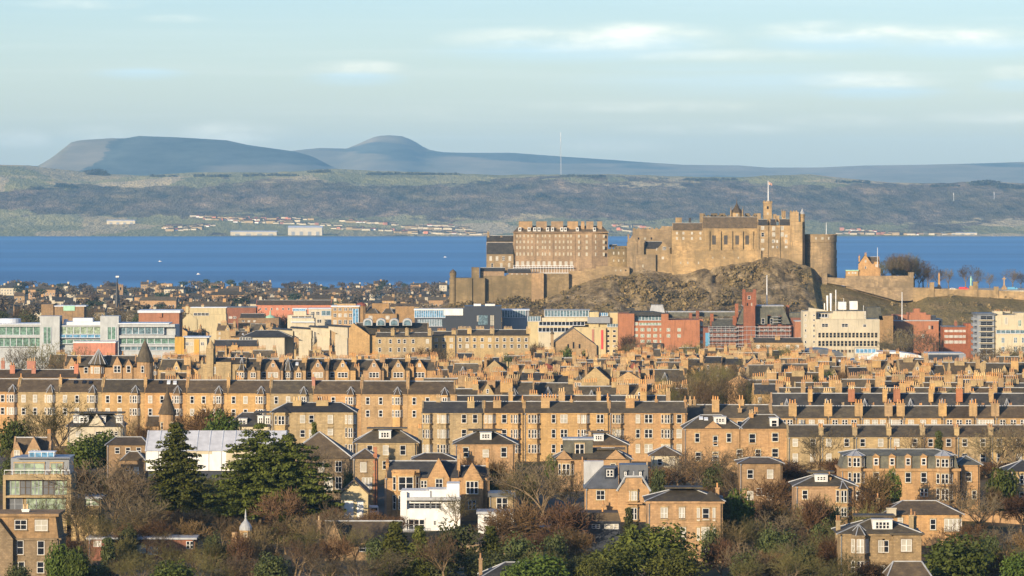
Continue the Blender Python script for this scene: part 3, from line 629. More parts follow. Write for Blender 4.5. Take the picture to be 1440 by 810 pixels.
h.W.plan([(h.lx(1114), -1), (h.lx(1128), -2.5), (h.lx(1132.5), 4), (h.lx(1132.5), 16), (h.lx(1114), 16)], 0, h.lz(312)); h.W.box(h.lx(1111), h.lx(1123), -.6, 5, 0, h.lz(298)); merlons(h, 1111, 1123, 298, 1, .9, .9, -.6, 1)
h.Rf.prism([(h.lx(1121), h.lz(312)), (h.lx(1132.5), h.lz(320)), (h.lx(1121), h.lz(320))], 0, 9)
h.W.lathe([(1.7, 0), (1.7, h.lz(304)), (1.9, h.lz(303)), (1.9, h.lz(301)), (1.6, h.lz(300.5))], 10, (h.lx(1128.5), 3)); h.Rf.lathe([(1.9, h.lz(301)), (1.6, h.lz(299)), (.7, h.lz(297)), (.1, h.lz(293))], 10, (h.lx(1128.5), 3), 1)
h.W.box(h.lx(1074.5), h.lx(1086), 5, 11, 0, h.lz(286)); h.W.box(h.lx(1073.8), h.lx(1086.7), 4.6, 11.4, h.lz(286), h.lz(283.6)); merlons(h, 1074, 1086.6, 283.6, 1, .8, .7, 4.6, 1)
h.wins([1080.3], [(290, 294)], 1.3, 'slit', dy=5); h.wins([1080.3], [(299, 302)], 1.1, 'slit', dy=5)
for x in (1066, 1079.5, 1096, 1111): h.W.box(h.lx(x)-.5, h.lx(x)+.5, -.7, .1, 0, h.lz(318))
h.course(334, 1066, 1111); h.course(345, 1066, 1111)
for x, t in ((1068, 300), (1094, 303), (1103, 297), (1090, 301)): h.chim(x, 5, t, 312, dy=7, pots=0)
for x in (1103, 1100): h.W.lathe([(.35, h.lz(305)), (.3, h.lz(297)), (.02, h.lz(294))], 6, (h.lx(x), 4))
h.done()
def flagpole(label, px, yt, yb, Y, r=.22, flag=None):
    z0, z1 = WZ(yb, Y), WZ(yt, Y); t = thing('flagpole', label, 'flagpole', (WX(px, Y), Y, z0))
    q = B(); q.tube((0, 0, 0), (0, 0, z1-z0), r, r*.6, 8); q.lathe([(.05, z1-z0), (r*1.3, z1-z0+.2), (.05, z1-z0+.5)], 6); q.obj('pole', 'metal', t)
    if flag:
        n = 8; f_ = B(); W_, H_ = flag; zt = z1-z0-.3
        pts = [(i/n*W_, .35*sin(i*1.1), -.12*i) for i in range(n+1)]
        for s_ in (0, .05):
            for i in range(n):
                a, b = pts[i], pts[i+1]; m = 0 if i % 3 else 1
                f_.face([(a[0], a[1]+s_, zt+a[2]-H_), (b[0], b[1]+s_, zt+b[2]-H_), (b[0], b[1]+s_, zt+b[2]), (a[0], a[1]+s_, zt+a[2])], m)
        f_.obj('flag', ['pink', 'white'], t)
    return t
flagpole('tall white flagpole with a red and white flag on the castle clock tower', 1080.3, 255, 284, 3005, .35, (2.6, 1.7))
flagpole('thin white flagpole standing on the round drum battery of the castle', 1162, 314, 332, 3012, .22)
h = castle('drum_battery', 'massive round drum battery with ledges and a flagpole beside the palace', 'battery', 1133, 1178, 331, 402, 3002, 'cast', 'lead', 22)
rr = 22.5*h.k; prof = [(rr*1.04, h.lz(402)), (rr*1.04, h.lz(389)), (rr*1.02, h.lz(377))]
for y in (376, 364, 353): prof += [(rr*1.035, h.lz(y)), (rr*1.035, h.lz(y)+.5), (rr, h.lz(y)+.55)]
prof += [(rr*.99, h.lz(341)), (rr*1.02, h.lz(340.5)), (rr*1.02, h.lz(331))]
h.W.lathe(prof, 40, (0, 11)); h.W.lathe([(rr*1.02, h.lz(331)), (rr*1.02, h.lz(330))], 40, (0, 11))
for i in range(24): a = pi+pi*i/23; h.W.box(rr*.98*cos(a)-.7, rr*.98*cos(a)+.7, 11+rr*.98*sin(a)-.6, 11+rr*.98*sin(a)+.6, h.lz(331), h.lz(329.3))
for x in (1148, 1156.5, 1165): h.win(x, 333.5, 337, 1.6, 'slit', dy=11-math.sqrt((rr*1.02)**2-h.lx(x)**2)-.05)
h.done()
h = castle('forewall', 'stone forewall of two stepped terraces below the drum battery and gatehouse', 'wall', 1158, 1284, 386, 430, 2994, 'cast', 'lead', 10)
h.W.box(h.lx(1156), h.lx(1163), -1, 8, h.lz(402), h.lz(384)); h.body(1190, 1283, 388, y0=1, d=10); h.course(396, 1163, 1283, y0=-.5); h.course(389, 1190, 1283, y0=1)
h.W.prism([(h.lx(1163), h.lz(398)), (h.lx(1200), h.lz(404)), (h.lx(1262), h.lz(424)), (h.lx(1284), h.lz(424)), (h.lx(1284), h.lz(396)), (h.lx(1163), h.lz(390))], -.5, 6)
h.W.box(h.lx(1278.5), h.lx(1284.5), -1.3, 8, h.lz(410), h.lz(384)); h.W.box(h.lx(1278), h.lx(1285), -1.5, 8.2, h.lz(384), h.lz(383)); h.done()
h = castle('lower_rampart', 'pale tapering stone rampart below the terraces at the castle gate', 'rampart', 1196, 1312, 405, 428, 2986, 'cast', 'lead', 5)
h.W.prism([(h.lx(1196), h.lz(405)), (h.lx(1240), h.lz(417)), (h.lx(1262), h.lz(423)), (h.lx(1280), h.lz(423)), (h.lx(1300), h.lz(417)), (h.lx(1312), h.lz(409)), (h.lx(1312), h.lz(404.5)), (h.lx(1196), h.lz(404))], 0, 5); h.done()
h = castle('gatehouse', 'gabled sandstone gatehouse with a slate roof at the end of the esplanade', 'gatehouse', 1206, 1239, 374, 392, 3000, 'sandr', 'slateb', 9)
h.body(1208, 1238, 377); h.W.box(h.lx(1207), h.lx(1229), -.8, 0, 0, h.lz(371)); h.front_gable(1217, 18, 358, 371, .9, 8); h.gable(361, 1218, 1237, 371, d=9); h.W.box(h.lx(1229), h.lx(1236), -.5, 4, 0, h.lz(368)); h.chim(1218, 3, 354.5, 362, pots=2, mat='sandr'); h.chim(1209, 2, 358, 368, pots=1, mat='sandr')
h.wins([1217], [(366, 369), (374.5, 378)], 1.1, dy=-.9); h.wins([1232], [(372, 375)], 1, dy=-.5); h.wins([1224], [(375, 378.5)], 1, dy=-.8); h.done()
flagpole('thin flagpole beside the gabled gatehouse roof', 1234, 349, 376, 2999, .2)
h = castle('ticket_hut', 'small green-roofed hut at the left of the gatehouse', 'hut', 1190, 1207, 381, 390, 2998, 'sand', 'copper', 6); h.body(yt=381); h.flat(379.6, h=.6); h.wins([1194, 1199, 1203], [(382.5, 385)], 1.2, 'two'); h.done()
# esplanade
h = castle('esplanade_wall', 'long esplanade parapet wall with square piers above the grass slope', 'wall', 1284, 1470, 407, 430, 2984, 'cast', 'lead', 1.2)
h.W.prism([(h.lx(1284), h.lz(424)), (h.lx(1470), h.lz(430)), (h.lx(1470), h.lz(411.5)), (h.lx(1380), h.lz(407.5)), (h.lx(1284), h.lz(405.5))], 0, 1.2)
for x, t in ((1310.5, 397), (1371.5, 396), (1401, 403)): h.W.box(h.lx(x-3), h.lx(x+3), -.6, 2, 0, h.lz(t)); h.W.box(h.lx(x-3.4), h.lx(x+3.4), -.8, 2.2, h.lz(t)-.5, h.lz(t))
h.done()
pl = B(); pl.box(WX(1284, 3000), WX(1480, 3000), 2986, 3070, 60, WZ(405.5, 3000)-1.2); struct(pl.obj('esplanade', ['conc']))
def monument(name, label, px, yt, Y, fn, mat):
    z0 = WZ(405.5, 3000)-1.2; t = thing(name, label, 'monument', (WX(px, Y), Y, z0)); fn(t, WZ(yt, Y)-z0, mat); return t
def obel(t, H, m):
    q = B(); q.box(-1.5, 1.5, -1.5, 1.5, 0, 1.6); q.box(-1.1, 1.1, -1.1, 1.1, 1.6, 2.4); q.obj('plinth', m, t); s_ = B(); s_.lathe([(1.0, 2.4), (.6, H-1), (.02, H)], 4, ph=pi/4); s_.obj('shaft', m, t)
def celtic(t, H, m):
    q = B(); q.box(-1.6, 1.6, -1.6, 1.6, 0, 1.5); q.box(-1, 1, -1, 1, 1.5, 2.6); q.obj('plinth', m, t); c = B(); c.lathe([(.65, 2.6), (.4, H)], 4, ph=pi/4); c.box(-1.3, 1.3, -.3, .3, H-1.8, H-1.1); c.obj('cross', m, t)
def statue(t, H, m):
    q = B(); q.box(-1.2, 1.2, -1.2, 1.2, 0, 2.6); q.obj('plinth', 'sand', t); s_ = B(); s_.lathe([(.65, 2.6), (.5, 3.6), (.75, H-1.8), (.3, H-1.1), (.33, H-.5), (.08, H)], 10); s_.tube((.5, 0, H-1.8), (1.0, -.3, H-3), .18, .14); s_.obj('statue_figure', m, t)
monument('obelisk', 'reddish stone obelisk on the castle esplanade between bare trees', 1320.5, 383, 3030, obel, 'sandr')
monument('celtic_cross', 'tall stone cross monument at the right of the esplanade', 1412, 389, 3020, celtic, 'sand')
monument('statue', 'green bronze statue on a plinth beside the square pier', 1365.5, 388, 3016, statue, 'copper')
# vehicles
def car(label, px, Y, z, col, L_=4.3, van=False, rz=0, cat=None):
    t = thing('parked_van' if van else 'parked_car', label, cat or ('van' if van else 'car'), (WX(px, Y), Y, z), rz); H_ = 2.0 if van else 1.45
    q = B()
    if van: q.prism([(-L_/2, .35), (L_/2, .35), (L_/2, 1.1), (L_/2-.7, 1.25), (L_/2-1.2, H_), (-L_/2+.1, H_), (-L_/2, 1.8)], -.9, .9)
    else: q.prism([(-L_/2, .35), (L_/2, .35), (L_/2, .75), (L_/2-1.1, .9), (-L_/2+.5, .92), (-L_/2, .85)], -.88, .88); q.prism([(-L_/2+.5, .9), (L_/2-1.1, .9), (L_/2-1.8, H_), (-L_/2+1.1, H_)], -.78, .78)
    q.obj('body', col, t)
    g = B()
    if van: g.box(L_/2-2.1, L_/2-1.25, -.92, .92, 1.2, 1.75); g.box(-L_/2-.01, -L_/2+.1, -.7, .7, 1.15, 1.7)
    else: g.prism([(-L_/2+.85, .95), (L_/2-1.35, .95), (L_/2-1.8, H_-.1), (-L_/2+1.2, H_-.1)], -.80, .80)
    g.obj('glazing', 'pane', t)
    for x in (-L_/2+.8, L_/2-.85):
        for y in (-.84, .84):
            w_ = B(); w_.tube((x, y-.1, .33), (x, y+.1, .33), .33, .33, 12); wo = w_.obj('wheel', 'tyre', t); r_ = B(); r_.tube((x, y-.12, .33), (x, y+.12, .33), .18, .18, 8); r_.obj('rim', 'metal', wo)
    return t
ez = WZ(405.5, 3000)-1.2
car('dark car parked on the esplanade beside the reddish obelisk', 1316, 3008, ez, 'black', 6, True); car('red van parked on the castle esplanade by the square pier', 1355, 3006, ez, 'redp', 6.5, True)
car('blue van parked on the esplanade at the right of the cross', 1424, 3006, ez, 'bluep', 7, True); car('white car parked on the esplanade between the red van and the obelisk', 1340, 3006, ez, 'white', 4.6)
car('small red car parked beside the end pier of the forewall', 1291, 3008, ez, 'redp', 4.4)
# ------------------------------------------------------------------ near villas and terraces
def V(name, label, cat, Y, x0, x1, ye, **k): return House(name, label, cat, Y, x0, x1, ye, **k)
# bottom left house
h = V('stone_villa', 'brown stone villa with flat lead roof and white sash windows at the bottom left corner', 'house', 800, -14, 84, 757, wall='rubble', roof='lead', depth=11)
h.body(); h.cornice(757, h=.3, o=.3); h.Rf.prism([(h.lx(-12), h.lz(757)), (h.lx(82), h.lz(757)), (h.lx(78), h.lz(727)), (h.lx(-12), h.lz(727))], .15, 10.5, 0)
h.flat(722.5, -12, 80, h=.5, o=.35)
h.win(29, 731, 745, style='six', wpx=17, dy=.12); h.win(58, 731, 746.5, style='six', wpx=18, dy=.12); h.win(28.5, 760, 780, wpx=9); h.win(57.5, 760, 780.5, wpx=10); h.win(2, 762, 782, wpx=12, style='two'); h.win(30, 790, 806, wpx=9); h.win(57, 790, 806, wpx=10)
h.course(786); h.front_gable(-4, 46, 727, 757, 1.2, 3, 0); h.chim(32, 10, 708, 724, dy=5, mat='white', pots=2); h.done(rm=['sandd', 'lead'])
# modern house
h = V('modern_house', 'modern stone-framed house with dark glazed top storey and blue rooflight', 'house', 868, 4, 100, 668, wall='sand2', roof='grey', depth=11)
h.W.box(h.lx(4), h.lx(8), 0, 11, 0, h.lz(668)); h.W.box(h.lx(94), h.lx(100), 0, 11, 0, h.lz(668)); h.W.box(h.lx(8), h.lx(94), 0, 11, h.lz(675), h.lz(668)); h.W.box(h.lx(8), h.lx(94), 0, 11, h.lz(700), h.lz(697)); h.W.box(h.lx(8), h.lx(94), 1.2, 11, 0, h.lz(675)-.01)
h.Rf.box(h.lx(14), h.lx(96), 1.6, 10.5, h.lz(668), h.lz(645)); h.Rf.box(h.lx(22), h.lx(98), .5, 10.8, h.lz(645), h.lz(643.6))
for a, b_ in ((8, 27), (43, 59), (76, 94)): h.win((a+b_)/2, 676, 696.5, style='three', wpx=b_-a, dy=1.1, pane='ggl2', frame='grey')
for x in (35, 67.5): h.win(x, 676, 696.5, style='two', wpx=16, dy=1.1, pane='leadd', frame='slateb')
h.win(64, 701, 718, style='four', wpx=56, dy=1.1, pane='ggl2', frame='grey'); h.win(20, 701, 718, style='two', wpx=22, dy=1.1, pane='leadd', frame='grey')
h.win(40, 652, 667, style='three', wpx=42, dy=1.5, pane='ggl2', frame='grey'); h.win(78.5, 652, 667, style='two', wpx=17, dy=1.5, pane='ggl2', frame='grey')
q = B(); q.box(h.lx(6), h.lx(98), .05, .12, h.lz(661.6), h.lz(660.8))
for i in range(9): x = h.lx(6+92*i/8); q.box(x-.03, x+.03, .05, .12, h.lz(668), h.lz(661))
h.part('balcony_rail', q, ['metal'])
q = B(); q.prism([(h.lx(38), h.lz(645)), (h.lx(74), h.lz(645)), (h.lx(73), h.lz(637)), (h.lx(39), h.lz(637))], 3, 7); o = h.part('rooflight', q, ['bgl'])
q = B(); q.box(h.lx(37), h.lx(75), 2.95, 7.05, h.lz(637.4), h.lz(636.6))
for x in (38.5, 47, 56, 65, 73.5): q.box(h.lx(x)-.05, h.lx(x)+.05, 2.9, 3, h.lz(645), h.lz(637))
q.obj('glazing_bar', 'metal', o); h.done()
h = V('garden_pavilion', 'low flat-roofed stone extension with green glass right of the modern house', 'pavilion', 872, 100, 142, 700, wall='sand2', roof='lead', depth=8); h.body(); h.flat(698.5); h.win(128, 700.5, 711, style='two', wpx=24, pane='ggl2'); h.W.box(h.lx(96), h.lx(141), -4, 0, 0, h.lz(722)); h.done()
h = V('gabled_cottage', 'small sandstone cottage with twin gables behind the modern glazed house', 'house', 950, 17, 70, 645, wall='sandr', roof='slateb', depth=9)
h.body(); h.gable(615, o=.2); h.front_gable(24, 17, 621, 638, .4, 4); h.front_gable(48, 27, 613.5, 640, .8, 4); h.win(24, 633, 644, style='two', wpx=8, dy=-.4); h.win(49, 632, 644, style='two', wpx=9, dy=-.8); h.chim(66.5, 5, 603, 645, dy=4, pots=2, mat='sandd'); h.done()
# low villas in front of the left terrace
h = V('white_dormer_villa', 'pale villa with white dormers in a dark slate roof behind bare trees', 'house', 1090, 95, 172, 600, wall='cream', roof='slated', depth=11)
h.body(); h.Rf.hip(h.x0-.4, h.x1+.4, -.4, 11.4, h.lz(600), h.lz(582), 3.5, 0, 1); h.flat(580.8, 98, 171, y0=3, d=5, h=.3)
for x, w_ in ((106, 7), (117, 14), (141, 14), (167, 9)): h.dormer(x, w_, 585.5, 594, dy=1.2, d=3)
h.front_gable(136, 22, 582, 598, .1, 3, m=0, roof=True, yb=600); h.wins([137, 143, 158, 163], [(606.5, 613)], 1.0, 'sash'); h.win(110, 606, 614, 1.2); h.done()
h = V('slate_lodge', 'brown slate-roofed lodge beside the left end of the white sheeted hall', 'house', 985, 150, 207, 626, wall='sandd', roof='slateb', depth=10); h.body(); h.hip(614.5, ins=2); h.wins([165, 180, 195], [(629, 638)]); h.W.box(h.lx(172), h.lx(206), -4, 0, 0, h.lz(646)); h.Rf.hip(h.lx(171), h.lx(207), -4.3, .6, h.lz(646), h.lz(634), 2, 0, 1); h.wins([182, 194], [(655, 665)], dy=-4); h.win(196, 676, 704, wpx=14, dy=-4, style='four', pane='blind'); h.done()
h = V('turret_house', 'round stone turret with a tall slate cone and lean-to beside the long terrace', 'house', 1075, 206, 248, 597, wall='sandr', roof='slateb', depth=9)
h.body(206, 223, 600, y0=1); h.gable(585, 204, 224, 600, y0=1); cx_ = h.lx(234.5); r_ = 11.2*h.k
h.W.lathe([(r_, 0), (r_, h.lz(583))], 18, (cx_, 2)); h.Rf.lathe([(r_+.35, h.lz(583)), (r_*.72, h.lz(570)), (r_*.2, h.lz(553)), (.12, h.lz(549)), (.3, h.lz(548.4)), (.05, h.lz(543))], 18, (cx_, 2)); h.wins([228.5, 241.5], [(594, 604)], .9, dy=2-r_*.84); h.done()
h = V('dormer_villa', 'slate-roofed villa with white dormers behind the white sheeted hall', 'house', 1050, 318, 382, 600, wall='cream', roof='slated', depth=11)
h.body(); h.hip(580, 318, 382, 600, ins=4)
for x, w_ in ((341, 12), (366, 8), (376, 8)): h.dormer(x, w_, 585 if x > 350 else 589, 598, dy=.8, d=3)
h.flat(580, 358, 382, y0=2, d=5, h=.3); h.wins([330, 345, 365], [(604, 611)]); h.done()
# white sheeted hall
h = V('sheeted_hall', 'long hall wrapped in white sheeting with a pale panelled roof', 'hall', 955, 205, 400, 634, wall='white', roof='sheet', depth=15)
h.W.box(h.x0, h.x1, 0, 15, h.lz(662), h.lz(634)); h.W.box(h.x0+.5, h.x1-.5, .6, 14.5, 0, h.lz(662)+.01, 1)  # near-black base below the sheeting has the shade put into its colour
h.Rf.prism([(0, 0)], 0, 0) if 0 else h.Rf.faces([(h.x0-.2, -.3, h.lz(634)), (h.x1+.2, -.3, h.lz(634)), (h.x1+.2, 7.5, h.lz(605.5, 7)), (h.x0-.2, 7.5, h.lz(605.5, 7)), (h.x0-.2, 15.3, h.lz(634)), (h.x1+.2, 15.3, h.lz(634))], [(0, 1, 2, 3), (3, 2, 5, 4), (0, 3, 4), (1, 5, 2), (0, 4, 5, 1)])
zr = h.lz(605.5, 7); ze = h.lz(634)
for i in range(12):
    x = h.x0+(h.x1-h.x0)*i/11; h.Rf.faces([(x-.07, -.33, ze+.05), (x+.07, -.33, ze+.05), (x+.07, 7.4, zr+.08), (x-.07, 7.4, zr+.08), (x-.07, -.33, ze-.05), (x+.07, -.33, ze-.05), (x+.07, 7.4, zr-.05), (x-.07, 7.4, zr-.05)], [(0, 1, 2, 3), (0, 4, 5, 1), (0, 3, 7, 4), (1, 5, 6, 2)], 1)
    h.W.box(x-.06, x+.06, -.06, .02, h.lz(662), ze-.1, 2)
h.W.box(h.lx(255), h.lx(298), -.05, .02, h.lz(638.5), h.lz(633.5), 3); h.W.box(h.lx(318), h.lx(335), -.06, .02, h.lz(660), h.lz(632), 3); h.W.box(h.lx(335), h.lx(352), -.05, .02, h.lz(641), h.lz(627.5), 3)
h.done(wm=['white', 'dgrey', 'grey', 'cream'], rm=['sheet', 'zinc'])
# red brick garden building and cupola
h = V('brick_outbuilding', 'low red brick building with white window bands among bare shrubs', 'outbuilding', 838, 124, 274, 758, wall='redd', roof='lead', depth=7)
h.body(); h.flat(756, h=.35, o=.4); h.win(137, 760, 769, style='two', wpx=11); h.win(190, 765, 778, style='four', wpx=30, pane='blind'); h.win(215, 768, 780, style='three', wpx=14, pane='blind'); h.win(267, 761, 772, style='two', wpx=10); h.W.box(h.lx(174), h.lx(212), -.12, .02, h.lz(766), h.lz(758)); h.done()
h = V('domed_cupola', 'small stone cupola with a grey ogee lead dome and spike above the shrubs', 'cupola', 822, 336, 354, 747, wall='sand', roof='lead', depth=2.4)
r_ = 8*h.k; h.W.lathe([(r_, 0), (r_, h.lz(748)), (r_*1.12, h.lz(747.5)), (r_*1.12, h.lz(746))], 8, (0, 1)); h.Rf.lathe([(r_*1.12, h.lz(746)), (r_*1.1, h.lz(742)), (r_*.8, h.lz(737)), (r_*.35, h.lz(733)), (.14, h.lz(729)), (.22, h.lz(728)), (.03, h.lz(716))], 16, (0, 1)); h.win(345, 748.5, 757, .7, 'slit', dy=1-r_*.95); h.W.box(h.lx(326), h.lx(333), .2, 1.6, 0, h.lz(749)); h.done()
# tenement block behind the big cedar
h = V('corner_tenement', 'buff stone tenement with two broad chimneys and dark hipped roof left of the long tenement', 'tenement', 1040, 382, 500, 580, wall='sand2', roof='slated', depth=12)
h.body(); h.cornice(); h.hip(566, ins=4); h.course(602); h.course(623)
for x, w_ in ((416.5, 12), (452, 17)): h.chim(x, w_, 557, 580, dy=4.5, d=1.4, mat='sand2')
h.Rf.faces([(h.lx(383), -.9, h.lz(580)), (h.lx(409), -.9, h.lz(580)), (h.lx(396), 2.5, h.lz(571))], [(0, 1, 2)])
h.bay(396, 20, 580, None, 1.1, [(584.5, 597), (606, 618), (628, 640)], None)
h.wins([425.5, 438], [(583.5, 595), (604, 615), (627, 638)], wpx=7); h.wins([464.5], [(583.5, 595.5), (601, 612), (626, 637)], wpx=7, pane='blind')
h.bay(493, 16, 580, None, 1.2, [(583.5, 596), (601.5, 615), (624, 638)], None); h.done()
# roof of dark house and brown pyramid-roofed house
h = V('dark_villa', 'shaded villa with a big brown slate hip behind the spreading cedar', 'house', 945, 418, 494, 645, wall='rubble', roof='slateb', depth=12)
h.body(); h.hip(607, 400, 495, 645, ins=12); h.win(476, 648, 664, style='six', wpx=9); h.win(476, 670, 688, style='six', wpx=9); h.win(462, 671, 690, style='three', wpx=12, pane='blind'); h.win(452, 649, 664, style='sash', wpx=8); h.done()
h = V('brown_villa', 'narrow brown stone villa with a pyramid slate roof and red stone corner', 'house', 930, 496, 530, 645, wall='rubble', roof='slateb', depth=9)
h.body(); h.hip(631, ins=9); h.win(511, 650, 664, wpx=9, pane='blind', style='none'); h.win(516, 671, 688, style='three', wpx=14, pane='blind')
q = B()
for i in range(20): q.box(h.lx(526.5)-(.25 if i % 2 else 0), h.x1+.04, -.05, .5, i*.7, i*.7+.68)
h.part('quoin', q, ['red']); h.done()
h = V('slate_cottage', 'low brown-roofed cottage peeping above the gothic house roof', 'house', 930, 580, 640, 646, wall='sandd', roof='slateb', depth=8); h.body(); h.hip(637, ins=3); h.wins([600, 620], [(649, 657)]); h.done()
# yellow gabled garage
h = V('gabled_garage', 'small yellow gabled garage with white doors beside the parked van', 'garage', 893, 478, 518, 690, wall='yell', roof='slateb', depth=9)
h.body(480, 517, 692); h.front_gable(498.5, 38, 676, 692, .05, 9); h.Rf.prism([(h.lx(477.5), h.lz(694)), (h.lx(498.5), h.lz(674)), (h.lx(519.5), h.lz(694)), (h.lx(518.8), h.lz(696)), (h.lx(498.5), h.lz(676.5)), (h.lx(478.3), h.lz(696))], -.4, 9.2)
q = B(); q.box(h.lx(484), h.lx(497), -.12, .05, 0, h.lz(704.5)); q.box(h.lx(502), h.lx(511), -.11, .05, 0, h.lz(704.5)); h.part('garage_door', q, ['white'])
h.Rf.tube((0, -.3, h.lz(674)), (0, -.3, h.lz(671)), .12, .05); h.done()
car('silver grey van parked between the yellow garage and the gothic house', 525, 902, gz(902)+1.2, 'zinc', 4.8, True, R(95))
car('dark car parked on the drive beside the red-shrub garden at right', 1066, 868, gz(868)+.9, 'black', 4.3, rz=R(15))
car('dark blue car parked under the spreading cedar', 453, 885, gz(885)+.6, 'bluep', 4.2, rz=R(60))
# hip roof houses with white dormers
h = V('hipped_house', 'square stone house with hipped slate roof and white dormer above the brown villa', 'house', 985, 500, 586, 623, wall='sand2', roof='slate', depth=12); h.body(); h.cornice(h=.25); h.hip(603, 498, 588, ins=5); h.flat(603, 515, 572, y0=4, d=4, h=.3, o=0); h.dormer(541, 17, 606, 617, dy=1.6, d=3.5, style='three')
h.wins([520, 542.5, 566.5], [(626, 640)], wpx=8); h.chim(590, 5, 596, 640, dy=6, pots=2); h.course(644); h.wins([520, 542, 566], [(648, 660)], wpx=8); h.done()
h = V('hipped_house', 'hipped slate house with a small white dormer behind the gothic gables', 'house', 980, 640, 724, 625, wall='sandr', roof='slate', depth=12); h.body(); h.cornice(h=.25); h.hip(605.5, 638, 727, ins=6); h.flat(605.5, 658, 706, y0=4.5, d=3.5, h=.3, o=0); h.dormer(683, 16, 608.5, 618, dy=1.8, d=3.5, style='three', m='wood')
h.wins([655, 708.5], [(629, 643)], wpx=8); h.win(683, 632, 643, wpx=8); h.chim(649, 6, 630, 652, dy=-3, pots=2); h.done()
# gothic house with modern white extension
h = V('gothic_house', 'orange sandstone house with two pointed gables, steep slate roof and stone bay', 'house', 905, 541, 688, 672, wall='sandr', roof='slated', depth=12)
h.body(); h.gable(648, 543, 645, 672); h.gable(655, 645, 687, 677)
h.front_gable(617, 30, 643.5, 672, .5, 6); h.front_gable(664, 31, 650, 676, 1.3, 6); h.W.box(h.lx(651), h.lx(678), -1.35, 0, h.lz(686), h.lz(676)-.3)
h.win(617.5, 673, 686, style='six', wpx=10, dy=-.5); h.win(596, 676, 686, style='two', wpx=9); h.win(664, 676, 694, style='three', wpx=17, dy=-1.35); h.win(664, 703, 716, style='two', wpx=10, dy=-1.3)
h.bay(571, 40, 662, None, 1.6, [(670, 689), (696, 716)], None, m='sandr'); h.W.box(h.lx(552), h.lx(590), -1.3, 0, h.lz(664), h.lz(660)); h.chim(544, 4, 644, 672, dy=4, pots=2); h.chim(645, 3.5, 639, 672, dy=3, pots=2); h.chim(685, 4, 643, 678, dy=5, pots=2); h.done()
h = V('white_extension', 'white modernist extension with balconies and stepped flat roofs in front of the gothic house', 'house', 888, 563, 647, 718, wall='white', roof='lead', depth=9)
h.W.box(h.lx(563), h.lx(647), 0, 9, 0, h.lz(716)); h.W.box(h.lx(563), h.lx(572), -.1, 9, 0, h.lz(692)); h.W.box(h.lx(572), h.lx(640), .9, 9, h.lz(716), h.lz(706)); h.W.box(h.lx(564), h.lx(605), .8, 9, h.lz(706), h.lz(690.5)); h.W.box(h.lx(600), h.lx(646), 1.2, 9, h.lz(706), h.lz(689)); h.W.box(h.lx(628), h.lx(646), 1.6, 9, h.lz(689), h.lz(681)); h.W.box(h.lx(640), h.lx(647), .2, 9, h.lz(716), h.lz(700))
h.Rf.box(h.lx(572), h.lx(648), -.7, .85, h.lz(703.5), h.lz(699.5)); h.win(590, 708, 715.5, style='four', wpx=30, dy=.85, frame='grey'); h.win(613, 708, 715.5, style='two', wpx=15, dy=.85, frame='grey'); h.win(634, 707.5, 715.5, wpx=8, dy=.85, frame='grey')
h.win(582, 730, 745, style='four', wpx=30, dy=-.02, frame='wood'); h.win(611.5, 732, 738.5, wpx=4); h.W.box(h.lx(566), h.lx(600), -1.6, 0, h.lz(750), h.lz(747))
q = B()
for z in (740, 742.5, 745): q.box(h.lx(566), h.lx(598), -1.6, -1.53, h.lz(z)-.03, h.lz(z)+.03)
for i in range(9): q.box(h.lx(566+4*i)-.03, h.lx(566+4*i)+.03, -1.6, -1.53, h.lz(747), h.lz(739.5))
for i in range(5): q.box(h.lx(583+4.5*i)-.05, h.lx(583+4.5*i)+.05, .85, .95, h.lz(690.5), h.lz(687))
h.part('railing', q, ['grey']); h.done()
h = V('white_annexe', 'low white annexe with a flat roof and strip window right of the white extension', 'annexe', 882, 672, 722, 722, wall='white', roof='lead', depth=8); h.body(); h.flat(719.5, h=.5, o=.3); h.win(698, 727, 733, style='four', wpx=36); h.win(714, 735, 748, wpx=5, style='none'); h.done()
h = V('stone_annexe', 'flat-roofed sandstone annexe joined to the right gable of the gothic house', 'annexe', 898, 688, 724, 697, wall='sand2', roof='leadd', depth=9); h.body(); h.flat(693.5, h=.8, o=.3); h.win(706, 700, 717, style='two', wpx=16); h.chim(722, 5, 690, 716, pots=0, dy=3); h.done()
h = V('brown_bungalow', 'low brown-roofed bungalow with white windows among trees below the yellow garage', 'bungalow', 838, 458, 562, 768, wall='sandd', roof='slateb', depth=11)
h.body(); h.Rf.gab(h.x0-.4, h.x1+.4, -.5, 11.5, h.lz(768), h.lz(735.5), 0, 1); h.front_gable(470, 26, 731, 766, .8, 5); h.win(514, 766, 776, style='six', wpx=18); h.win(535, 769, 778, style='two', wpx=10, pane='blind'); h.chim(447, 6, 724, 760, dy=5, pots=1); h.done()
h = V('corner_villa', 'slate roof corner of a villa with a thin buff chimney at the bottom edge', 'house', 772, 688, 760, 815, wall='sandd', roof='slated', depth=11); h.body(); h.hip(790.5, 674, 775, ins=5); h.chim(675.5, 5, 777, 815, dy=6, pots=1); h.wins([705, 730], [(820, 835)]); h.done()
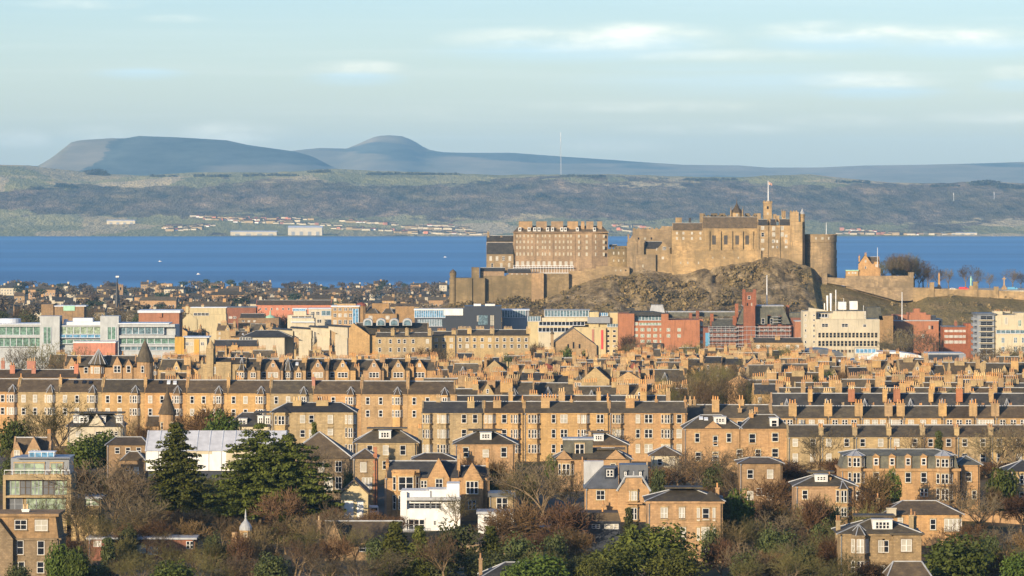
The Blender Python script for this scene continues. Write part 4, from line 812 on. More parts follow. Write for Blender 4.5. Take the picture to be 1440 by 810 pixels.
# centre right villas
h = V('box_dormer_villa', 'slate-roofed villa with a tall grey box dormer above the lead-roofed villa', 'house', 965, 779, 888, 646, wall='sandr', roof='slate', depth=12)
h.body(); h.Rf.hip(h.lx(777), h.lx(890), -.4, 12.4, h.lz(646), h.lz(632), 4, 0, 1)
q = B(); q.box(h.lx(792), h.lx(834), 3, 9, h.lz(640), h.lz(620)); q.box(h.lx(791), h.lx(836), 2.6, 9.4, h.lz(620), h.lz(617.5), 1); h.part('dormer', q, ['slateg', 'lead']); h.win(815.5, 625, 640, style='two', wpx=13, dy=2.95)
h.front_gable(866, 30, 632.5, 646, .2, 4, yb=646); h.front_gable(793, 24, 633, 646, .2, 4, yb=646)
h.bay(796, 22, 648, None, 1.0, [(652, 668)], None); h.chim(819, 4, 643, 676, dy=-1.2, pots=1); h.wins([840, 862], [(652, 666)], wpx=8); h.flat(632, 840, 880, y0=4, d=4, h=.3, o=0); h.done()
h = V('mansard_lodge', 'hipped slate house with a pale roof dormer in front of the long tenement', 'house', 1010, 800, 884, 626, wall='sandd', roof='slateb', depth=11); h.body(); h.hip(608, ins=6); h.flat(608, 822, 858, y0=4, d=3.5, h=.3, o=0); h.dormer(842, 14, 611, 620, dy=1.5, d=3, style='three'); h.chim(830, 4, 606, 620, dy=2, pots=2); h.wins([815, 840, 866], [(630, 642)]); h.done()
h = V('brown_hip_cottage', 'white-walled cottage with dark hip roof behind bare trees', 'house', 985, 917, 955, 641, wall='cream', roof='slateb', depth=9); h.body(); h.hip(627, 914, 958, ins=4); h.wins([928, 945], [(645, 655)]); h.done()
h = V('lead_roof_villa', 'orange sandstone villa with a curved front gable and dark lead roof with skylight', 'house', 872, 823, 914, 687, wall='sandr', roof='leadd', depth=12)
h.body(); h.Rf.faces([(h.x0-.3, -.4, h.lz(687)), (h.lx(870), -.4, h.lz(687)), (h.lx(870), 6, h.lz(654, 6)), (h.lx(850), 6, h.lz(654, 6)), (h.x0-.3, 12.4, h.lz(687)), (h.lx(870), 12.4, h.lz(687))], [(0, 1, 2, 3), (3, 2, 5, 4), (0, 3, 4), (1, 5, 2), (0, 4, 5, 1)], 0)
h.Rf.box(h.lx(872), h.lx(912), 3.2, 9.5, h.lz(687), h.lz(655), 0); h.Rf.box(h.lx(822), h.lx(850), 8, 11, h.lz(687), h.lz(652), 1); h.dormer(858, 14, 658.5, 672, dy=2.2, d=4, m='dgrey', roof='leadd', style='two'); h.dormer(880, 5, 662, 670, dy=2.8, d=2, m='dgrey', roof='leadd', style='sash'); h.dormer(901, 5, 662, 670, dy=2.8, d=2, m='dgrey', roof='leadd', style='sash')
a, b_ = h.lx(869), h.lx(913); xm = (a+b_)/2; zt = h.lz(668); zb2 = h.lz(688)
h.W.prism([(a, 0), (b_, 0), (b_, zb2), (b_-1.4, zb2+1.4), (xm+1.6, zt-.4), (xm, zt), (xm-1.6, zt-.4), (a+1.4, zb2+1.4), (a, zb2)], -.8, .3)
for e in (-1, 1): h.Rf.tube((xm+e*(b_-a)/2*1.08, -.9, zb2-.3), (xm+e*1.6, -.9, zt-.2), .2, .2, 5, 1)
h.Rf.tube((xm-1.7, -.9, zt-.25), (xm+1.7, -.9, zt-.25), .25, .25, 5, 1); h.Rf.tube((xm, -.8, zt), (xm, -.8, zt+.8), .2, .1, 5, 1)
h.win(844.5, 689.5, 703, style='six', wpx=12); h.bay(891.5, 20, 687, None, 1.3, [(690.5, 703), (714, 730)], None); h.W.box(h.lx(880), h.lx(903), -2.0, -.8, h.lz(708), h.lz(706)); h.course(711, 823, 914); h.course(715, 823, 914); h.chim(911, 4, 649, 700, dy=4, pots=1); h.chim(848, 3, 702, 722, dy=-2, pots=1); h.win(845, 718, 731, style='two', wpx=12)
h.done(rm=['leadd', 'lead'])
h = V('hipped_villa', 'two-storey sandstone villa with hipped roof and pale ridges, tall chimney at its right', 'house', 835, 911, 1016, 705, wall='sandr', roof='slate', depth=13)
h.body(); h.cornice(h=.4, o=.4); h.hip(687, 909, 1018, ins=6); h.flat(687, 936, 990, y0=4, d=5, h=.3, o=0); h.course(729.5); h.course(735)
h.win(934, 713.5, 730, style='two', wpx=10, pane='blind'); h.win(959, 713.5, 730, style='two', wpx=8, pane='blind'); h.win(992.5, 715, 731, wpx=10); h.wins([982, 1004], [(714, 732)], wpx=4, pane='blind', style='none'); h.win(992, 741, 759, style='six', wpx=11, pane='blind'); h.wins([982, 1004], [(742, 760)], wpx=4, pane='blind', style='none'); h.wins([934, 960], [(742, 758)], wpx=9); h.win(993, 768, 777, style='two', wpx=13)
h.chim(1010.5, 5, 678, 710, dy=5, pots=1); q = B(); q.box(h.lx(1001), h.lx(1015), -1.5, 0, 0, h.lz(762)); h.part('buttress', q, ['rubble']); h.Rf.faces([(h.lx(985), -.5, h.lz(705)), (h.lx(1018), -.5, h.lz(705)), (h.lx(1000), 3, h.lz(691))], [(0, 1, 2)]); h.done()
h = V('flat_garage', 'long flat-roofed grey garage with white windows below the villa with the curved gable', 'garage', 852, 776, 872, 734, wall='dgrey', roof='slateb', depth=8); h.body(); h.W.box(h.x0, h.x1, -.5, 8.3, h.lz(735), h.lz(733)); h.Rf.prism([(h.x0-.2, h.lz(733.6)), (h.x1+.2, h.lz(733.6)), (h.x1-.3, h.lz(721)), (h.x0+.3, h.lz(721))], 0, 8); h.win(792, 736.5, 743, style='three', wpx=12, pane='blind'); h.win(860, 736.5, 744, style='three', wpx=20, pane='blind'); h.win(838, 737, 743, style='two', wpx=12); h.chim(848, 3, 713, 722, dy=3, pots=1, mat='white'); h.W.box(h.lx(720), h.lx(776), 1, 7, 0, h.lz(742)); h.done()
# T houses right of centre
h = V('pair_villa', 'pair of tall stone villas with hipped slate roofs and a white dormer beside the terrace', 'house', 1010, 962, 1111, 603, wall='sandr', roof='slate', depth=12)
h.body(962, 1040); h.body(1041, 1111); h.hip(583.5, 962, 1042, ins=4.5); h.hip(583, 1042, 1111, ins=3.5); h.cornice(h=.25); h.course(623); h.dormer(1013, 17, 586.5, 595, dy=1.8, d=3, style='three'); h.dormer(1089, 12, 588, 602, dy=.8, d=3, style='sash')
h.front_gable(1003, 26, 592, 602.5, .1, 3, yb=603); h.wins([980.5, 1025], [(609, 622)], wpx=7); h.win(1006, 613, 627, wpx=7); h.win(1058, 610, 624, wpx=9); h.wins([1090], [(609, 621), (631, 643)], wpx=9); h.wins([982, 1006], [(636, 648)], wpx=8); h.win(1006, 640, 652, wpx=8); h.wins([1040, 1066], [(632, 643)], wpx=8); h.chim(1058, 6, 575, 590, dy=5); h.chim(1066, 6, 572, 590, dy=8); h.skylight(987, 589, yr=583.5); h.skylight(994, 590, yr=583.5); h.done()
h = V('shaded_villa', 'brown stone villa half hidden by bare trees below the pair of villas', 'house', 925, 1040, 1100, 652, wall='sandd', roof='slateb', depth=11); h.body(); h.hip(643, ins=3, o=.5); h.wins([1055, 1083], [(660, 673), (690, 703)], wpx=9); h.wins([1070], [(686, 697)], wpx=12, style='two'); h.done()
# mansard block
h = V('mansard_tenement', 'wide orange sandstone mansard block with a row of pedimented dormers', 'tenement', 918, 1183, 1349, 659, wall='sandr', roof='slateg', depth=13)
h.body(); h.cornice(h=.5, o=.35); h.course(662.5); h.Rf.prism([(h.x0+.1, h.lz(659)), (h.x1-.1, h.lz(659)), (h.x1-.8, h.lz(641)), (h.x0+.8, h.lz(641))], .35, 12.5); h.Rf.hip(h.x0+.3, h.x1-.3, .1, 12.6, h.lz(641), h.lz(634), 4, 0, 1)
for x, w_ in ((1232, 9), (1254.5, 9), (1277, 9), (1299, 9)): h.dormer(x, w_, 642, 656, dy=-.05, d=3, m='sandr', roof='sandr', style='sash', ped=True)
h.bay(1204, 24, 641, None, 1.2, [(643.5, 656), (664, 679), (690, 703)], 634, roofm='lead'); h.bay(1328, 24, 641, None, 1.2, [(645, 656.5), (666, 680), (687, 703)], 634, roofm='lead')
h.wins([1232, 1254.5, 1277, 1299], [(664.5, 678.5)], wpx=8); h.wins([1232, 1254], [(688, 702)], wpx=8); h.win(1299.5, 687, 698, style='two', wpx=10); h.W.box(h.lx(1318), h.lx(1340), -1.5, 0, h.lz(683), h.lz(681)); h.chim(1263, 6, 626, 640, dy=6); h.done()
h = V('tenement_wing', 'lower sandstone wing with hipped roof at the right end of the mansard block', 'house', 921, 1350, 1378, 654, wall='sandr', roof='slateg', depth=11); h.body(); h.cornice(h=.3); h.hip(641, 1344, 1380, ins=3); h.win(1362, 664, 677, wpx=8); h.course(680); h.wins([1356, 1370], [(690, 702)], wpx=7); h.done()
# right foreground
h = V('bay_roof_villa', 'hip-roofed villa with white dormer and cone-roofed bay behind the red-brown shrubs', 'house', 870, 1119, 1203, 684, wall='sandr', roof='slate', depth=12); h.body(); h.cornice(h=.3); h.hip(665, 1117, 1205, ins=6); h.dormer(1156, 18, 668, 677, dy=1.8, d=3, style='three'); h.flat(665, 1138, 1176, y0=4.5, d=3.5, h=.3, o=0); h.bay(1186, 22, 687, None, 1.4, [(689, 706), (713, 726)], 677); h.win(1132, 689, 702, wpx=8); h.chim(1168, 4, 664, 676, dy=3, pots=1); h.wins([1132, 1156], [(714, 727)], wpx=8); h.done()
h = V('dormer_house', 'double-fronted stone house with wide white dormer, slate roof and white-ridged bay', 'house', 792, 1181, 1295, 751, wall='rubble', roof='slate', depth=12)
h.body(); h.body(1256, 1295, 750, y0=-.8, d=2); h.cornice(h=.3, o=.3); h.hip(728, 1179, 1297, ins=7); h.flat(727, 1204, 1262, y0=4, d=5, h=.3, o=0); h.flat(749, 1253, 1297, y0=-.9, d=2.5, h=.35, o=.25)
h.dormer(1242, 28, 731, 746, dy=1.5, d=4, style='four', roof='lead'); h.bay(1209, 26, 752, None, 1.5, [(757.5, 777), (788, 806)], 739); h.win(1239, 760, 777, wpx=8, pane='blind'); h.win(1246, 760, 777, wpx=8); h.win(1274, 758, 775, style='two', wpx=15, dy=-.8); h.W.box(h.lx(1251), h.lx(1256), -.3, 0, h.lz(790), h.lz(760)); h.course(790); h.win(1274, 795, 808, style='two', wpx=15, dy=-.8); h.win(1241, 795, 806, wpx=8); h.win(1208, 789, 797, wpx=7)
h.chim(1182, 6, 724, 756, dy=6, pots=2, mat='sand2'); h.chim(1285, 6, 716, 750, dy=5, pots=1, mat='sand2'); h.chim(1289.5, 8, 718, 752, dy=7, pots=2, mat='sand2'); h.done()
h = V('slate_shed', 'low slate roof with pale edge in front of the dormer house at the bottom', 'outbuilding', 772, 1250, 1308, 812, wall='rubble', roof='slateb', depth=8); h.body(); h.hip(789.5, ins=1.5); h.done()
h = V('brown_roof_bungalow', 'stone bungalow with a long brown slate roof and white bay behind the dormer house', 'bungalow', 858, 1246, 1352, 724, wall='sandr', roof='slateb', depth=12)
h.body(); h.hip(704, 1240, 1354, ins=5); h.win(1266, 728, 736, wpx=7, pane='blind'); h.win(1340, 730, 747, style='four', wpx=24, pane='blind'); h.win(1312, 730, 745, wpx=8); h.win(1283, 729, 738, style='two', wpx=9); h.chim(1238, 5, 693, 716, dy=6, pots=1, mat='sand2'); h.chim(1252.5, 13, 714, 725, dy=-1.5, pots=0, mat='cream'); h.done()
h = V('edge_villa', 'slate-roofed villa cut by the right edge of the photograph', 'house', 905, 1422, 1470, 663, wall='sand2', roof='slated', depth=11); h.body(); h.hip(647, 1417, 1474, ins=4); h.win(1437, 668, 681, wpx=6); h.wins([1437], [(692, 704)], wpx=7); h.done()
h = V('grey_stone_house', 'brown stone house mostly hidden by shrubs left of the cedar', 'house', 905, 30, 60, 690, wall='sandd', depth=6) if 0 else None
def gwall(label, pts, Y0, ht, mat='rubble'):
    t = B(); n = len(pts)
    for (a, ya), (b, yb) in zip(pts, pts[1:]):
        za, zb_ = gz(ya)-1, gz(yb)-1; A = Vector((WX(a, ya), ya)); C = Vector((WX(b, yb), yb)); d = (C-A).normalized(); pn = Vector((-d.y, d.x))*.25
        for hh, e in ((ht, 1), (ht+.18, 1.3)):
            k = 0 if e == 1 else ht; w_ = pn*e
            P_ = [(A-w_).to_tuple()+(za+k,), (C-w_).to_tuple()+(zb_+k,), (C+w_).to_tuple()+(zb_+k,), (A+w_).to_tuple()+(za+k,)]; Q_ = [(p[0], p[1], p[2]+hh-k) for p in P_]
            t.faces(P_+Q_, [(3, 2, 1, 0), (4, 5, 6, 7), (0, 1, 5, 4), (1, 2, 6, 5), (2, 3, 7, 6), (3, 0, 4, 7)])
    o = t.obj('garden_wall', mat); tag(o, label, 'wall'); return o
gwall('long stone garden wall running below the tenement wing at the right', [(1290, 905), (1380, 900), (1460, 893)], 0, 3.4, 'sandr'); gwall('stone garden wall beside the orange hipped villa', [(1012, 842), (1045, 860), (1100, 866)], 0, 3.0)
gwall('garden wall in front of the white annexe and villa', [(640, 850), (720, 845), (770, 850)], 0, 2.6); gwall('stone wall along the lane below the bungalow', [(1330, 838), (1400, 832), (1460, 828)], 0, 3.0)
# ------------------------------------------------------------------ the long terraces
def unit_label(base, n): return base
# T3: long three-storey tenement
def tenement(Y, x0, x1, ye, yr, xs_bay, xs_win, rows, label, wall='sand', roof='slate', chims=(), depth=12, group=None, lit=.3, conetop=None, name='tenement'):
    h = V(name, label, 'tenement', Y, x0, x1, ye, wall=wall, roof=roof, depth=depth, litp=lit)
    h.body(h.x0/h.k+h.xc+.03, h.x1/h.k+h.xc-.03); h.cornice(h=.3, o=.2, x0=x0+.2, x1=x1-.2); h.gable(yr, x0, x1)
    for y0, y1 in rows[:-1]: h.course(y1+4, x0+.3, x1-.3)
    for x, w_ in xs_bay: h.bay(x, w_, ye+.5, None, 1.0, rows, conetop)
    for x, w_, st in xs_win: h.wins([x], rows, wpx=w_, style=st)
    for c in chims: h.chim(*c)
    return h
R3 = [(582.5, 595), (603.5, 616), (624.5, 637)]
tenement(1060, 593, 680, 581, 564.5, [(601, 14), (623, 17)], [(652.5, 7, 'sash'), (680-12, 7, 'sash')], R3, 'leftmost tenement of the long three-storey row with canted bays at its corner', chims=[(616, 6, 553, 573), (662, 10, 558, 581, 3, 1.2)], roof='slated', wall='sand2').done()
tenement(1060, 680.1, 737, 581, 564.5, [(689, 16), (725, 14)], [(709, 7, 'sash')], R3, 'three-storey tenement with a big chimney in the long row, above the gothic house', chims=[(699, 11, 557, 581, 3, 1.2)], roof='slateb').done()
tenement(1060, 737.1, 857, 581, 564.5, [(751, 17), (820.5, 17)], [(778.5, 6, 'sash'), (793, 10, 'two'), (844, 10, 'two')], R3, 'broad three-storey tenement in the middle of the long row', chims=[(767, 12, 553, 581, 3, 1.2), (735, 3, 556, 570), (804, 4, 556, 568), (775, 18, 553.5, 566, 9, 1.2)]).done()
tenement(1060, 857.1, 966, 581, 564.5, [(869, 16), (938, 17)], [(897, 6, 'sash'), (912, 11, 'two'), (955, 7, 'sash')], R3, 'three-storey tenement at the right end of the long row behind bare trees', wall='sandr', chims=[(886.5, 12, 554, 581, 3, 1.2), (855.5, 3, 552, 568), (924, 4, 556, 570), (890, 19, 555, 566, 9, 1.2), (965, 4, 556, 570)]).done()
tenement(1068, 966.1, 1085, 588, 569, [], [(985, 7, 'sash'), (1040, 7, 'sash'), (1068, 7, 'sash')], [(592, 602), (612, 622)], 'slate-roofed tenement between the long row and the right-hand terrace', chims=[(1007, 10, 556, 588, 3, 1.2), (988, 6, 570, 580), (1044, 8, 556, 575), (1041, 5, 568, 580, 2), (972, 4, 556, 570), (978, 4, 556, 570)]).done()
# T1: right terrace of two storeys
T1 = [1108, 1155, 1202.5, 1250.5, 1298, 1346, 1394, 1446]
for i in range(7):
    a, b_ = T1[i], T1[i+1]
    h = V('terraced_house', '', 'house', 1005, a+.05, b_-.05, 615, wall='sandd' if i in (4,) else 'sand2', roof='slate' if i < 5 else 'slateb', depth=11)
    h.body(); h.gable(597.5, o=.2); h.cornice(h=.2, o=.15, x0=a+.2, x1=b_-.2)
    q = (b_-a)
    h.wins([a+q*.22, a+q*.75], [(616.8, 628), (637.5, 650)], wpx=7.5, style='sash')
    h.chim(b_, 6.5, 594.5, 617, dy=1.2, d=1.1, pots=2, mat='sand2'); h.chim(b_-1, 4, 595, 605, dy=7, d=1, pots=2)
    h.done(); auto(h.root, 'terraced house in the two-storey row behind the mansard block', a); h.root['group'] = 'terraced houses behind the mansard block'
# T2: next row up
T2 = [1085, 1118, 1165, 1211, 1250, 1270, 1326, 1372, 1400, 1450]
for i in range(9):
    a, b_ = T2[i], T2[i+1]
    h = V('terraced_house', '', 'house', 1100, a+.05, b_-.05, 588, wall='sand', roof='slateb' if i > 5 else 'slate', depth=11); h.body(); h.gable(570.5, o=.2); q = b_-a
    h.wins([a+q*.2, a+q*.5, a+q*.78], [(590, 598), (606, 617)], wpx=8, style='two', pane='blind' if i % 2 else None)
    h.chim(b_ if i % 2 else b_-3, 11, 561.5, 588, dy=1.2, d=1.1, mat='sand'); h.chim(a+q*.5, 4, 566, 576, dy=6, pots=2)
    h.done(); auto(h.root, 'terraced house in the second row above the mansard block', a); h.root['group'] = 'second row terraced houses'
# T5: long left terrace
T5 = [-12, 25, 83, 143, 203, 262, 320, 380, 440, 508, 573, 640]
for i in range(11):
    a, b_ = T5[i], T5[i+1]; q = b_-a; off = 0 if i < 6 else 3
    h = V('terraced_house', '', 'house', 1155, a+.05, b_-.05, 551+i*.4, wall=RW.choice(['sand', 'sand', 'sand2', 'sandr']), roof=['slateb', 'slateb', 'slateb', 'slate'][i % 4], depth=12, litp=.2)
    h.body(); h.cornice(h=.25, o=.2, x0=a+.2, x1=b_-.2); h.gable(532.5+i*.35, o=.25)
    y = 551+i*.4; rows = [(y+3.5, y+14.5), (y+22, y+32)]
    h.bay(a+q*.78, 15, y+.5, None, .9, rows, y-10); h.wins([a+q*.14, a+q*.42], rows, wpx=6); h.course(y+18, a+.3, b_-.3)
    if i < 10: h.chim(b_, 4.5, 525, 546, dy=4 if i % 2 else 8, d=1.2, pots=1, mat='sand' if i != 7 else 'pink')
    if i in (2, 4): h.skylight(a+q*.35, 538, yr=532.5); h.skylight(a+q*.55, 538, yr=532.5); h.skylight(a+q*.7, 538.5, yr=532.5)
    h.done(); auto(h.root, 'bay-windowed terraced house in the long row above the conifers', a); h.root['group'] = 'houses of the long left terrace'
# right side rows between avenue and edge
for (Y, ye, yr, xs, mat, rf, lab) in ((1190, 577, 553, [1085, 1140, 1198, 1245, 1262, 1310, 1350, 1395, 1450], 'sandr', 'slated', 'blue-slated terraced house with brick chimneys, third row at right'),
                                 (1275, 563, 545, [1095, 1130, 1180, 1222, 1270, 1312, 1362, 1400, 1450], 'sand', 'slate', 'terraced house with low slate roof, fourth row at right'),
                                 (1130, 577, 556, [640, 718, 790, 842, 905, 940], 'sand', 'slated', 'blue-slated tenement directly behind the long three-storey row')):
    for i in range(len(xs)-1):
        a, b_ = xs[i], xs[i+1]; q = b_-a
        h = V('terraced_house', '', 'house', Y, a+.05, b_-.05, ye, wall=mat, roof=rf if RW.random() < .75 else 'slateb', depth=11); h.fine = False; h.body(); h.gable(yr, o=.2); h.wins([a+q*.25, a+q*.7], [(ye+3, ye+12)], wpx=6)
        h.chim(b_, 9 if i % 2 else 6, yr-11, yr+12, dy=2, d=1.2, mat='red' if (i % 2 and mat == 'sandr') else 'sand'); h.chim(a+q*.45, 12 if i % 3 else 7, yr-8, yr+10, dy=6, d=1.1, mat='sand2')
        h.bay(a+q*.4, 12, ye, None, .8, [], yr+8)
        h.done(); auto(h.root, lab, a); h.root['group'] = lab+' group'
# ------------------------------------------------------------------ mid-distance landmarks
def mid(name, label, cat, Y, x0, x1, ye, wall, roof='lead', depth=18, yb=None, **k):
    return House(name, label, cat, Y, x0, x1, ye, wall, roof, depth, yb=yb, fine=False, **k)
# glass office at left
h = mid('glass_office', 'long white and green glass office with two pale stair towers and curved ends', 'office', 2120, -30, 246, 456, 'offc', 'zinc', 30)
def strip(h, x0, x1, y0, y1, pane, dy, n=None, frame='zinc', name='window_band'):
    a, b_ = h.lx(x0), h.lx(x1); z0, z1 = h.lz(y1), h.lz(y0); q = B(); q.box(a, b_, dy-.05, dy+.3, z0, z1, 0)
    n = n or max(2, int((b_-a)/3))
    for i in range(n+1): x = a+(b_-a)*i/n; q.box(x-.14, x+.14, dy-.22, dy-.06, z0, z1, 1)
    q.box(a, b_, dy-.2, dy-.06, z0, z0+.25, 1); return q.obj(name, [pane, frame], h.root)
h.W.box(h.lx(-30), h.lx(246), 3, 30, 0, h.lz(458)); h.W.box(h.lx(56), h.lx(84), -.5, 12, 0, h.lz(444.5)); h.W.box(h.lx(141), h.lx(167), -.5, 12, 0, h.lz(444.5)); h.W.box(h.lx(84), h.lx(141), 1, 12, h.lz(459.5), h.lz(457.5)); h.W.box(h.lx(80), h.lx(84), .2, 10, 0, h.lz(459)); h.W.box(h.lx(141), h.lx(151), .2, 10, 0, h.lz(459))
for y in (456.5, 472): 
    h.W.box(h.lx(-30), h.lx(58), 0, 6, h.lz(y+3), h.lz(y)); h.W.box(h.lx(166), h.lx(246), 0, 6, h.lz(y+3.5), h.lz(y-.5))
h.W.box(h.lx(-30), h.lx(246), 2, 6, 0, h.lz(489)); h.W.box(h.lx(166), h.lx(246), .5, 6, h.lz(487.5), h.lz(484.5))
for a, b_, y0, y1, pn, dy in ((-30, 56, 459.5, 471.8, 'ggl', 1.5), (-30, 58, 475, 488, 'ggl', 1.5), (61, 72, 460, 484, 'ggl', -.6), (84, 141, 460, 470.5, 'ggl2', 1.5), (82, 143, 471, 475.5, 'bgl', .9), (84, 141, 478, 484, 'ggl', 1.5), (151, 163, 460, 478, 'ggl', -.6), (168, 230, 459.5, 470.5, 'tgl', 1.5), (168, 246, 475, 484, 'ggl', 1.5), (166, 246, 487.5, 493, 'tgl', 1.5)): strip(h, a, b_, y0, y1, pn, dy)
h.Rf.box(h.lx(-30), h.lx(58), -.6, 20, h.lz(456.5), h.lz(455)); h.Rf.box(h.lx(166), h.lx(238), -.6, 20, h.lz(456), h.lz(454.3)); h.Rf.box(h.lx(88), h.lx(141), 4, 20, h.lz(457.5), h.lz(453)); h.Rf.lathe([(h.lx(120)-h.lx(105), h.lz(458)), (h.lx(120)-h.lx(105), h.lz(449))], 20, (h.lx(10), 14)); h.Rf.box(h.lx(100), h.lx(128), 8, 16, h.lz(453), h.lz(448)); h.Rf.box(h.lx(88), h.lx(93), 6, 9, h.lz(453), h.lz(449.5)); h.done()
h = mid('pink_wall_block', 'low pink brick block with a pale roof edge in front of the glass office', 'block', 1990, 103, 162, 482, 'pink', 'white', 14); h.body(); h.flat(480.5, h=.6, o=.2); h.done()
h = mid('brick_theatre', 'plain red brick box with rounded grey roof edge right of the glass office', 'block', 2300, 195, 252, 440, 'red', 'zinc', 22); h.body(); h.flat(436.5, h=1.3, o=.6); h.W.box(h.lx(223), h.lx(228), -.8, 0, h.lz(446), h.lz(440)); h.done()
h = mid('yellow_block', 'ochre and cream block with small paired windows in front of the red brick box', 'block', 2010, 246, 293, 476, 'cream', 'zinc', 14); h.body(258, 291); h.W.box(h.lx(246), h.lx(259), -1, 10, 0, h.lz(474), 1); h.W.box(h.lx(273), h.lx(280), -.3, 1, 0, h.lz(477), 1); h.flat(473.5, 258, 293, h=.5, o=.4); h.wins([263, 269.5, 284.5], [(481, 486)], 1.6, 'two'); h.done(wm=['cream', 'yel2'])
h = mid('spire_church', 'dark church tower with a tall thin spire topped by a white cross', 'church', 3300, 158, 172, 445, 'sandd', 'black', 6); h.W.box(h.lx(161), h.lx(169), 0, 5, 0, h.lz(436)); h.Rf.lathe([(2.6, h.lz(436)), (1.2, h.lz(410)), (.2, h.lz(392)), (.2, h.lz(389))], 8, (h.lx(164.5), 2.5))
q = B(); q.box(h.lx(162.2), h.lx(166.8), 2.2, 2.8, h.lz(390.2), h.lz(388)); h.part('finial', q, ['white'])
for x in (162, 167): h.W.lathe([(.5, h.lz(436)), (.05, h.lz(426))], 4, (h.lx(x), .5))
h.done()
h = mid('green_panel_block', 'low grey block with a bright green panel beyond the glass office', 'block', 2700, 58, 122, 431, 'sandd', 'zinc', 16); h.body(58, 75, 428); h.body(75, 118, 430.5, y0=1); q = B(); q.box(h.lx(89), h.lx(105), .5, 1, h.lz(437), h.lz(430)); h.part('panel', q, ['copper']); h.flat(429.8, 74, 120, y0=1, h=.6); h.done()
h = mid('orange_block', 'long orange block with small square windows and a brown roof beyond the dome', 'block', 2900, 360, 466, 429, 'pink', 'slateb', 16); h.body(); h.gable(422, o=.4); h.wins([366+8*i for i in range(9)]+[445], [(433, 436)], 1.2, 'none'); h.done()
h = mid('domed_hall', 'brown stone hall with a bright green copper dome', 'hall', 2650, 335, 392, 447, 'sandd', 'slate', 18); h.body(); h.gable(441, 337, 372); h.course(450); h.wins([342, 350, 358], [(450, 453)], 1.4); h.W.lathe([(3.9, 0), (3.9, h.lz(452))], 16, (h.lx(379.5), 4)); cu = B(); cu.lathe([(3.8, h.lz(452)), (3.7, h.lz(449)), (3, h.lz(446)), (1.6, h.lz(444)), (.4, h.lz(443)), (.3, h.lz(438)), (.05, h.lz(436))], 16, (h.lx(379.5), 4)); h.part('dome', cu, ['copper']); h.done()
h = mid('cream_villa_block', 'cream block with white curved gable and window strip left of the orange block', 'block', 2600, 257, 318, 437, 'yell', 'zinc', 14); h.body(262, 318, 442); h.body(266, 317, 433, y0=3, d=9); h.front_gable(267, 20, 440, 449, .5, 3); h.win(283, 440, 444, style='four', wpx=22); h.flat(432, 268, 318, y0=3, d=9, h=.5); h.chim(262, 4, 428, 440, dy=6); h.chim(284, 4, 427, 434, dy=6); h.done()
h = mid('brown_block', 'brown brick block behind the cream block with white windows below', 'block', 2680, 318, 360, 432, 'redd', 'leadd', 14); h.body(); h.flat(431.5, h=.5); h.wins([324, 330], [(445, 448)], 2, 'two'); h.done()
h = mid('stepped_terrace_block', 'pale stepped modern block with balconies beside the beige stone flats', 'block', 2480, 403, 442, 446, 'conc', 'zinc', 16); h.body(406, 442, 448); h.body(404, 440, 443.5, y0=2); h.body(412, 430, 437, y0=6, d=9); strip(h, 410, 438, 445, 447.3, 'pane', 1.7); strip(h, 411, 429, 434.5, 438, 'bgl', 5.8); h.flat(433.8, 411, 431, y0=6, d=8, h=.5); h.flat(452, 410, 442, y0=-1, d=1, h=.6); h.done()
h = mid('glazed_block', 'white-framed block with blue glass left of the beige stone flats', 'block', 2520, 434, 467, 435, 'conc', 'zinc', 16); h.body(); strip(h, 452, 465, 437, 444, 'tgl', -.1); h.wins([440, 447], [(438, 443)], 2, 'two'); h.wins([449, 464], [(449, 454)], 2.6, 'two'); h.flat(433.5, h=.5); h.done()
h = mid('beige_flats', 'beige stone flats with rows of small windows and a glazed corner', 'flats', 2440, 466, 505, 431, 'sand', 'zinc', 16); h.body(); h.wins([471, 478, 486, 493], [(433, 437), (441, 446), (450, 456)], 1.8, 'two'); strip(h, 496, 504, 434, 456, 'bgl', -.1); h.flat(429.8, h=.7); h.body(474, 500, 427.5, y0=3, d=9); h.done()
h = mid('tower_house', 'stone house with twin pyramid roofs and a red turret right of the beige flats', 'house', 2650, 503, 560, 439, 'sandd', 'slate', 14); h.body(512, 558, 441); h.hip(431, 514, 531, 441, ins=3); h.hip(431, 538, 553, 441, ins=3); h.body(523, 547, 427, y0=5, d=8); h.W.lathe([(3.2, 0), (3.2, h.lz(430))], 10, (h.lx(508), 2)); cu = B(); cu.lathe([(3.4, h.lz(430)), (2.6, h.lz(427)), (.1, h.lz(425))], 10, (h.lx(508), 2)); h.part('turret_roof', cu, ['rust']); h.body(556, 583, 431, y0=2, d=9); h.wins([521, 545], [(444, 449)], 2.2, 'two'); h.done()
# row of white mono-pitch ends
for i, x in enumerate((403, 429, 455, 480)):
    h = mid('sawtooth_house', '', 'house', 2060-i*4, x-9, x+12, 462-i*1.5, 'cream', 'slated', 16); a, b_ = h.x0, h.x1
    h.W.prism([(a-3, h.lz(466-i)), (b_-1, h.lz(476)), (b_-1, h.lz(465-i*1.5)), (a-3, h.lz(463-i*1.5))], 0, 14); h.Rf.prism([(a-4, h.lz(463-i*1.5)), (b_, h.lz(465-i*1.5)), (b_, h.lz(464-i*1.5)), (a-4, h.lz(461.6-i*1.5))], -.5, 15); h.W.box(a, b_-1.2, .5, 14, 0, h.lz(470)); h.done(); auto(h.root, 'cream gable end in the saw-tooth row beyond the stone terraces', x); h.root['group'] = 'saw-tooth gable row'
h = mid('dark_roof_hall', 'hall with a wide blue-black hipped roof left of the saw-tooth gables', 'hall', 2050, 345, 412, 475, 'cream', 'slated', 18); h.body(355, 400); h.hip(464.5, 340, 410, 474, ins=7); h.win(345, 474, 478, style='four', wpx=16); h.done()
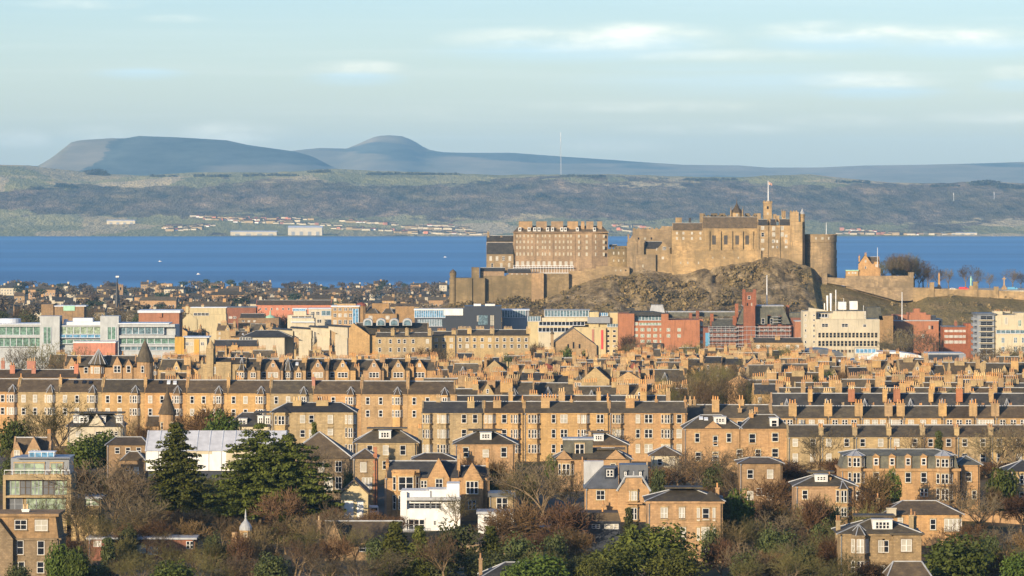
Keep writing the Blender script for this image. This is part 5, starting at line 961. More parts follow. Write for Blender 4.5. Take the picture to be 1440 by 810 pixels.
h = mid('dark_roof_terrace', 'low terrace with a long blue-black roof behind the turreted stone villas', 'terrace', 1960, 300, 362, 487, 'sand', 'slated', 12); h.body(); h.gable(478, o=.4); h.chim(330, 9, 482, 492, dy=-.5, pots=2); h.chim(311, 16, 486, 500, dy=-1, pots=6); h.done()
# hall with four round dormers
h = mid('round_dormer_hall', 'gabled hall with four round-topped dormers on a dark slate roof', 'hall', 2150, 478, 602, 472, 'sand', 'slate', 22)
h.body(500, 600); h.gable(454, 500, 602, 470); h.W.prism([(h.lx(474), 0), (h.lx(520), 0), (h.lx(520), h.lz(471)), (h.lx(497), h.lz(454.5)), (h.lx(474), h.lz(471))], -2, 8); h.Rf.prism([(h.lx(497), h.lz(455)), (h.lx(520), h.lz(471.5)), (h.lx(497), h.lz(471.5))], -1.6, 11)
for x in (517, 535.5, 554, 572.5):
    q = B(); r_ = 6.5*h.k; q.prism([(h.lx(x)+r_*cos(a), h.lz(453)+r_*.8*sin(a)) for a in [i*pi/8 for i in range(9)]]+[(h.lx(x)-r_, h.lz(458)), (h.lx(x)+r_, h.lz(458))], 1, 9, 0); o = h.part('dormer', q, ['lead']); g = B(); g.prism([(h.lx(x)+r_*.7*cos(a), h.lz(454)+r_*.6*sin(a)) for a in [i*pi/6 for i in range(7)]]+[(h.lx(x)-r_*.7, h.lz(457.5)), (h.lx(x)+r_*.7, h.lz(457.5))], .8, 1.2); g.obj('pane', 'tgl', o)
h.done()
for i, (a, b_) in enumerate(((528, 555), (555, 575), (575, 607))):
    h = mid('terraced_house', 'three', 'house', 1950, a, b_-.1, 474, 'sand2', 'slate', 11); h.body(); h.gable(467.5, o=.2); h.wins([a+6, b_-6], [(477, 483), (489, 495)], 1.3); h.chim(b_-3, 5, 461, 474, dy=2); h.chim(a+4, 4, 463, 470, dy=7); h.done(); auto(h.root, 'buff terraced house in front of the hall with round dormers', a); h.root['group'] = 'terraced houses before the dormered hall'
# black and glass modern complex
h = mid('black_block', 'black faceted modern building with a cut-out window between glass wings', 'office', 2560, 651, 706, 430, 'dgrey', 'white', 26); h.body(653, 705, 430.5); h.W.box(h.lx(651), h.lx(654), 1, 20, 0, h.lz(434)); h.win(679, 443, 457, style='two', wpx=14, pane='tgl', frame='black'); h.win(692, 443, 458, style='two', wpx=6, pane='blind', frame='black'); h.win(672, 444, 452, wpx=2.5, pane='blind', style='none'); h.Rf.box(h.lx(666), h.lx(676), 6, 14, h.lz(431), h.lz(427.8)); h.Rf.box(h.lx(682), h.lx(696), 6, 14, h.lz(431), h.lz(428)); h.done()
h = mid('glass_wing', 'long glazed wing with white roof left of the black faceted building', 'office', 2580, 583, 653, 437, 'dgrey', 'white', 22); h.body(583, 653, 440); strip(h, 583, 626, 436.5, 447, 'bgl', -.2, 14); strip(h, 588, 625, 449, 459, 'tgl', -.2, 16); h.W.box(h.lx(622), h.lx(653), -.6, 2, 0, h.lz(449)); h.Rf.box(h.lx(582), h.lx(653), -.8, 20, h.lz(436.3), h.lz(434.5)); h.Rf.box(h.lx(624), h.lx(653), -.7, 20, h.lz(443.5), h.lz(436.3)); h.done()
h = mid('glass_wing', 'grey glazed wing right of the black faceted building', 'office', 2585, 706, 744, 437, 'grey', 'zinc', 20); h.body(706, 742, 448); h.body(706, 744, 437.5, y0=.5); strip(h, 706, 739, 436.5, 447, 'tgl', -.1, 9); h.flat(435.3, h=.6); h.body(706, 716, 448, y0=-2, d=3); h.done()
# stone tenement rows around 660-720
for i, (a, b_, yr, ye, Y) in enumerate(((608, 640, 466, 472, 1960), (642, 662, 463.5, 472, 1940), (662, 694, 463.5, 472, 1940), (694, 745, 463.5, 472, 1940))):
    h = mid('terraced_house', '', 'house', Y, a, b_-.1, ye, 'sand2', 'slate', 11); h.body(); h.gable(yr, o=.2); n = max(2, int((b_-a)/9)); h.wins([a+(b_-a)*(k+.5)/n for k in range(n)], [(475, 480.5), (484, 489.5)], 1.4, 'sash'); h.chim(b_-2, 6, yr-5, yr+6, dy=2); h.chim(a+(b_-a)*.4, 12, yr-5, yr+4, dy=7); h.done(); auto(h.root, 'buff tenement in the row before the black faceted building', a); h.root['group'] = 'tenement row before the black building'
# hotel complex
h = mid('cream_hotel', 'large cream hotel with grey glazed upper floors and two red banners', 'hotel', 2480, 757, 879, 452, 'yell', 'grey', 26)
h.body(806, 836, 460); h.W.box(h.lx(806), h.lx(852), -.5, 18, 0, h.lz(461)); h.body(834, 880, 460, y0=1); h.W.box(h.lx(828), h.lx(858), 3, 18, 0, h.lz(452)); h.body(858, 872, 440, y0=2); h.body(829, 842, 439, y0=2)
h.W.box(h.lx(757), h.lx(806), 0, 18, 0, h.lz(452), 1); strip(h, 766, 828, 437, 446, 'tgl', 6, 14); h.body(766, 828, 437, y0=6.3); h.Rf.box(h.lx(765), h.lx(830), 5.6, 20, h.lz(437), h.lz(435.8)); h.W.box(h.lx(762), h.lx(828), .5, 10, h.lz(452), h.lz(447), 1); strip(h, 758, 822, 452.5, 458, 'pane', -.15, 12); strip(h, 757, 800, 461, 467, 'pane', -.15, 8); strip(h, 742, 760, 445, 452, 'tgl', 1, 5); h.W.box(h.lx(742), h.lx(760), 1.3, 12, 0, h.lz(445)); strip(h, 854, 874, 455.5, 460, 'tgl', .5, 5); h.Rf.box(h.lx(826), h.lx(858), -.2, 6, h.lz(454.5), h.lz(446)); strip(h, 843, 855, 440, 445, 'bgl', 4, 4)
h.wins([855, 864], [(464+7*i, 467.5+7*i) for i in range(5)], 1.9, 'none', dy=1)
q = B(); q.box(h.lx(832.3), h.lx(835.5), -.7, -.45, h.lz(486), h.lz(463)); h.part('banner', q, ['pink']); q = B(); q.box(h.lx(845.2), h.lx(848.2), -.7, -.45, h.lz(491), h.lz(464)); h.part('banner', q, ['redp'])
h.done(wm=['yell', 'conc'])
h = mid('gabled_church', 'broad sandstone church gable with lancet windows and buttress in front of the cream hotel', 'church', 2150, 776, 838, 484, 'sand', 'slate', 34)
h.front_gable(807, 64, 462, 486, 0, 34); h.Rf.prism([(h.lx(774), h.lz(486)), (h.lx(807), h.lz(461.3)), (h.lx(808), h.lz(462.3)), (h.lx(777), h.lz(486.5))], .4, 34); h.wins([799, 815], [(484, 490)], .9, 'slit'); h.win(806.5, 481, 490, wpx=2.4, style='slit'); h.W.box(h.lx(774.5), h.lx(778.5), -1.5, 3, 0, h.lz(470)); h.Rf.lathe([(1.1, h.lz(470)), (.05, h.lz(463))], 6, (h.lx(776.5), 0)); h.W.box(h.lx(838), h.lx(842), 2, 30, 0, h.lz(488)); h.done()
h = mid('brick_hotel', 'large red brick hotel with rows of pale square windows and a dark curved roof', 'hotel', 2460, 870, 989, 444, 'red', 'slated', 28)
h.body(870, 892, 441); h.body(892, 934, 452.5, y0=1); h.body(930, 940, 441.5, y0=.5); h.body(936, 984, 450, y0=-.5); h.body(984, 989, 449, y0=3)
h.wins([894.5], [(453.5, 457.5), (461.5, 465.5), (470, 474)], 2, 'two', dy=1, pane='ggl2'); h.wins([903.5, 912.5, 921.5, 930.5], [(461.5, 466), (470, 474.5), (478, 482)], 2.1, 'two', dy=1, pane='ggl2'); h.wins([940, 955], [(461.5, 466), (470, 474.5)], 1.9, 'two', dy=-.5, pane='ggl2'); h.wins([986.5], [(453, 458), (462, 466), (470, 474), (479, 483)], 1.6, 'two', dy=2.9, pane='ggl2'); strip(h, 899, 935, 454, 457.5, 'ggl2', .9, 8); strip(h, 893, 931, 443.5, 451, 'tgl', 4, 8); h.W.box(h.lx(893), h.lx(931), 4.2, 18, h.lz(453), h.lz(443.5)); h.Rf.prism([(h.lx(884), h.lz(441.5)), (h.lx(889), h.lz(444)), (h.lx(936), h.lz(444)), (h.lx(934), h.lz(441)), (h.lx(920), h.lz(438.5)), (h.lx(890), h.lz(438.2))], 1, 20); h.Rf.prism([(h.lx(934), h.lz(447.5)), (h.lx(950), h.lz(447.5)), (h.lx(940), h.lz(439))], 4, 18); h.Rf.box(h.lx(908), h.lx(932), -1, 1, h.lz(489), h.lz(482.5)); h.Rf.lathe([(6, h.lz(441)), (4.6, h.lz(431)), (4.8, h.lz(430))], 4, (h.lx(926), 24), 1, pi/4); h.Rf.box(h.lx(882), h.lx(893), 8, 14, h.lz(438.3), h.lz(434)); h.done(rm=['slated', 'lead'])
h = mid('art_college', 'long red sandstone college wrapped in scaffolding with green slate roofs', 'college', 2600, 985, 1128, 459, 'redd', 'slateg', 26)
h.body(988, 1036, 461); h.body(1036, 1113, 458, y0=1); h.Rf.box(h.lx(940), h.lx(1038), 14, 24, h.lz(446), h.lz(440)); h.Rf.box(h.lx(938), h.lx(1043), 13.8, 24.2, h.lz(440), h.lz(438.8), 1); h.gable(448.5, 1001, 1033, 460); h.Rf.prism([(h.lx(1036), h.lz(456)), (h.lx(1112), h.lz(456)), (h.lx(1101), h.lz(431)), (h.lx(1047), h.lz(431))], 3, 22); h.Rf.box(h.lx(1045), h.lx(1103), 2.8, 22.2, h.lz(431), h.lz(429.7), 1); h.W.box(h.lx(1112), h.lx(1130), 6, 20, 0, h.lz(447)); h.Rf.box(h.lx(1111), h.lx(1131), 5.6, 20.4, h.lz(447), h.lz(440))
for x, t in ((972, 440), (982, 437), (1002, 441), (1033, 444), (1037, 427), (1109, 429), (1082, 443), (1097, 444)): h.chim(x, 4.5, t, 458, dy=10 if t < 442 else 4, d=2, pots=0, mat='redd')
h.wins([1073.5, 1085.5], [(448, 456)], 1.9, 'sash', dy=2.9); h.wins([1056, 1066, 1078, 1090, 1100], [(463, 466)], 2.2, 'two', dy=.95); h.wins([1000, 1010, 1020, 1030], [(463, 466), (470, 474)], 2, 'two'); q = B(); q.box(h.lx(992), h.lx(998), -.4, -.05, h.lz(489), h.lz(468)); h.part('door', q, ['bluep'])
q = B()
for y in (462, 467, 473.5, 479.5, 485.5): q.box(h.lx(996), h.lx(1036), -2.2, -.8, h.lz(y), h.lz(y)+.25); q.box(h.lx(1034), h.lx(1112), -1.2, .2, h.lz(y-1), h.lz(y-1)+.25); q.box(h.lx(996), h.lx(1112), -2.3, -2.2, h.lz(y)+1, h.lz(y)+1.2)
for x in np.arange(996, 1113, 6.0): q.tube((h.lx(x), -2.3, 0), (h.lx(x), -2.3, h.lz(458)), .1, .1, 4)
for x in (1052, 1092): 
    for y in (446, 450, 454): q.box(h.lx(x-6), h.lx(x+6), 1, 2.4, h.lz(y), h.lz(y)+.25)
h.part('scaffold', q, ['lead']); h.done()
h = mid('red_tower', 'square red sandstone tower with corner turrets rising above the scaffolded college', 'tower', 2598, 1045, 1062, 410, 'redd', 'redd', 7); h.body(1046, 1062, 411, d=7)
for x in (1046.5, 1061.5): h.W.box(h.lx(x)-.8, h.lx(x)+.8, -.5, 1.2, h.lz(430), h.lz(407)); h.W.box(h.lx(x)-.8, h.lx(x)+.8, 5.8, 7.5, h.lz(430), h.lz(407))
h.win(1053.5, 416, 421, 1.8, 'sash'); h.wins([1051, 1057], [(426, 430)], .8, 'slit'); h.course(424); h.course(433); h.cornice(412, h=.5); h.done()
flagpole('tall white flagpole behind the red sandstone tower', 1078.5, 388, 432, 2612, .35)
h = mid('brick_stub', 'small red brick end wall between the scaffolding and the cream office', 'block', 2480, 1118, 1131, 452, 'red', 'lead', 12); h.body(); h.flat(451, h=.5, o=.1); h.done()
# cream office
h = mid('cream_office', 'cream concrete office with long bands of dark windows and rooftop plant', 'office', 2330, 1130, 1238, 449, 'cream', 'conc', 24)
h.body(1147, 1237, 449, y0=0); h.W.box(h.lx(1130), h.lx(1148), 2, 22, 0, h.lz(438)); h.body(1147, 1173, 441, y0=6); h.body(1173, 1219, 438, y0=5, d=14)
for k, (y0, y1) in enumerate(((467.5, 475), (479, 487), (491.5, 496))): h.wins([1152.5+5.3*i for i in range(16)], [(y0, y1)], 1.65, 'sash', pane='pane', frame='cream')
h.win(1160, 455, 460, style='two', wpx=9); h.win(1188, 455, 460, style='two', wpx=9); h.win(1216, 456, 460, 1.8); h.wins([1133, 1145], [(442, 445), (448.5, 452), (456, 460), (463, 467), (471, 475), (479, 483), (487, 491)], .9, 'none', dy=1.95)
strip(h, 1152, 1165, 442, 447, 'pane', 5.7, 3); h.Rf.prism([(h.lx(1138), h.lz(438)), (h.lx(1164), h.lz(438)), (h.lx(1160), h.lz(436)), (h.lx(1139), h.lz(433))], 3, 10)
for x, y in ((1186, 425), (1202, 424)): q = B(); q.box(h.lx(x-5.5), h.lx(x+5.5), 7, 12, h.lz(436), h.lz(y)); h.part('plant_box', q, ['white'])
q = B()
for x, y, r_ in ((1177, 408, .3), (1165, 416, .6), (1170, 413, .7), (1161, 427, .3), (1188, 420, .1), (1216, 430, .12)): q.tube((h.lx(x), 8, h.lz(438)), (h.lx(x), 8, h.lz(y)), r_*.6, r_, 6)
h.part('aerial', q, ['metal']); h.wins([1217.5], [(438.5+2.5*i, 440+2.5*i) for i in range(4)], .8, 'none', dy=4.9); h.done()
h = mid('roof_pavilion', 'grey-green sloping roof block just behind the cream office', 'block', 2420, 1218, 1256, 447, 'sandd', 'slateg', 14); h.body(1236, 1256, 444); h.Rf.prism([(h.lx(1219), h.lz(450)), (h.lx(1242), h.lz(450)), (h.lx(1238), h.lz(432)), (h.lx(1219), h.lz(432))], 0, 12); h.done()
h = mid('brick_fire_block', 'large dark red brick block with a stepped upper storey and flagpole', 'block', 2440, 1236, 1322, 451, 'red', 'lead', 26); h.body(1238, 1320, 451.5); h.flat(450.3, 1238, 1320, h=.5, o=.2); h.body(1258, 1310, 443, y0=6, d=14); h.body(1278, 1304, 440, y0=7, d=10); h.body(1287, 1296, 434.5, y0=8, d=6); h.Rf.box(h.lx(1320.2), h.lx(1326), 2, 26, 0, h.lz(449), 1); h.course(467); h.course(478); h.wins([1253.5, 1257.5, 1307, 1311], [(458, 463)], 1.0, 'slit'); h.win(1261.5, 445, 449, 1.6, dy=6); h.W.box(h.lx(1311), h.lx(1317), 3, 8, h.lz(451), h.lz(444), 1); h.wins([1250, 1266, 1282, 1298], [(470, 475)], 1.6, 'two'); h.done(wm=['red', 'dgrey'], rm=['lead', 'dgrey'])  # dark box on the right end paints the shade of that side wall
flagpole('white flagpole rising above the dark red brick block', 1268.5, 412, 452, 2440, .28)
h = mid('slab_flats', 'brown brick flats with white window bands between the brick block and the white flats', 'flats', 2420, 1326, 1368, 460, 'redd', 'leadd', 14); h.body(); h.flat(458.8, h=.5); h.wins([1331+6.5*i for i in range(5)], [(464, 467), (471.5, 475), (479, 483)], 2.2, 'two', pane='blind'); h.body(1358, 1368, 455, y0=-.6); h.chim(1345, 4, 450, 459, dy=4); h.done()
h = mid('white_flats', 'white and grey stepped apartment block with balconies at the right edge', 'flats', 2260, 1368, 1470, 447, 'cream', 'leadd', 22)
h.body(1397, 1440, 443); h.body(1400, 1460, 463, y0=-3, d=5); h.body(1430, 1470, 440, y0=1); h.W.box(h.lx(1374), h.lx(1398), -1, 20, 0, h.lz(443), 1)
for i in range(7):
    y = 447.5+8*i; h.W.box(h.lx(1376), h.lx(1397), -2.6, -.9, h.lz(y+3), h.lz(y+2)); h.win(1387, y-3.4, y+2, style='two', wpx=17, dy=-1.02, pane='pane', frame='grey'); h.W.prism([(h.lx(1368), h.lz(y+3)), (h.lx(1374), h.lz(y+3)), (h.lx(1374), h.lz(y)), (h.lx(1368), h.lz(y-1.5))], 1, 9, 1)
h.Rf.box(h.lx(1372), h.lx(1400), -1.4, 20, h.lz(443), h.lz(440.5)); h.W.box(h.lx(1399), h.lx(1411), 4, 14, 0, h.lz(438)); h.chim(1405, 9, 435, 440, dy=8, pots=4); h.chim(1418, 10, 435, 440, dy=8, pots=4); h.wins([1415], [(446, 456), (471, 480)], 1.4, 'none'); h.wins([1434, 1443, 1457], [(450, 459)], 1.6, 'two', pane='ggl'); h.wins([1409.5, 1427, 1438, 1452], [(474, 482), (487, 495)], 1.7, 'two', dy=-3, pane='tgl'); strip(h, 1400, 1460, 464, 469, 'tgl', -3.15, 9); h.course(470, 1400, 1460, y0=-3); h.done(wm=['cream', 'grey'])
h = mid('curved_roof_hall', 'low hall with a curved grey metal roof below the cream office', 'hall', 2080, 1130, 1186, 500, 'grey', 'leadd', 20); h.body(1146, 1184, 501); pts = [(1130, 496), (1140, 493), (1152, 492), (1166, 493.5), (1180, 497), (1190, 501)]; h.Rf.prism([(h.lx(x), h.lz(y)+.5) for x, y in [(1130, 497.5)]+[(1190, 503)]]+[(h.lx(x), h.lz(y)+.6) for x, y in pts[::-1]], -1, 20); strip(h, 1148, 1184, 503, 508, 'bgl', -.2, 6); h.done()
h = mid('white_roof_hall', 'low hall with a broad shallow white roof in front of the dark red brick block', 'hall', 2100, 1186, 1304, 502, 'conc', 'white', 26); h.body(1230, 1300, 503); strip(h, 1204, 1232, 491, 497, 'bgl', 2, 5); h.Rf.prism([(h.lx(1220), h.lz(503)), (h.lx(1303), h.lz(503)), (h.lx(1290), h.lz(499)), (h.lx(1262), h.lz(495)), (h.lx(1232), h.lz(495))], 0, 24); h.Rf.prism([(h.lx(1186), h.lz(510)), (h.lx(1240), h.lz(510)), (h.lx(1232), h.lz(501)), (h.lx(1212), h.lz(500))], -5, 10); h.W.box(h.lx(1203), h.lx(1234), 2.3, 12, 0, h.lz(490)); h.body(1270, 1283, 505, y0=-4, d=4); h.done()
h = mid('dark_box_hall', 'dark blue-grey metal clad box beside the hall with the white roof', 'hall', 2050, 1303, 1360, 497, 'grey', 'lead', 18); h.body(1303, 1358, 498); q = B(); q.box(h.lx(1306), h.lx(1348), -.3, -.02, h.lz(507), h.lz(499)); h.part('cladding', q, ['dgrey']); h.flat(496.5, 1305, 1355, h=.5); h.body(1310, 1362, 511, y0=-4, d=4); h.flat(510, 1310, 1364, y0=-4, d=4, h=.5); h.done()
h = mid('shop_terrace', 'cream-walled terrace with dark roof and central chimney below the scaffolded college', 'terrace', 2300, 1058, 1130, 482, 'sand', 'slate', 14); h.body(); h.gable(475, 1060, 1129, o=.3); h.chim(1094, 7, 471, 478, dy=4, pots=3); h.chim(1057, 4, 472, 480, dy=4); h.wins([1066, 1080, 1108, 1121], [(485, 491)], 1.8, 'two'); h.done()
h = mid('low_hall', 'dark hipped slate roof at the left end of the tree avenue', 'hall', 1700, 928, 972, 516, 'sandd', 'slate', 14); h.body(); h.hip(509.5, 924, 973, ins=5); h.done()
# red-tiled domed roofs
h = mid('red_roof_hall', 'hall with a wide weathered red roof among the chimneys', 'hall', 1560, 738, 800, 526, 'sand', 'rust', 16); h.body(); h.Rf.hip(h.lx(734), h.lx(804), -.5, 16, h.lz(529), h.lz(512), 9, 0, None); h.done(rm=['rust', 'rust'])
h = mid('red_roof_hall', 'smaller steep red roof among the chimneys left of the avenue', 'hall', 1600, 880, 905, 526, 'sand', 'rust', 14); h.body(); h.Rf.hip(h.lx(876), h.lx(908), -.5, 14, h.lz(530), h.lz(511.5), 4, 0, None); h.done(rm=['rust', 'rust'])
# turreted villas at left
h = mid('turret_villa', 'sandstone villa with a tall stone turret cone and gablets behind the long terrace', 'house', 1390, 90, 212, 517, 'sandr', 'slate', 12)
h.body(90, 212); h.gable(500, 90, 190, 515); h.front_gable(101, 14, 502, 515, .3, 4); h.front_gable(165, 13, 501, 514, .4, 4); h.front_gable(181, 11, 505, 515, .4, 4)
h.wins([102], [(515, 521)], 1.6, 'two', dy=-.3); h.wins([121], [(516, 525)], 1.3); h.win(165, 514, 524, wpx=10, style='two', dy=-.4); h.win(181, 514, 524, wpx=6, dy=-.4); h.bay(137, 20, 514, None, 1.6, [(516, 525)], None); zc = h.lz(495)
q = B(); ap = (h.lx(138), 1.5, h.lz(491)); ring = [(h.lx(138)+3.0*cos(a), 0+2.6*sin(a)-.2, h.lz(512)) for a in [i*pi/5 for i in range(10)]]
q.faces(ring+[ap], [(i, (i+1) % 10, 10) for i in range(10)], 0)
for p in ring: q.tube(p, ap, .16, .16, 4, 1)
h.part('lantern_roof', q, ['slate', 'lead']); h.chim(110.5, 5, 498, 514, dy=2); h.W.lathe([(2.6, 0), (2.6, h.lz(508.5))], 14, (h.lx(203.5), 1)); h.Rf.lathe([(2.95, h.lz(509)), (2.0, h.lz(497)), (.7, h.lz(483)), (.2, h.lz(479)), (.05, h.lz(474))], 14, (h.lx(203.5), 1)); h.wins([201], [(514, 524)], 1, dy=-1.6); h.wins([210.5], [(514, 524)], .7, dy=-.6); h.done()
h = mid('low_villa', 'low brown-roofed house with tall brick chimneys at the left edge', 'house', 1330, -12, 108, 531, 'sandd', 'slateb', 11); h.body(); h.gable(519.5, o=.3)
for x, t, w_, n in ((1, 503, 5, 2), (16, 509, 7, 2), (41, 503, 12, 4), (46, 513, 6, 1), (106, 507, 6, 2), (59, 525, 9, 4)): h.chim(x, w_, t, 532, dy=3 if t > 505 else 6, pots=n, mat='pink')
h.done()
h = mid('arched_villa', 'stone villa with a tall square stair tower and arched windows behind the long terrace', 'house', 1400, 285, 346, 512, 'sand2', 'slate', 12); h.body(); h.body(290, 300, 490, y0=-.5, d=5); h.W.lathe([(1.5, 0), (1.5, h.lz(488)), (.05, h.lz(478))], 8, (h.lx(296), 2)); h.gable(503, 300, 346); h.wins([301, 309, 314, 318, 322], [(516, 526)], 1, pane='blind'); h.W.box(h.lx(304), h.lx(325), -.7, 0, 0, h.lz(509)); h.chim(327, 6, 503, 516, dy=4); h.done()
GV = [(331, 366, 348, True), (366, 398, 384, False), (396, 430, 412, True), (430, 462, 447, False), (462, 500, 482, False), (500, 540, 526, False), (540, 576, 560, False), (576, 612, 590, False)]
for i, (a, b_, gx, cone) in enumerate(GV):
    h = mid('gabled_villa', '', 'house', 1400+i*3, a, b_-.1, 521, 'sandr' if i % 2 else 'sand', 'slate', 12); h.body(); h.gable(504+(i % 3), o=.3)
    if cone: h.bay(a+9, 15, 521, None, 1.6, [(523.5, 531)], 503); h.front_gable(b_-10, 9, 515, 524, .4, 4); h.win(b_-10, 524, 531, 1.6, 'two', dy=-.4)
    else: h.front_gable(gx, 19, 505, 521, .4, 6); h.win(gx, 511, 516, .9, dy=-.4); h.win(gx, 523.5, 531, 3.2, 'three', dy=-.4); h.win(a+5, 523, 531, 1.5)
    h.chim(b_-3, 7, 497+i % 4, 519, dy=5, d=1.4); h.chim(a+2, 8 if i > 4 else 5, 511 if i > 4 else 500, 530, dy=-1 if i > 4 else 8, d=1.2); h.skylight((a+b_)/2+4, 512, yr=504)
    h.done(); auto(h.root, 'slate villa with cone-roofed bay behind the long left terrace' if cone else 'villa with tall pointed gable behind the long left terrace', gx); h.root['group'] = 'gabled villas behind the long terrace'
# ------------------------------------------------------------------ dense tenement rows: ten kinds of house, copied along the streets
KIND = []
def proto_house(i):
    rr = random.Random(100+i); w_ = [9, 10.5, 12, 8.5, 11, 13, 10, 9.5, 12.5, 11.5][i]; Y = 1500; k = Y/F
    wall = ['sand', 'sand2', 'sandr', 'sandd', 'sand', 'sand2', 'sandr', 'sand', 'sand2', 'sand'][i]; rf = ['slate', 'slateb', 'slate', 'slated', 'slateb', 'slate', 'slated', 'slate', 'slateb', 'slated'][i]
    n = w_/k; h = House('tenement_house', '', 'tenement', Y, 720-n/2, 720+n/2, 520, wall, rf, 11, fine=False, litp=.3)
    h.zb = WZ(520, Y)-10.5; h.root.location.z = h.zb; h.body(); yr = 520-(3.2+.8*(i % 3))/k; h.gable(yr, o=.25); h.cornice(h=.25, o=.15)
    m = 2 if w_ < 11 else 3
    h.wins([720-n/2+n*(q+.5)/m for q in range(m)], [(520+.9/k, 520+2.7/k), (520+4.3/k, 520+6.1/k)], 1.15, 'sash')
    if i in (1, 5, 8): h.front_gable(720+n*.1, 4/k, yr+.7/k, 520, .3, 5); h.win(720+n*.1, 520-1.6/k, 520-.3/k, .8, dy=-.3)
    if i in (2, 7): h.bay(720-n*.15, 3.2/k, 520, None, 1, [(520+.9/k, 520+2.7/k)], yr+1.2/k)
    if i in (0, 4, 9): h.skylight(720+n*.2, (520+yr)/2, yr=yr)
    tops = yr-1.9/k
    h.chim(720+n/2-1/k, rr.choice([1.6, 2.2, 3])/k, tops-rr.uniform(0, 1.1)/k, 520-1/k, dy=rr.choice([3, 5.5, 8]), d=1, mat=rr.choice(['sand', 'sand2', 'sandr', 'sand']), ph=1.4)
    h.chim(720-n*.16, rr.choice([2.2, 3.2, 4])/k, tops-rr.uniform(-.3, .8)/k, yr+3/k, dy=rr.choice([4.5, 5.5, 9.5]), d=1, mat=rr.choice(['sand2', 'sandd', 'sand']), ph=1.3)
    if i % 3 == 1: h.chim(720-n/2+1.4/k, 3.6/k, yr-1.2/k, 520-1/k, dy=1.2, d=1, mat='sand', ph=1.3)
    if i % 4 == 1: h.chim(720+n*.2, 2.4/k, tops+.5/k, yr+2/k, dy=rr.choice([2.4, 8.5]), d=1, mat='sandr', pot='pot', ph=1.3)
    h.done(); h.root['group'] = 'close-packed stone tenement rows'
    h.feat = ['skylight', 'front gable', 'bay cap', 'weathered walls', 'large skylight', 'wide front gable', 'blue slate roof', 'narrow bay cap', 'brown roof and gable', 'blue slate and skylight'][i]
    return h, w_
PROTO = [proto_house(i) for i in range(10)]; PUSED = [False]*10
ROWS = [(1520, 560, 940, .8), (1605, 290, 935, .8), (1590, 1045, 1450, .8), (1705, 560, 935, .7), (1395, 1050, 1450, .8), (2180, 300, 480, .9), (2330, 255, 420, .8), (2480, 250, 400, .6), (2075, 742, 1130, .85), (1790, 930, 1060, .9), (1900, 905, 1130, .75), (2010, 900, 1060, .7), (1700, 1040, 1300, .5), (1225, -20, 640, 1.0), (1300, 590, 940, 1), (1355, 1050, 1450, 1), (1480, 215, 300, .8), (1480, 600, 950, 1), (1440, 1040, 1450, 1), (1560, 300, 930, 1), (1540, 1050, 1450, 1), (1650, 120, 930, .9), (1640, 1050, 1450, .9), (1760, 60, 700, .9), (1750, 740, 930, 1), (1760, 1040, 1250, .8), (1870, 200, 520, .9), (1850, 850, 1100, .6), (1880, 600, 780, .8), (1980, 430, 520, .8)]
rr = random.Random(11); NROW = 0
ROWNAME = {}
for (Y, a, b_, dens) in ROWS:
    x = a+rr.uniform(0, 10)
    while x < b_:
        i = rr.randrange(10); h, w_ = PROTO[i]; sc = .86 if Y > 1400 else 1; n = w_*F/Y*sc
        if rr.random() < dens:
            zr_ = WZ(float(np.interp(Y, [1225, 1300, 1355, 1440, 1480, 1560, 1650, 1760, 1870, 1980, 2080, 2180, 2330, 2480], [545, 537, 535, 525, 520, 511, 505, 500, 495, 491, 491, 479, 466, 455])), Y)
            loc = (WX(x+n/2, Y), Y+rr.uniform(-6, 6), zr_-14.8*sc+rr.uniform(-2.0, .9))
            if not PUSED[i]: o = h.root; o.location = loc; PUSED[i] = True
            else: o = dup(h.root, loc)
            o.scale = (sc, sc, sc)
            o.rotation_euler.z = rr.choice([0, 0, R(3), R(6), R(-5), R(-8), R(90), R(82)]) if Y > 1400 else 0
            side_ = 'left of the avenue' if x < 930 else 'right of the avenue'
            dist = 'front' if Y < 1400 else 'middle' if Y < 1700 else 'back'
            auto(o, f'tenement with {h.feat}, {dist} rows {side_}', x)
            NROW += 1
        x += n+rr.choice([0, 0, 0, .5, 6, 9])*.6

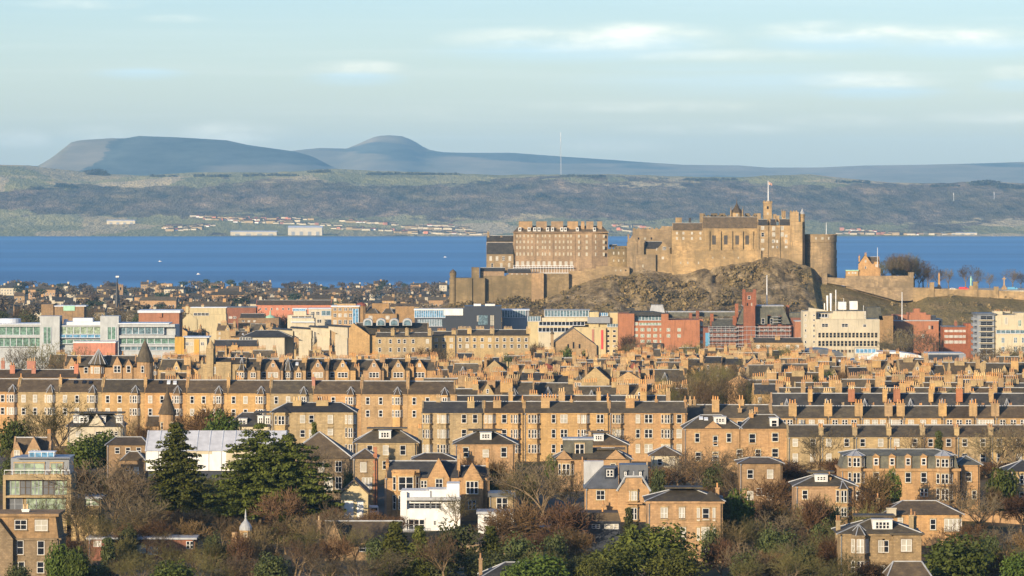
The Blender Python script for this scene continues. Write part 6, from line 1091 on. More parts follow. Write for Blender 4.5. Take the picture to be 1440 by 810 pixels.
# ------------------------------------------------------------------ trees
def bare_proto(name, seed, H_, spread, mats, dens=1.0, up=.55, trunk_h=.22):
    r = random.Random(seed); T = B(); C = B(); lim = [0]
    def grow(p, d, ln, rad, lev):
        n = 3 if lev < 2 else 2; q = p; dd = d; r0 = rad
        for i in range(n):
            dd = (dd+Vector((r.uniform(-1, 1), r.uniform(-1, 1), r.uniform(-.5, .8)))*.16+Vector((0, 0, .05*up))).normalized()
            e = q+dd*ln/n; r1 = rad*(1-.45*(i+1)/n)
            (T if lev < 3 else C).tube(q, e, r0, r1 if lev < 5 else 0.0001 if i == n-1 else r1, 6 if lev == 0 else 4 if lev < 3 else 3)
            q = e; r0 = r1
            if lev >= 1 and lev < 5 and i < n-1 and r.random() < .95: side(q, dd, ln*r.uniform(.45, .65), r1*.6, lev+1)
        if lev < 5:
            k = r.choice([3, 4]) if lev == 0 else r.choice([2, 3]) if lev < 4 else r.choice([2, 3, 4])
            if lev == 0: k = 5
            for j in range(k): side(q, dd, ln*r.uniform(.6, .82), r0*.72, lev+1, j*2*pi/k)
    def side(q, dd, ln, rad, lev, az=None):
        if lev > 5: return
        az = r.uniform(0, 2*pi) if az is None else az+r.uniform(-.5, .5); a = r.uniform(.35, .8)*spread
        u = dd.orthogonal().normalized(); v = dd.cross(u)
        d = (dd*cos(a)+(u*cos(az)+v*sin(az))*sin(a)+Vector((0, 0, .18*up))).normalized()
        grow(q, d, max(ln, .5), max(rad, .022), lev)
    grow(Vector((0, 0, -.5)), Vector((0, 0, 1)), H_*trunk_h+.5, H_*.022, 0)
    zs = [p[2] for p in C.v]; xs = [p[0] for p in C.v]
    t = thing(name, '', 'tree'); T.obj('trunk', mats[0], t); C.obj('crown', mats[1], t)
    t['h'] = max(zs); t['w'] = (np.percentile(xs, 98)-np.percentile(xs, 2)); return t
def leaf_clump(b, c, rad, n, sz, r, flat=.8, m=0, up=0):
    for _ in range(n):
        while True:
            p = Vector((r.uniform(-1, 1), r.uniform(-1, 1), r.uniform(-1, 1)))
            if p.length < 1: break
        p = p.normalized()*(p.length**.5); o = Vector((p.x*rad, p.y*rad, p.z*rad*flat))+c
        nrm = (p+Vector((r.uniform(-1, 1), r.uniform(-1, 1), r.uniform(-.3, 1)))*.9+Vector((0, 0, up))).normalized(); u = nrm.orthogonal().normalized(); v = nrm.cross(u); a = r.uniform(0, pi); s = sz*r.uniform(.6, 1.3)
        u2 = (u*cos(a)+v*sin(a))*s; v2 = (v*cos(a)-u*sin(a))*s*.6
        b.face([o-u2, o+v2*.9, o+u2, o-v2*.9], m)
def round_proto(name, seed, H_, W_, mat, n=46, lps=70, sz=.34, low=.12, bark='bark', lumps=.24):
    r = random.Random(seed); T = B(); C = B()
    T.tube((0, 0, -.6), (0, 0, H_*.5), H_*.03, H_*.018, 7)
    for i in range(n):
        a = i*2.399; zz = 1-2*(i+.5)/n; rr_ = math.sqrt(1-zz*zz); k = r.uniform(.68, 1.0) if i % 3 else r.uniform(.2, .6)
        c = Vector((cos(a)*rr_*W_/2*k*.82, sin(a)*rr_*W_/2*k*.82, H_*(low+(1-low)*.5)+zz*k*H_*(1-low)*.42))
        if i % 4 == 0: T.tube((0, 0, H_*.2), c, H_*.012, .03, 4)
        leaf_clump(C, c, W_*lumps*r.uniform(.7, 1.15), lps, sz, r, .75)
    t = thing(name, '', 'tree'); T.obj('trunk', bark, t); C.obj('crown', mat, t); t['h'] = H_; t['w'] = W_; return t
def conifer_proto(name, seed, H_, W_, mat, tiers=16, base=.16, droop=.12, rag=.35, narrow=1.0, stems=1):
    r = random.Random(seed); T = B(); C = B()
    for s_ in range(stems):
        sx_ = (s_-(stems-1)/2)*W_*.22; hh = H_*(1-.08*s_)
        T.tube((sx_, 0, -.6), (sx_*.9, 0, hh*.97), H_*.024, .04, 7)
        for i in range(tiers):
            t = i/(tiers-1); z = hh*(base+(1-base)*t*.98); R_ = W_/2*(1-t)**(.75*narrow)*(1-.15*(1-t))+.25
            k = max(5, int(13*(1-t)+5))
            for j in range(k):
                a = 2*pi*j/k+i*.7+r.uniform(-.3, .3); L_ = R_*r.uniform(1-rag, 1.08); d = Vector((cos(a), sin(a), 0))
                zj = r.uniform(-.5, .5)*hh*(1-base)/tiers; tip = Vector((sx_, 0, z+zj))+d*L_+Vector((0, 0, -droop*L_+r.uniform(-.25, .35)))
                T.tube((sx_, 0, z+zj+.1), tip, .07, .015, 3)
                m = max(2, int(L_/.75))
                for q in range(m):
                    f = (q+.7)/m; c = Vector((sx_, 0, z+zj+.1)).lerp(tip, f)+Vector((r.uniform(-.2, .2), r.uniform(-.2, .2), 0))
                    leaf_clump(C, c, .65+.45*(1-f), 24, .28, r, .42, up=.4)
    t = thing(name, '', 'tree'); T.obj('trunk', 'barkl', t); C.obj('crown', mat, t); t['h'] = H_; t['w'] = W_; return t
TP = dict(
 bare1=[bare_proto('bare_tree', s, 12, sp, ('barkl', 'twig')) for s, sp in ((1, 1.0), (2, 1.15), (3, .9))],
 bareg=[bare_proto('bare_tree', s, 12, sp, ('barkl', 'twigg')) for s, sp in ((11, 1.05), (12, 1.2))],
 bareo=[bare_proto('bare_tree', s, 11, sp, ('barkl', 'twigo')) for s, sp in ((21, 1.1), (22, .9))],
 barer=[bare_proto('bare_shrub', s, 8, sp, ('bark', 'twigr'), trunk_h=.12) for s, sp in ((31, 1.2), (32, 1.1))],
 round=[round_proto('evergreen_tree', s, 8, 8, 'leafy') for s in (41, 42)],
 pine=[round_proto('pine_tree', s, 10, 11, 'leaf', 40, 110, .3, .2, 'bark', .2) for s in (51, 52)],
 dull=[round_proto('evergreen_tree', s, 9, 8, 'leafd', 34, 70, .3, .1) for s in (61,)],
 cedar=[conifer_proto('conifer_tree', 71, 19, 13, 'leaf', 19, .2)],
 cedar2=[conifer_proto('spreading_conifer', 72, 18, 19, 'leaf', 15, .2, .05, .3, .62, 2)],
 spruce=[conifer_proto('conifer_tree', 73, 11, 8, 'leaf', 13, .12, .2, .4)],
 yew=[conifer_proto('conifer_tree', 75, 8, 3, 'leafd', 12, .04, -.5, .3, .5)])
ALLP = [p for l in TP.values() for p in l]
KINDN = dict(bare1='bare brown tree', bareg='bare grey twiggy tree', bareo='bare olive-brown tree', barer='bare red-brown shrub', round='rounded green evergreen', pine='dark green pine', dull='dull green evergreen', cedar='tall tiered conifer', cedar2='broad spreading conifer', spruce='dark layered conifer', yew='narrow dark conifer')
TREED = set(); LAND = []
def collect_land():
    for o in COL.objects:
        if o.parent is None and o.get('category') in ('house', 'hall', 'tenement', 'bungalow', 'garage', 'cupola', 'outbuilding', 'annexe', 'church', 'hotel', 'office', 'block') and o.get('label') and o.get('lm'):
            pass
LMK = [(20, 760, 800, 'the brown corner villa'), (52, 680, 868, 'the modern glazed house'), (120, 710, 870, 'the flat stone pavilion'), (40, 630, 950, 'the twin-gabled cottage'), (132, 600, 1085, 'the white-dormered pale villa'), (232, 590, 1075, 'the slate-coned turret'), (290, 630, 955, 'the white sheeted hall'), (200, 770, 838, 'the red brick outbuilding'), (345, 740, 842, 'the lead-domed cupola'),
       (345, 590, 1050, 'the slate villa with dormers'), (440, 600, 1040, 'the two-chimney corner tenement'), (455, 630, 945, 'the shaded villa'), (513, 660, 930, 'the pyramid-roofed villa'), (498, 690, 893, 'the yellow garage'), (505, 755, 838, 'the brown-roofed bungalow'), (610, 690, 905, 'the gothic house'), (605, 720, 888, 'the white extension'), (697, 735, 882, 'the white annexe'), (700, 800, 772, 'the corner slate roof'), (683, 620, 980, 'the hipped house behind the gables'),
       (833, 645, 965, 'the box-dormer villa'), (868, 700, 872, 'the curved-gable villa'), (963, 730, 835, 'the orange hipped villa'), (824, 735, 852, 'the flat grey garage'), (770, 610, 1060, 'the long three-storey tenement'), (935, 640, 985, 'the white-walled cottage'), (1035, 610, 1010, 'the pair of tall villas'), (1070, 675, 925, 'the half-hidden brown villa'), (1160, 690, 870, 'the cone-bayed villa'), (1265, 665, 918, 'the mansard block'), (1364, 670, 921, 'the hipped wing'), (1237, 765, 792, 'the wide-dormered house'), (1300, 720, 858, 'the long-roofed bungalow'), (1440, 665, 905, 'the edge villa'), (1280, 790, 772, 'the low slate shed'), (1400, 720, 897, 'the garden wall'), (1250, 620, 1005, 'the two-storey terrace')]
FARL = [(120, 470, 'the glass office'), (133, 490, 'the pink wall block'), (270, 480, 'the ochre block'), (145, 515, 'the turreted villa'), (560, 470, 'the dormered hall'), (690, 450, 'the black building'), (810, 480, 'the church gable'), (850, 460, 'the cream hotel'), (930, 465, 'the red brick hotel'), (1060, 450, 'the scaffolded college'), (1185, 470, 'the cream office'), (1280, 470, 'the dark brick block'), (1430, 470, 'the white flats'), (1222, 370, 'the gatehouse'), (1371, 400, 'the square pier'), (950, 540, 'the avenue'), (650, 500, 'the dense chimney rows'), (1240, 530, 'the chimney rows at right')]
TCOUNT = 0
TR = random.Random(77)
def tree(kind, px, ytop, Y, wpx=None, name=None, label=None, yb=None, relx=None):
    global TCOUNT; TCOUNT += 1
    p = TR.choice(TP[kind]); zb_ = gz(Y)-.3 if yb is None else WZ(yb, Y); H_ = max(1.5, WZ(ytop, Y)-zb_); sz = H_/p['h']; sxy = sz if wpx is None else wpx*Y/F/p['w']
    loc = (WX(px, Y), Y, zb_)
    if p.name in TREED: o = dup(p, loc)
    else: o = p; TREED.add(p.name); o.location = loc
    o.rotation_euler = (0, 0, TR.uniform(0, 6.28) if kind not in ('cedar2',) else 0); o.scale = (sxy, sxy, sz)
    for k_ in ('h', 'w'):
        if k_ in o and o is not p: del o[k_]
    if label: o['label'] = label
    else:
        if Y < 1110:
            l = min(LMK, key=lambda t: ((t[0]-px)/1.0)**2+((t[2]-Y)*.7)**2); rel = ('in front of' if Y < l[2]-3 else 'behind') if abs(l[0]-px) < 55 else ('left of' if px < l[0] else 'right of')
            auto(o, f'{KINDN[kind]} {rel} {l[3]}', px)
        else:
            l = min(FARL, key=lambda t: (t[0]-px)**2+((t[1]-ytop))**2*2); auto(o, f'{KINDN[kind]} near {l[2]}', px)
    if not label: o['group'] = 'bare trees among the houses' if kind.startswith('bare') else 'evergreens among the houses'
    return o
# key trees
tree('cedar', 248, 596, 893, 128, label='tall tiered conifer with a bare lower trunk in front of the white sheeted hall')
tree('cedar2', 385, 600, 888, 178, label='broad spreading conifer with two trunks right of the white sheeted hall')
tree('spruce', 442, 597, 960, 30, label='slim conifer top poking up before the corner tenement')
tree('spruce', 556, 736, 803, 74, label='dark layered conifer at the bottom beside the brown bungalow'); tree('spruce', 590, 742, 800, 60); tree('spruce', 690, 742, 815, 60); tree('spruce', 400, 728, 868, 70)
tree('pine', 918, 733, 797, 140, label='wide dark pine crown at the bottom in front of the orange hipped villa'); tree('pine', 868, 764, 785, 100); tree('pine', 950, 768, 780, 90); tree('pine', 835, 782, 775, 60)
tree('round', 1350, 754, 785, 92, label='big rounded glossy evergreen at the bottom right of the dormer house'); tree('round', 1322, 766, 790, 40)
tree('round', 1409, 659, 902, 46, label='bright rounded holly before the edge villa roof'); tree('round', 1415, 700, 898, 14); tree('round', 1432, 778, 780, 50)
tree('round', 80, 764, 784, 34); tree('round', 108, 770, 782, 36); tree('yew', 152, 758, 800, 20); tree('round', 246, 789, 770, 60); tree('round', 760, 779, 775, 80, label='wide green evergreen at the bottom right of the corner slate roof'); tree('round', 730, 790, 772, 50)
tree('yew', 884, 716, 838, 13, label='narrow dark conifer against the curved-gable villa'); tree('round', 1040, 690, 855, 45); tree('yew', 1022, 703, 850, 10); tree('round', 120, 612, 1010, 52); tree('round', 150, 606, 1020, 44); tree('round', 312, 580, 1030, 55, label='bright green domed evergreen above the white hall roof'); tree('round', 20, 590, 1060, 50); tree('dull', 15, 640, 960, 34)
tree('dull', 640, 728, 812, 70); tree('dull', 620, 760, 800, 60); tree('dull', 700, 780, 795, 60); tree('round', 745, 668, 930, 22); tree('dull', 925, 652, 930, 26); tree('round', 775, 640, 965, 18); tree('dull', 1170, 705, 850, 24); tree('round', 1255, 660, 905, 26); tree('dull', 1005, 650, 935, 40); tree('dull', 690, 665, 925, 28)
tree('yew', 1320, 608, 985, 12); tree('dull', 490, 655, 915, 20); tree('dull', 25, 790, 780, 40)
# bare trees: kind, px, top, Y, width
for a in (('bareo', 85, 556, 1050, 95), ('bareo', 50, 575, 1060, 60), ('bareg', 160, 640, 858, 130), ('bareo', 130, 655, 880, 70), ('bareg', 190, 668, 868, 70), ('bareg', 200, 690, 850, 90), ('bareg', 110, 668, 852, 60), ('barer', 295, 563, 1055, 85), ('barer', 260, 575, 1060, 45), ('bare1', 184, 575, 1050, 50), ('barer', 200, 590, 1045, 40), ('bareg', 440, 620, 935, 60), ('bare1', 425, 650, 925, 50), ('barer', 400, 680, 868, 70),
          ('bareg', 762, 640, 880, 110), ('bareo', 735, 650, 890, 70), ('bareg', 800, 660, 890, 60), ('barer', 740, 700, 850, 90), ('barer', 790, 700, 848, 80), ('barer', 700, 720, 845, 60), ('bareg', 850, 598, 1030, 70), ('bare1', 870, 610, 1020, 50), ('barer', 700, 640, 950, 50), ('bareg', 680, 600, 1050, 40), ('barer', 660, 640, 955, 40), ('bareg', 960, 625, 950, 80), ('bare1', 985, 640, 945, 70), ('barer', 930, 650, 940, 70), ('bareg', 1010, 625, 955, 60), ('bareg', 1030, 655, 930, 60), ('barer', 1000, 680, 920, 60), ('bare1', 1060, 625, 985, 50),
          ('barer', 1105, 640, 950, 70), ('barer', 1095, 665, 900, 60), ('barer', 1130, 660, 960, 40), ('bareg', 1150, 600, 985, 60), ('barer', 1180, 640, 950, 40), ('barer', 1240, 655, 880, 70), ('barer', 1218, 680, 865, 55), ('barer', 1150, 690, 845, 60), ('bareo', 1200, 700, 835, 60), ('bareo', 1120, 690, 855, 90), ('bareg', 1090, 715, 845, 90), ('bareg', 1350, 665, 890, 80), ('bareg', 1380, 690, 870, 80), ('barer', 1330, 655, 985, 60), ('bareg', 1400, 600, 990, 90), ('bareg', 1430, 590, 985, 70), ('bareg', 1290, 600, 985, 40), ('barer', 1370, 730, 840, 60), ('bareg', 1410, 735, 825, 90), ('barer', 1435, 690, 880, 60), ('barer', 1440, 740, 820, 60), ('barer', 1300, 690, 870, 40), ('barer', 1395, 680, 895, 30)): tree(a[0], *a[1:])
# shrubs and trees along the bottom
rr = random.Random(5)
for Y, x0, x1, step, tops, kinds in ((788, 110, 560, 24, (765, 790), ('bare1', 'bareo', 'dull', 'bareg')), (812, 90, 450, 20, (745, 772), ('barer', 'dull', 'bare1', 'bareo')), (845, 90, 460, 18, (716, 748), ('barer', 'bare1', 'bare1', 'bareo')), (862, 100, 215, 30, (700, 730), ('bareg', 'bareo')), (800, 590, 830, 22, (745, 785), ('bareo', 'dull', 'bare1')), (830, 700, 830, 17, (735, 760), ('barer',)), (800, 1015, 1180, 18, (742, 775), ('bareg', 'bareo', 'barer')), (780, 1010, 1190, 26, (765, 790), ('bareg', 'bareo')), (835, 1020, 1180, 20, (722, 750), ('barer', 'dull', 'bareo', 'bare1')), (785, 1390, 1450, 22, (765, 790), ('barer', 'bareg')), (865, 1050, 1120, 20, (690, 720), ('barer', 'bareo')), (865, 445, 560, 16, (708, 728), ('barer', 'bareg')), (780, 1185, 1250, 22, (780, 800), ('bareo', 'barer')), (815, 1310, 1440, 20, (745, 770), ('bare1', 'bareo', 'dull')), (900, 310, 460, 26, (690, 715), ('bare1', 'barer')), (925, 285, 345, 16, (652, 672), ('dull', 'dull', 'bareo')), (915, 270, 340, 20, (675, 700), ('dull', 'barer')), (885, 205, 330, 22, (712, 735), ('barer', 'bareg')), (968, 900, 1110, 22, (645, 668), ('barer', 'bareg')), (945, 590, 760, 26, (660, 680), ('barer', 'bare1')), (1000, 1110, 1440, 30, (632, 650), ('barer', 'bareg')), (1030, 0, 210, 22, (615, 640), ('bareo', 'barer', 'bare1')), (930, 70, 210, 20, (650, 680), ('barer', 'bareg', 'bare1')), (835, 0, 100, 22, (735, 770), ('barer', 'bare1'))):
    x = x0+rr.uniform(0, step)
    while x < x1:
        k = rr.choice(kinds); Yy = Y+rr.uniform(-9, 9); tree(k, x, rr.uniform(*tops), Yy, rr.uniform(1.5, 2.3)*step+12); x += step*rr.uniform(.7, 1.3)
for a in (('bareg', 462, 700, 826, 50), ('bareo', 500, 735, 822, 44), ('barer', 470, 748, 815, 50), ('dull', 530, 750, 812, 36), ('barer', 335, 742, 806, 40), ('bare1', 365, 735, 808, 44), ('dull', 300, 745, 812, 30), ('bareo', 420, 735, 815, 50), ('dull', 180, 735, 835, 30), ('bareo', 60, 690, 845, 46), ('bare1', 1150, 745, 805, 60), ('dull', 1085, 735, 815, 40), ('dull', 1130, 760, 790, 44), ('dull', 1050, 770, 785, 50), ('dull', 780, 745, 815, 40), ('dull', 1390, 745, 812, 34), ('bareo', 640, 690, 880, 50), ('dull', 1000, 735, 822, 30)): tree(a[0], *a[1:])
# mid-distance trees
for a in (('bareo', 60, 474, 1700, 55), ('bareg', 25, 482, 1690, 40), ('bare1', 88, 488, 1600, 40), ('bareg', 110, 484, 1620, 40), ('bareg', 40, 500, 1560, 50), ('bareg', 72, 500, 1500, 50),
          ('bareo', 965, 478, 2050, 55), ('barer', 886, 466, 2300, 36), ('bareg', 905, 472, 2280, 36), ('bareo', 1095, 482, 2020, 60), ('bareo', 1070, 490, 1990, 40), ('bareo', 1115, 490, 1985, 40), ('bareg', 1270, 455, 2330, 60), ('bareg', 1300, 462, 2310, 50), ('bareg', 1250, 470, 2300, 36), ('bare1', 1400, 488, 1950, 70), ('bare1', 1425, 484, 1960, 60), ('bare1', 1370, 500, 1900, 50), ('bareg', 1440, 490, 1930, 50), ('barer', 755, 478, 2050, 34), ('bareg', 742, 484, 2040, 30), ('barer', 600, 484, 1800, 46), ('bareg', 620, 488, 1790, 40), ('barer', 580, 490, 1780, 34), ('round', 797, 489, 2000, 22), ('round', 822, 494, 1990, 14), ('bareg', 1245, 512, 1700, 50), ('barer', 1290, 520, 1600, 60), ('bareg', 1220, 520, 1620, 50), ('dull', 1241, 538, 1500, 16), ('barer', 260, 495, 1750, 30), ('bareg', 1420, 520, 1700, 50), ('bareo', 1345, 512, 1800, 50)): tree(a[0], *a[1:])
for Y, x0, x1, st, tops in ((2060, 850, 1130, 18, (488, 500)), (2160, 880, 1120, 20, (480, 492)), (1960, 1140, 1440, 20, (500, 512)), (1840, 1180, 1440, 26, (508, 518)), (2230, 0, 620, 40, (470, 484)), (2750, 20, 640, 26, (434, 446)), (3000, 0, 640, 22, (428, 438)), (2500, 1320, 1440, 18, (455, 470)), (2060, 700, 800, 16, (484, 496))):
    x = x0
    while x < x1: tree(rr.choice(['bareo', 'bare1', 'bareg', 'barer', 'dull'] if Y > 2700 else ['bareo', 'bare1', 'bareg', 'barer']), x, rr.uniform(*tops), Y+rr.uniform(-30, 30), st*rr.uniform(1.3, 2)); x += st*rr.uniform(.6, 1.3)
rq = random.Random(44)
for _ in range(46):
    Yq = rq.choice([1265, 1330, 1400, 1520, 1600, 1700, 1800]); tree(rq.choice(['bareo', 'bare1', 'barer', 'dull']), rq.choice([rq.uniform(0, 930), rq.uniform(1050, 1440)]), {1265: 541, 1330: 534, 1400: 527, 1520: 513, 1600: 506, 1700: 499, 1800: 493}[Yq]+rq.uniform(-2, 8), Yq, rq.uniform(18, 34))
# the avenue of trees between the tenements
for Y, x0, x1, step, tops in ((1290, 938, 1050, 13, (530, 545)), (1380, 936, 1050, 12, (518, 532)), (1480, 938, 1046, 12, (508, 520)), (1600, 945, 1040, 14, (500, 510))):
    x = x0
    while x < x1: tree(rr.choice(['bareo', 'bareo', 'bare1', 'bareg']), x+6, rr.uniform(*tops), Y+rr.uniform(-20, 20), 34); x += step*rr.uniform(.8, 1.2)
# castle esplanade trees
for px, yt, w_, k in ((1253, 356, 34, 'bare1'), (1270, 353, 40, 'bareg'), (1285, 358, 40, 'bare1'), (1298, 368, 30, 'bareg'), (1262, 362, 30, 'bareg'), (1292, 376, 26, 'bare1'), (1247, 360, 26, 'bareo'), (1275, 356, 36, 'bare1'), (1258, 354, 36, 'bareg'), (1281, 354, 36, 'bareo'), (1303, 374, 24, 'bare1'), (1266, 358, 40, 'bareo')): tree(k, px, yt, 3052+rr.uniform(-10, 10), w_, yb=409)
for px, yt, w_, k in ((1320, 374, 22, 'bareg'), (1334, 376, 18, 'bareg'), (1358, 371, 26, 'bareg'), (1375, 375, 18, 'bareg'), (1392, 382, 14, 'bareg'), (1424, 377, 22, 'bareg'), (1436, 380, 18, 'bareg')): tree(k, px, yt, 3056+rr.uniform(-6, 6), w_, yb=409)
# ------------------------------------------------------------------ scrub on the rock (ground cover) and far places
def scrub():
    r = random.Random(3); b = B(); cx = [a for a, _ in CREST]; cy = [c for _, c in CREST]
    me = bpy.data.objects['castle_rock'].data; vs = [v.co for v in me.vertices]; n = 518
    for _ in range(6500):
        j = int(47*r.random()**.8); i = r.randrange(20, 500); v = vs[j*n+i]
        px = CX+v.x*F/v.y
        if px > 1135 and r.random() < .93: continue
        if j > 44 or MN.noise(Vector((v.x/24, v.z/14, 3)))+r.uniform(-.35, .35) < -.02: continue
        s = r.uniform(.7, 2.6); leaf_clump(b, Vector((v.x+r.uniform(-2, 2), v.y-.4*s, v.z+.4*s)), s, 9, s*.5, r, .8)
    m = leafm('rock_scrub', (.06, .045, .02), (.24, .155, .07), .06); o = b.obj('rock_scrub', [m]); o['kind'] = 'stuff'; o['label'] = 'brown scrub clinging to the castle crag'
scrub()
# far town trees and houses, between the castle and the shore
fproto = {}
def far_tree_proto(k, mat, seed):
    r = random.Random(seed); b = B(); t_ = B(); t_.tube((0, 0, -1), (0, 0, 6), .35, .15, 4)
    for i in range(12): leaf_clump(b, Vector((r.uniform(-3, 3), r.uniform(-3, 3), r.uniform(3.5, 9))), r.uniform(1.5, 2.8), 26, .8, r)
    t = thing('far_tree', '', 'tree'); t_.obj('trunk', 'bark', t); b.obj('crown', mat, t); return t
FT = [far_tree_proto('f', 'far', 1), far_tree_proto('f', 'far', 2), far_tree_proto('f', 'far', 4), far_tree_proto('f', 'farg', 3)]; FU = [0]*4
def far_house(i):
    r = random.Random(i); w_ = r.choice([9, 14, 22, 30]); h_ = r.choice([6, 8, 10]); d_ = 10; k_ = r.choice(['sand', 'sand2', 'cream', 'cream', 'sandr', 'conc'])
    t = thing('far_house', '', 'house'); b = B(); b.box(-w_/2, w_/2, 0, d_, -3, h_)
    for e in (-w_/2, w_/2-.5): b.faces([(e, 0, h_), (e, d_/2, h_+3.4), (e, d_, h_), (e+.5, 0, h_), (e+.5, d_/2, h_+3.4), (e+.5, d_, h_)], [(2, 1, 0), (3, 4, 5), (0, 1, 4, 3), (1, 2, 5, 4)])
    b.obj('wall', k_, t); q = B(); q.gab(-w_/2-.3, w_/2+.3, -.4, d_+.4, h_, h_+3.2); q.obj('roof', r.choice(['slate', 'slateb', 'slated', 'slateb']), t)
    for e in ([-w_*.35, w_*.35] if w_ > 9 else [w_*.4]): c = B(); c.box(e-1, e+1, d_/2-.7, d_/2+.7, h_+1, h_+5); c.obj('chimney', k_, t)
    for x in np.arange(-w_/2+2.2, w_/2-1.5, 3.2):
        for z in (1.5, 4.6): make_window(t, x, 0, z, 1.4, 1.9, 'sash', False)
    return t
FHS = [far_house(i+40) for i in range(9)]; HU = [0]*9
r = random.Random(21); nt_ = 0
def far_label(px, Y): 
    s = 'left of the spire' if px < 160 else 'between spire and green dome' if px < 375 else 'between green dome and castle' if px < 640 else 'beyond the castle'
    return s, ('near the shore' if Y > 5200 else 'inland')
def nblock(px, py): return any(abs(px-a) < w_ and py > t for a, w_, t in ())
for Y, n in ((3350, 26), (3700, 30), (4100, 34), (4600, 36), (5200, 38), (5800, 40), (6350, 46)):
    for i in range(n):
        px = -20+(680 if Y > 3500 else 640)*(i+r.random())/n
        if r.random() < 1.1:
            k = r.choice([0, 1, 2, 0, 1, 2, 0, 1, 3]); loc = (WX(px, Y), Y+r.uniform(-80, 80), gz(Y)-1); o = FT[k] if not FU[k] else dup(FT[k], loc); FU[k] = 1; o.location = loc; s = r.uniform(.9, 1.6); o.scale = (s*r.uniform(1, 1.6), s, s); o.rotation_euler.z = r.uniform(0, 6)
            a, b_ = far_label(px, Y); auto(o, ('dark green' if k == 3 else 'brown')+f' far tree {b_}, {a}', px); o['group'] = 'trees of the far town'
        if r.random() < .42:
            k = r.randrange(9); loc = (WX(px+r.uniform(-8, 8), Y), Y+r.uniform(-60, 60), gz(Y)-.5); o = FHS[k] if not HU[k] else dup(FHS[k], loc); HU[k] = 1; o.location = loc; o.rotation_euler.z = R(r.uniform(-15, 15)); s = r.uniform(.85, 1.25); o.scale = (s, s, s)
            a, b_ = far_label(px, Y); auto(o, f'small far stone house {b_}, {a}', px); o['group'] = 'houses of the far town'
for px, yt, k, lb in ((289, 391, 3, 'tall dark conifer standing above the shore town roofs'), (338, 396, 3, 'dark pointed conifer at the shore right of the tall one'), (538, 394, 3, 'round dark tree on the shore town skyline, middle of three'), (521, 398, 3, 'dark tree on the skyline left of the middle round tree'), (568, 397, 3, 'flat dark tree on the skyline right of the middle round tree'), (145, 398, 0, 'brown broad tree on the skyline left of the spire'), (440, 398, 0, 'brown bare tree cluster on the skyline above the orange block')):
    Y = 6300; o = dup(FT[k], (WX(px, Y), Y, gz(Y)-1)); H_ = WZ(yt, Y)-gz(Y); o.scale = (H_/11*.8, H_/11*.8, H_/10.5); o['label'] = lb; o['group'] = 'skyline trees of the shore town'
h = House('stone_school', 'pale stone building with two blocky towers on the shore town skyline', 'building', 6200, 216, 243, 403, 'sand', 'slate', 20, fine=False); h.body(); h.body(226, 242, 399, y0=2); h.body(219, 224, 401, y0=-1); h.gable(401, 216, 226, 403); h.wins([221, 230, 238], [(404, 407)], 3, 'two'); h.done()
h = House('church_tower', 'square stone church tower on the skyline right of the thin spire', 'church', 5600, 166, 173, 401, 'sandd', 'slate', 9, fine=False); h.body(); merlons(h, 166, 173, 401, 1.5, 1.2, 1.5); h.Rf.gab(h.lx(152), h.lx(166), 0, 9, h.lz(420), h.lz(411)); h.W.box(h.lx(152), h.lx(166), 0, 9, 0, h.lz(420)); h.win(169.5, 404, 408, 2, 'slit'); h.done()
# the shore across the firth
def ground_hit(px, py):
    lo = None
    for Y in range(15100, 19000, 20):
        X = WX(px, Y)
        if fz(X, Y) >= WZ(py, Y): return X, Y, fz(X, Y)
    return None
def coast_house(w_, d_, h_, wm, rm):
    t = thing('coast_house', '', 'house'); b = B(); b.box(-w_/2, w_/2, 0, d_, -12, h_); b.obj('wall', wm, t); q = B(); q.gab(-w_/2-.5, w_/2+.5, -.5, d_+.5, h_, h_+4); q.obj('roof', rm, t); return t
CH = [coast_house(24, 14, 7, 'cream', 'slateb'), coast_house(14, 12, 6, 'white', 'rust'), coast_house(32, 14, 9, 'sand2', 'slateb'), coast_house(18, 14, 7, 'conc', 'slate'), coast_house(13, 12, 11, 'pink', 'slate')]; CU = [0]*5
r = random.Random(9)
STREETS = [(230, 322, 300, 318, 26), (236, 325, 280, 323, 14), (272, 306, 400, 310, 30), (288, 309, 420, 313, 30), (330, 313, 480, 318, 26), (395, 308, 440, 310, 10), (480, 312, 560, 317, 18), (465, 322, 600, 327, 22), (560, 328, 680, 330.5, 28), (570, 321, 660, 324, 22), (600, 318, 640, 319, 8), (860, 318, 912, 321, 14), (868, 324, 906, 328, 12), (1180, 329, 1255, 330.5, 14), (1255, 330.5, 1350, 330, 10), (1182, 324, 1235, 327, 8)]
for (x0, y0, x1, y1, n) in STREETS:
    for i in range(n):
        f = (i+r.random())/n; px = x0+(x1-x0)*f; py = y0+(y1-y0)*f+r.uniform(-.7, .7); q = ground_hit(px, py)
        if not q: continue
        k = r.choice([0, 0, 1, 2, 3, 3, 4]); o = CH[k] if not CU[k] else dup(CH[k], (0, 0, 0)); CU[k] = 1; o.location = (q[0], q[1], q[2]-1); s = r.uniform(.8, 1.3); o.scale = (s, s, s*r.uniform(.7, .95)); o.rotation_euler.z = R(r.uniform(-30, 30))
        o['label'] = 'tiny pale house in the shore towns across the firth'; o['group'] = 'houses of the shore towns across the firth'
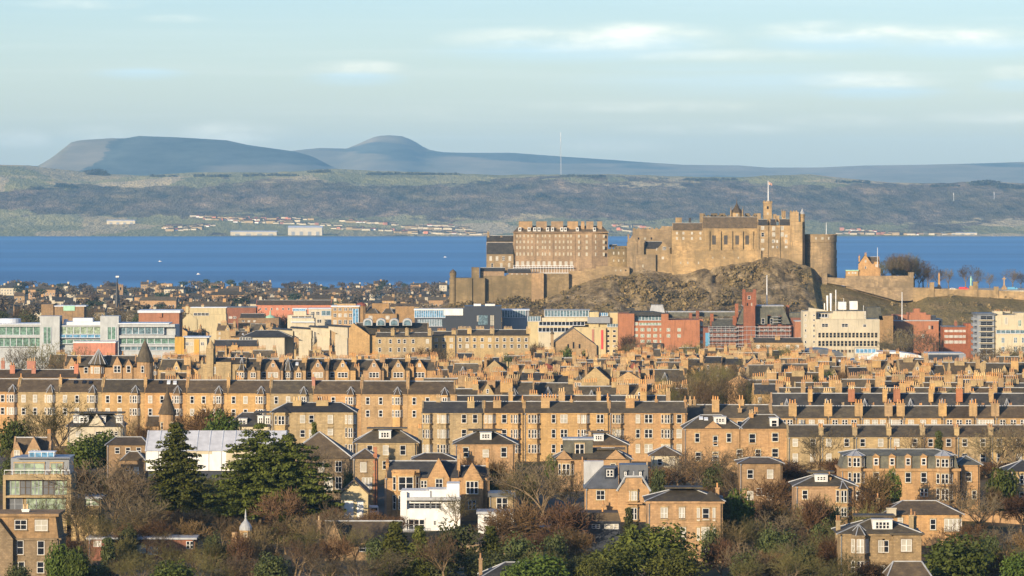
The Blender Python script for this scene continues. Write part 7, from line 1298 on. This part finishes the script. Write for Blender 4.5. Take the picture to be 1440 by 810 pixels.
def shed(label, x0, x1, y0, y1, mat):
    q = ground_hit((x0+x1)/2, y1) or (WX((x0+x1)/2, 15300), 15300, 1); Y = q[1]; k = Y/F; t = thing('shore_shed', label, 'shed', (q[0], Y, q[2])); w_ = (x1-x0)*k; h_ = (y1-y0)*k
    b = B(); b.box(-w_/2, w_/2, 0, 60, -6, h_*.82); b.obj('wall', mat, t); g = B(); g.gab(-w_/2-1, w_/2+1, -1, 61, h_*.82, h_); g.obj('roof', 'zinc', t)
    for i in range(4): d = B(); d.box(-w_*.4+i*w_*.24, -w_*.4+i*w_*.24+w_*.1, -.6, .1, -1, h_*.4); d.obj('door', 'grey', t)
shed('large beige shed on the far shore of the firth', 405, 453, 318, 331.5, 'conc'); shed('long low pale shed on the far shore left of the beige shed', 324, 389, 325, 331.5, 'cream'); shed('pale farm shed on the far hillside above the shore', 150, 190, 310, 316, 'cream'); shed('long pale viaduct-like shed by the far shore at right', 1320, 1374, 327, 330, 'conc')
def hillwoods():                             # dark clumps of wood on the skyline and in the fields
    r = random.Random(8); b = B()
    for px, py, w_, hh in ((137, 243, 16, 26), (128, 242, 10, 20), (148, 244, 14, 12), (90, 260, 22, 16), (52, 264, 12, 14), (100, 262, 14, 14), (455, 240, 14, 14), (440, 240, 10, 10), (300, 246, 40, 12), (380, 245, 60, 12), (560, 243, 70, 12), (620, 243, 40, 10), (1385, 258, 30, 22), (1420, 262, 30, 18), (1330, 260, 30, 12), (1000, 251, 60, 12), (230, 246, 30, 10), (1200, 254, 40, 10), (820, 246, 50, 10), (680, 256, 12, 12), (760, 275, 10, 20)):
        for i in range(int(w_*1.4)):
            x = px+r.uniform(-w_, w_)/1.6; q = ground_hit(x, py+3)
            if not q: continue
            s = hh*r.uniform(.35, .7); leaf_clump(b, Vector((q[0], q[1], q[2]+s*.6)), s*1.2, 14, s*.55, r, .7)
    m = leafm('hill_wood', (.03, .034, .026), (.06, .058, .04), .01); o = b.obj('hill_woods', [m]); o['kind'] = 'stuff'; o['label'] = 'dark clumps of wood on the far hillside'
hillwoods()
def mast(label, px, yt, yb, Y, w_=3):
    z0 = WZ(yb, Y)-10; H_ = WZ(yt, Y)-z0; t = thing('radio_mast', label, 'mast', (WX(px, Y), Y, z0)); q = B()
    for a in range(3): q.tube((w_*cos(a*2.1), w_*sin(a*2.1), 0), (w_*.3*cos(a*2.1), w_*.3*sin(a*2.1), H_*.9), .7, .6, 4)
    for i in range(12):
        z = H_*.9*i/12; s = w_*(1-.7*i/12)
        for a in range(3): q.tube((s*cos(a*2.1), s*sin(a*2.1), z), (s*.94*cos(a*2.1+2.1), s*.94*sin(a*2.1+2.1), z+H_*.075), .35, .35, 3)
    q.obj('lattice', 'lead', t); c = B(); c.lathe([(1.6, H_*.78), (1.6, H_*.86)], 8); c.lathe([(1.1, H_*.9), (1.1, H_)], 8); c.obj('aerial', 'white', t); return t
mast('tall lattice radio mast with white tip on the hill across the firth', 788.5, 186, 244, 18900)
for px, yb in ((1341, 283), (1398, 282)): auto(mast('x', px, yb-12, yb, 17500, 2), 'small lattice pylon on the wooded hillside at right', px)
def boat(label, px, py):
    Y = EYE*F/(py-HY); t = thing('motor_boat', label, 'boat', (WX(px, Y), Y, 0)); b = B(); n = 9
    top = [(7*cos(a), 2.2*sin(a)*(1-.25*cos(a)), 1.6) for a in [2*pi*i/n for i in range(n)]]; bot = [(x*.8, y*.6, -.4) for x, y, z in top]
    b.faces(top+bot, [tuple(range(n)), tuple(range(2*n-1, n-1, -1))]+[(i, n+i, n+(i+1) % n, (i+1) % n) for i in range(n)]); b.obj('hull', 'white', t); c = B(); c.prism([(-4, 1.6), (2.2, 1.6), (1.2, 3.8), (-3.5, 3.9)], -1.3, 1.3); c.obj('cabin', 'white', t); s = B(); s.tube((-1, 0, 3.8), (-1, 0, 6.5), .12, .08, 5); s.obj('mast', 'metal', t); t.scale = (.55, .55, .55)
boat('tiny white boat on the firth, upper one of the two at left', 225, 368); boat('tiny white boat on the firth above the pale stone school', 279, 386); boat('tiny white boat on the firth left of the castle', 626, 362)
finish_labels()
for o in COL.objects:
    if o.get('label') and len(o['label'].replace('-', ' ').split()) > 16: print('LONG', o['label'])
for o in list(COL.objects):
    for k_ in ('h', 'w'):
        if k_ in o.keys(): del o[k_]
for p in ALLP+FT+FHS+CH+[h_.root for h_, _ in PROTO]:       # anything never placed
    if p.get('label', '') == '':
        for c in list(p.children): bpy.data.objects.remove(c)
        bpy.data.objects.remove(p)
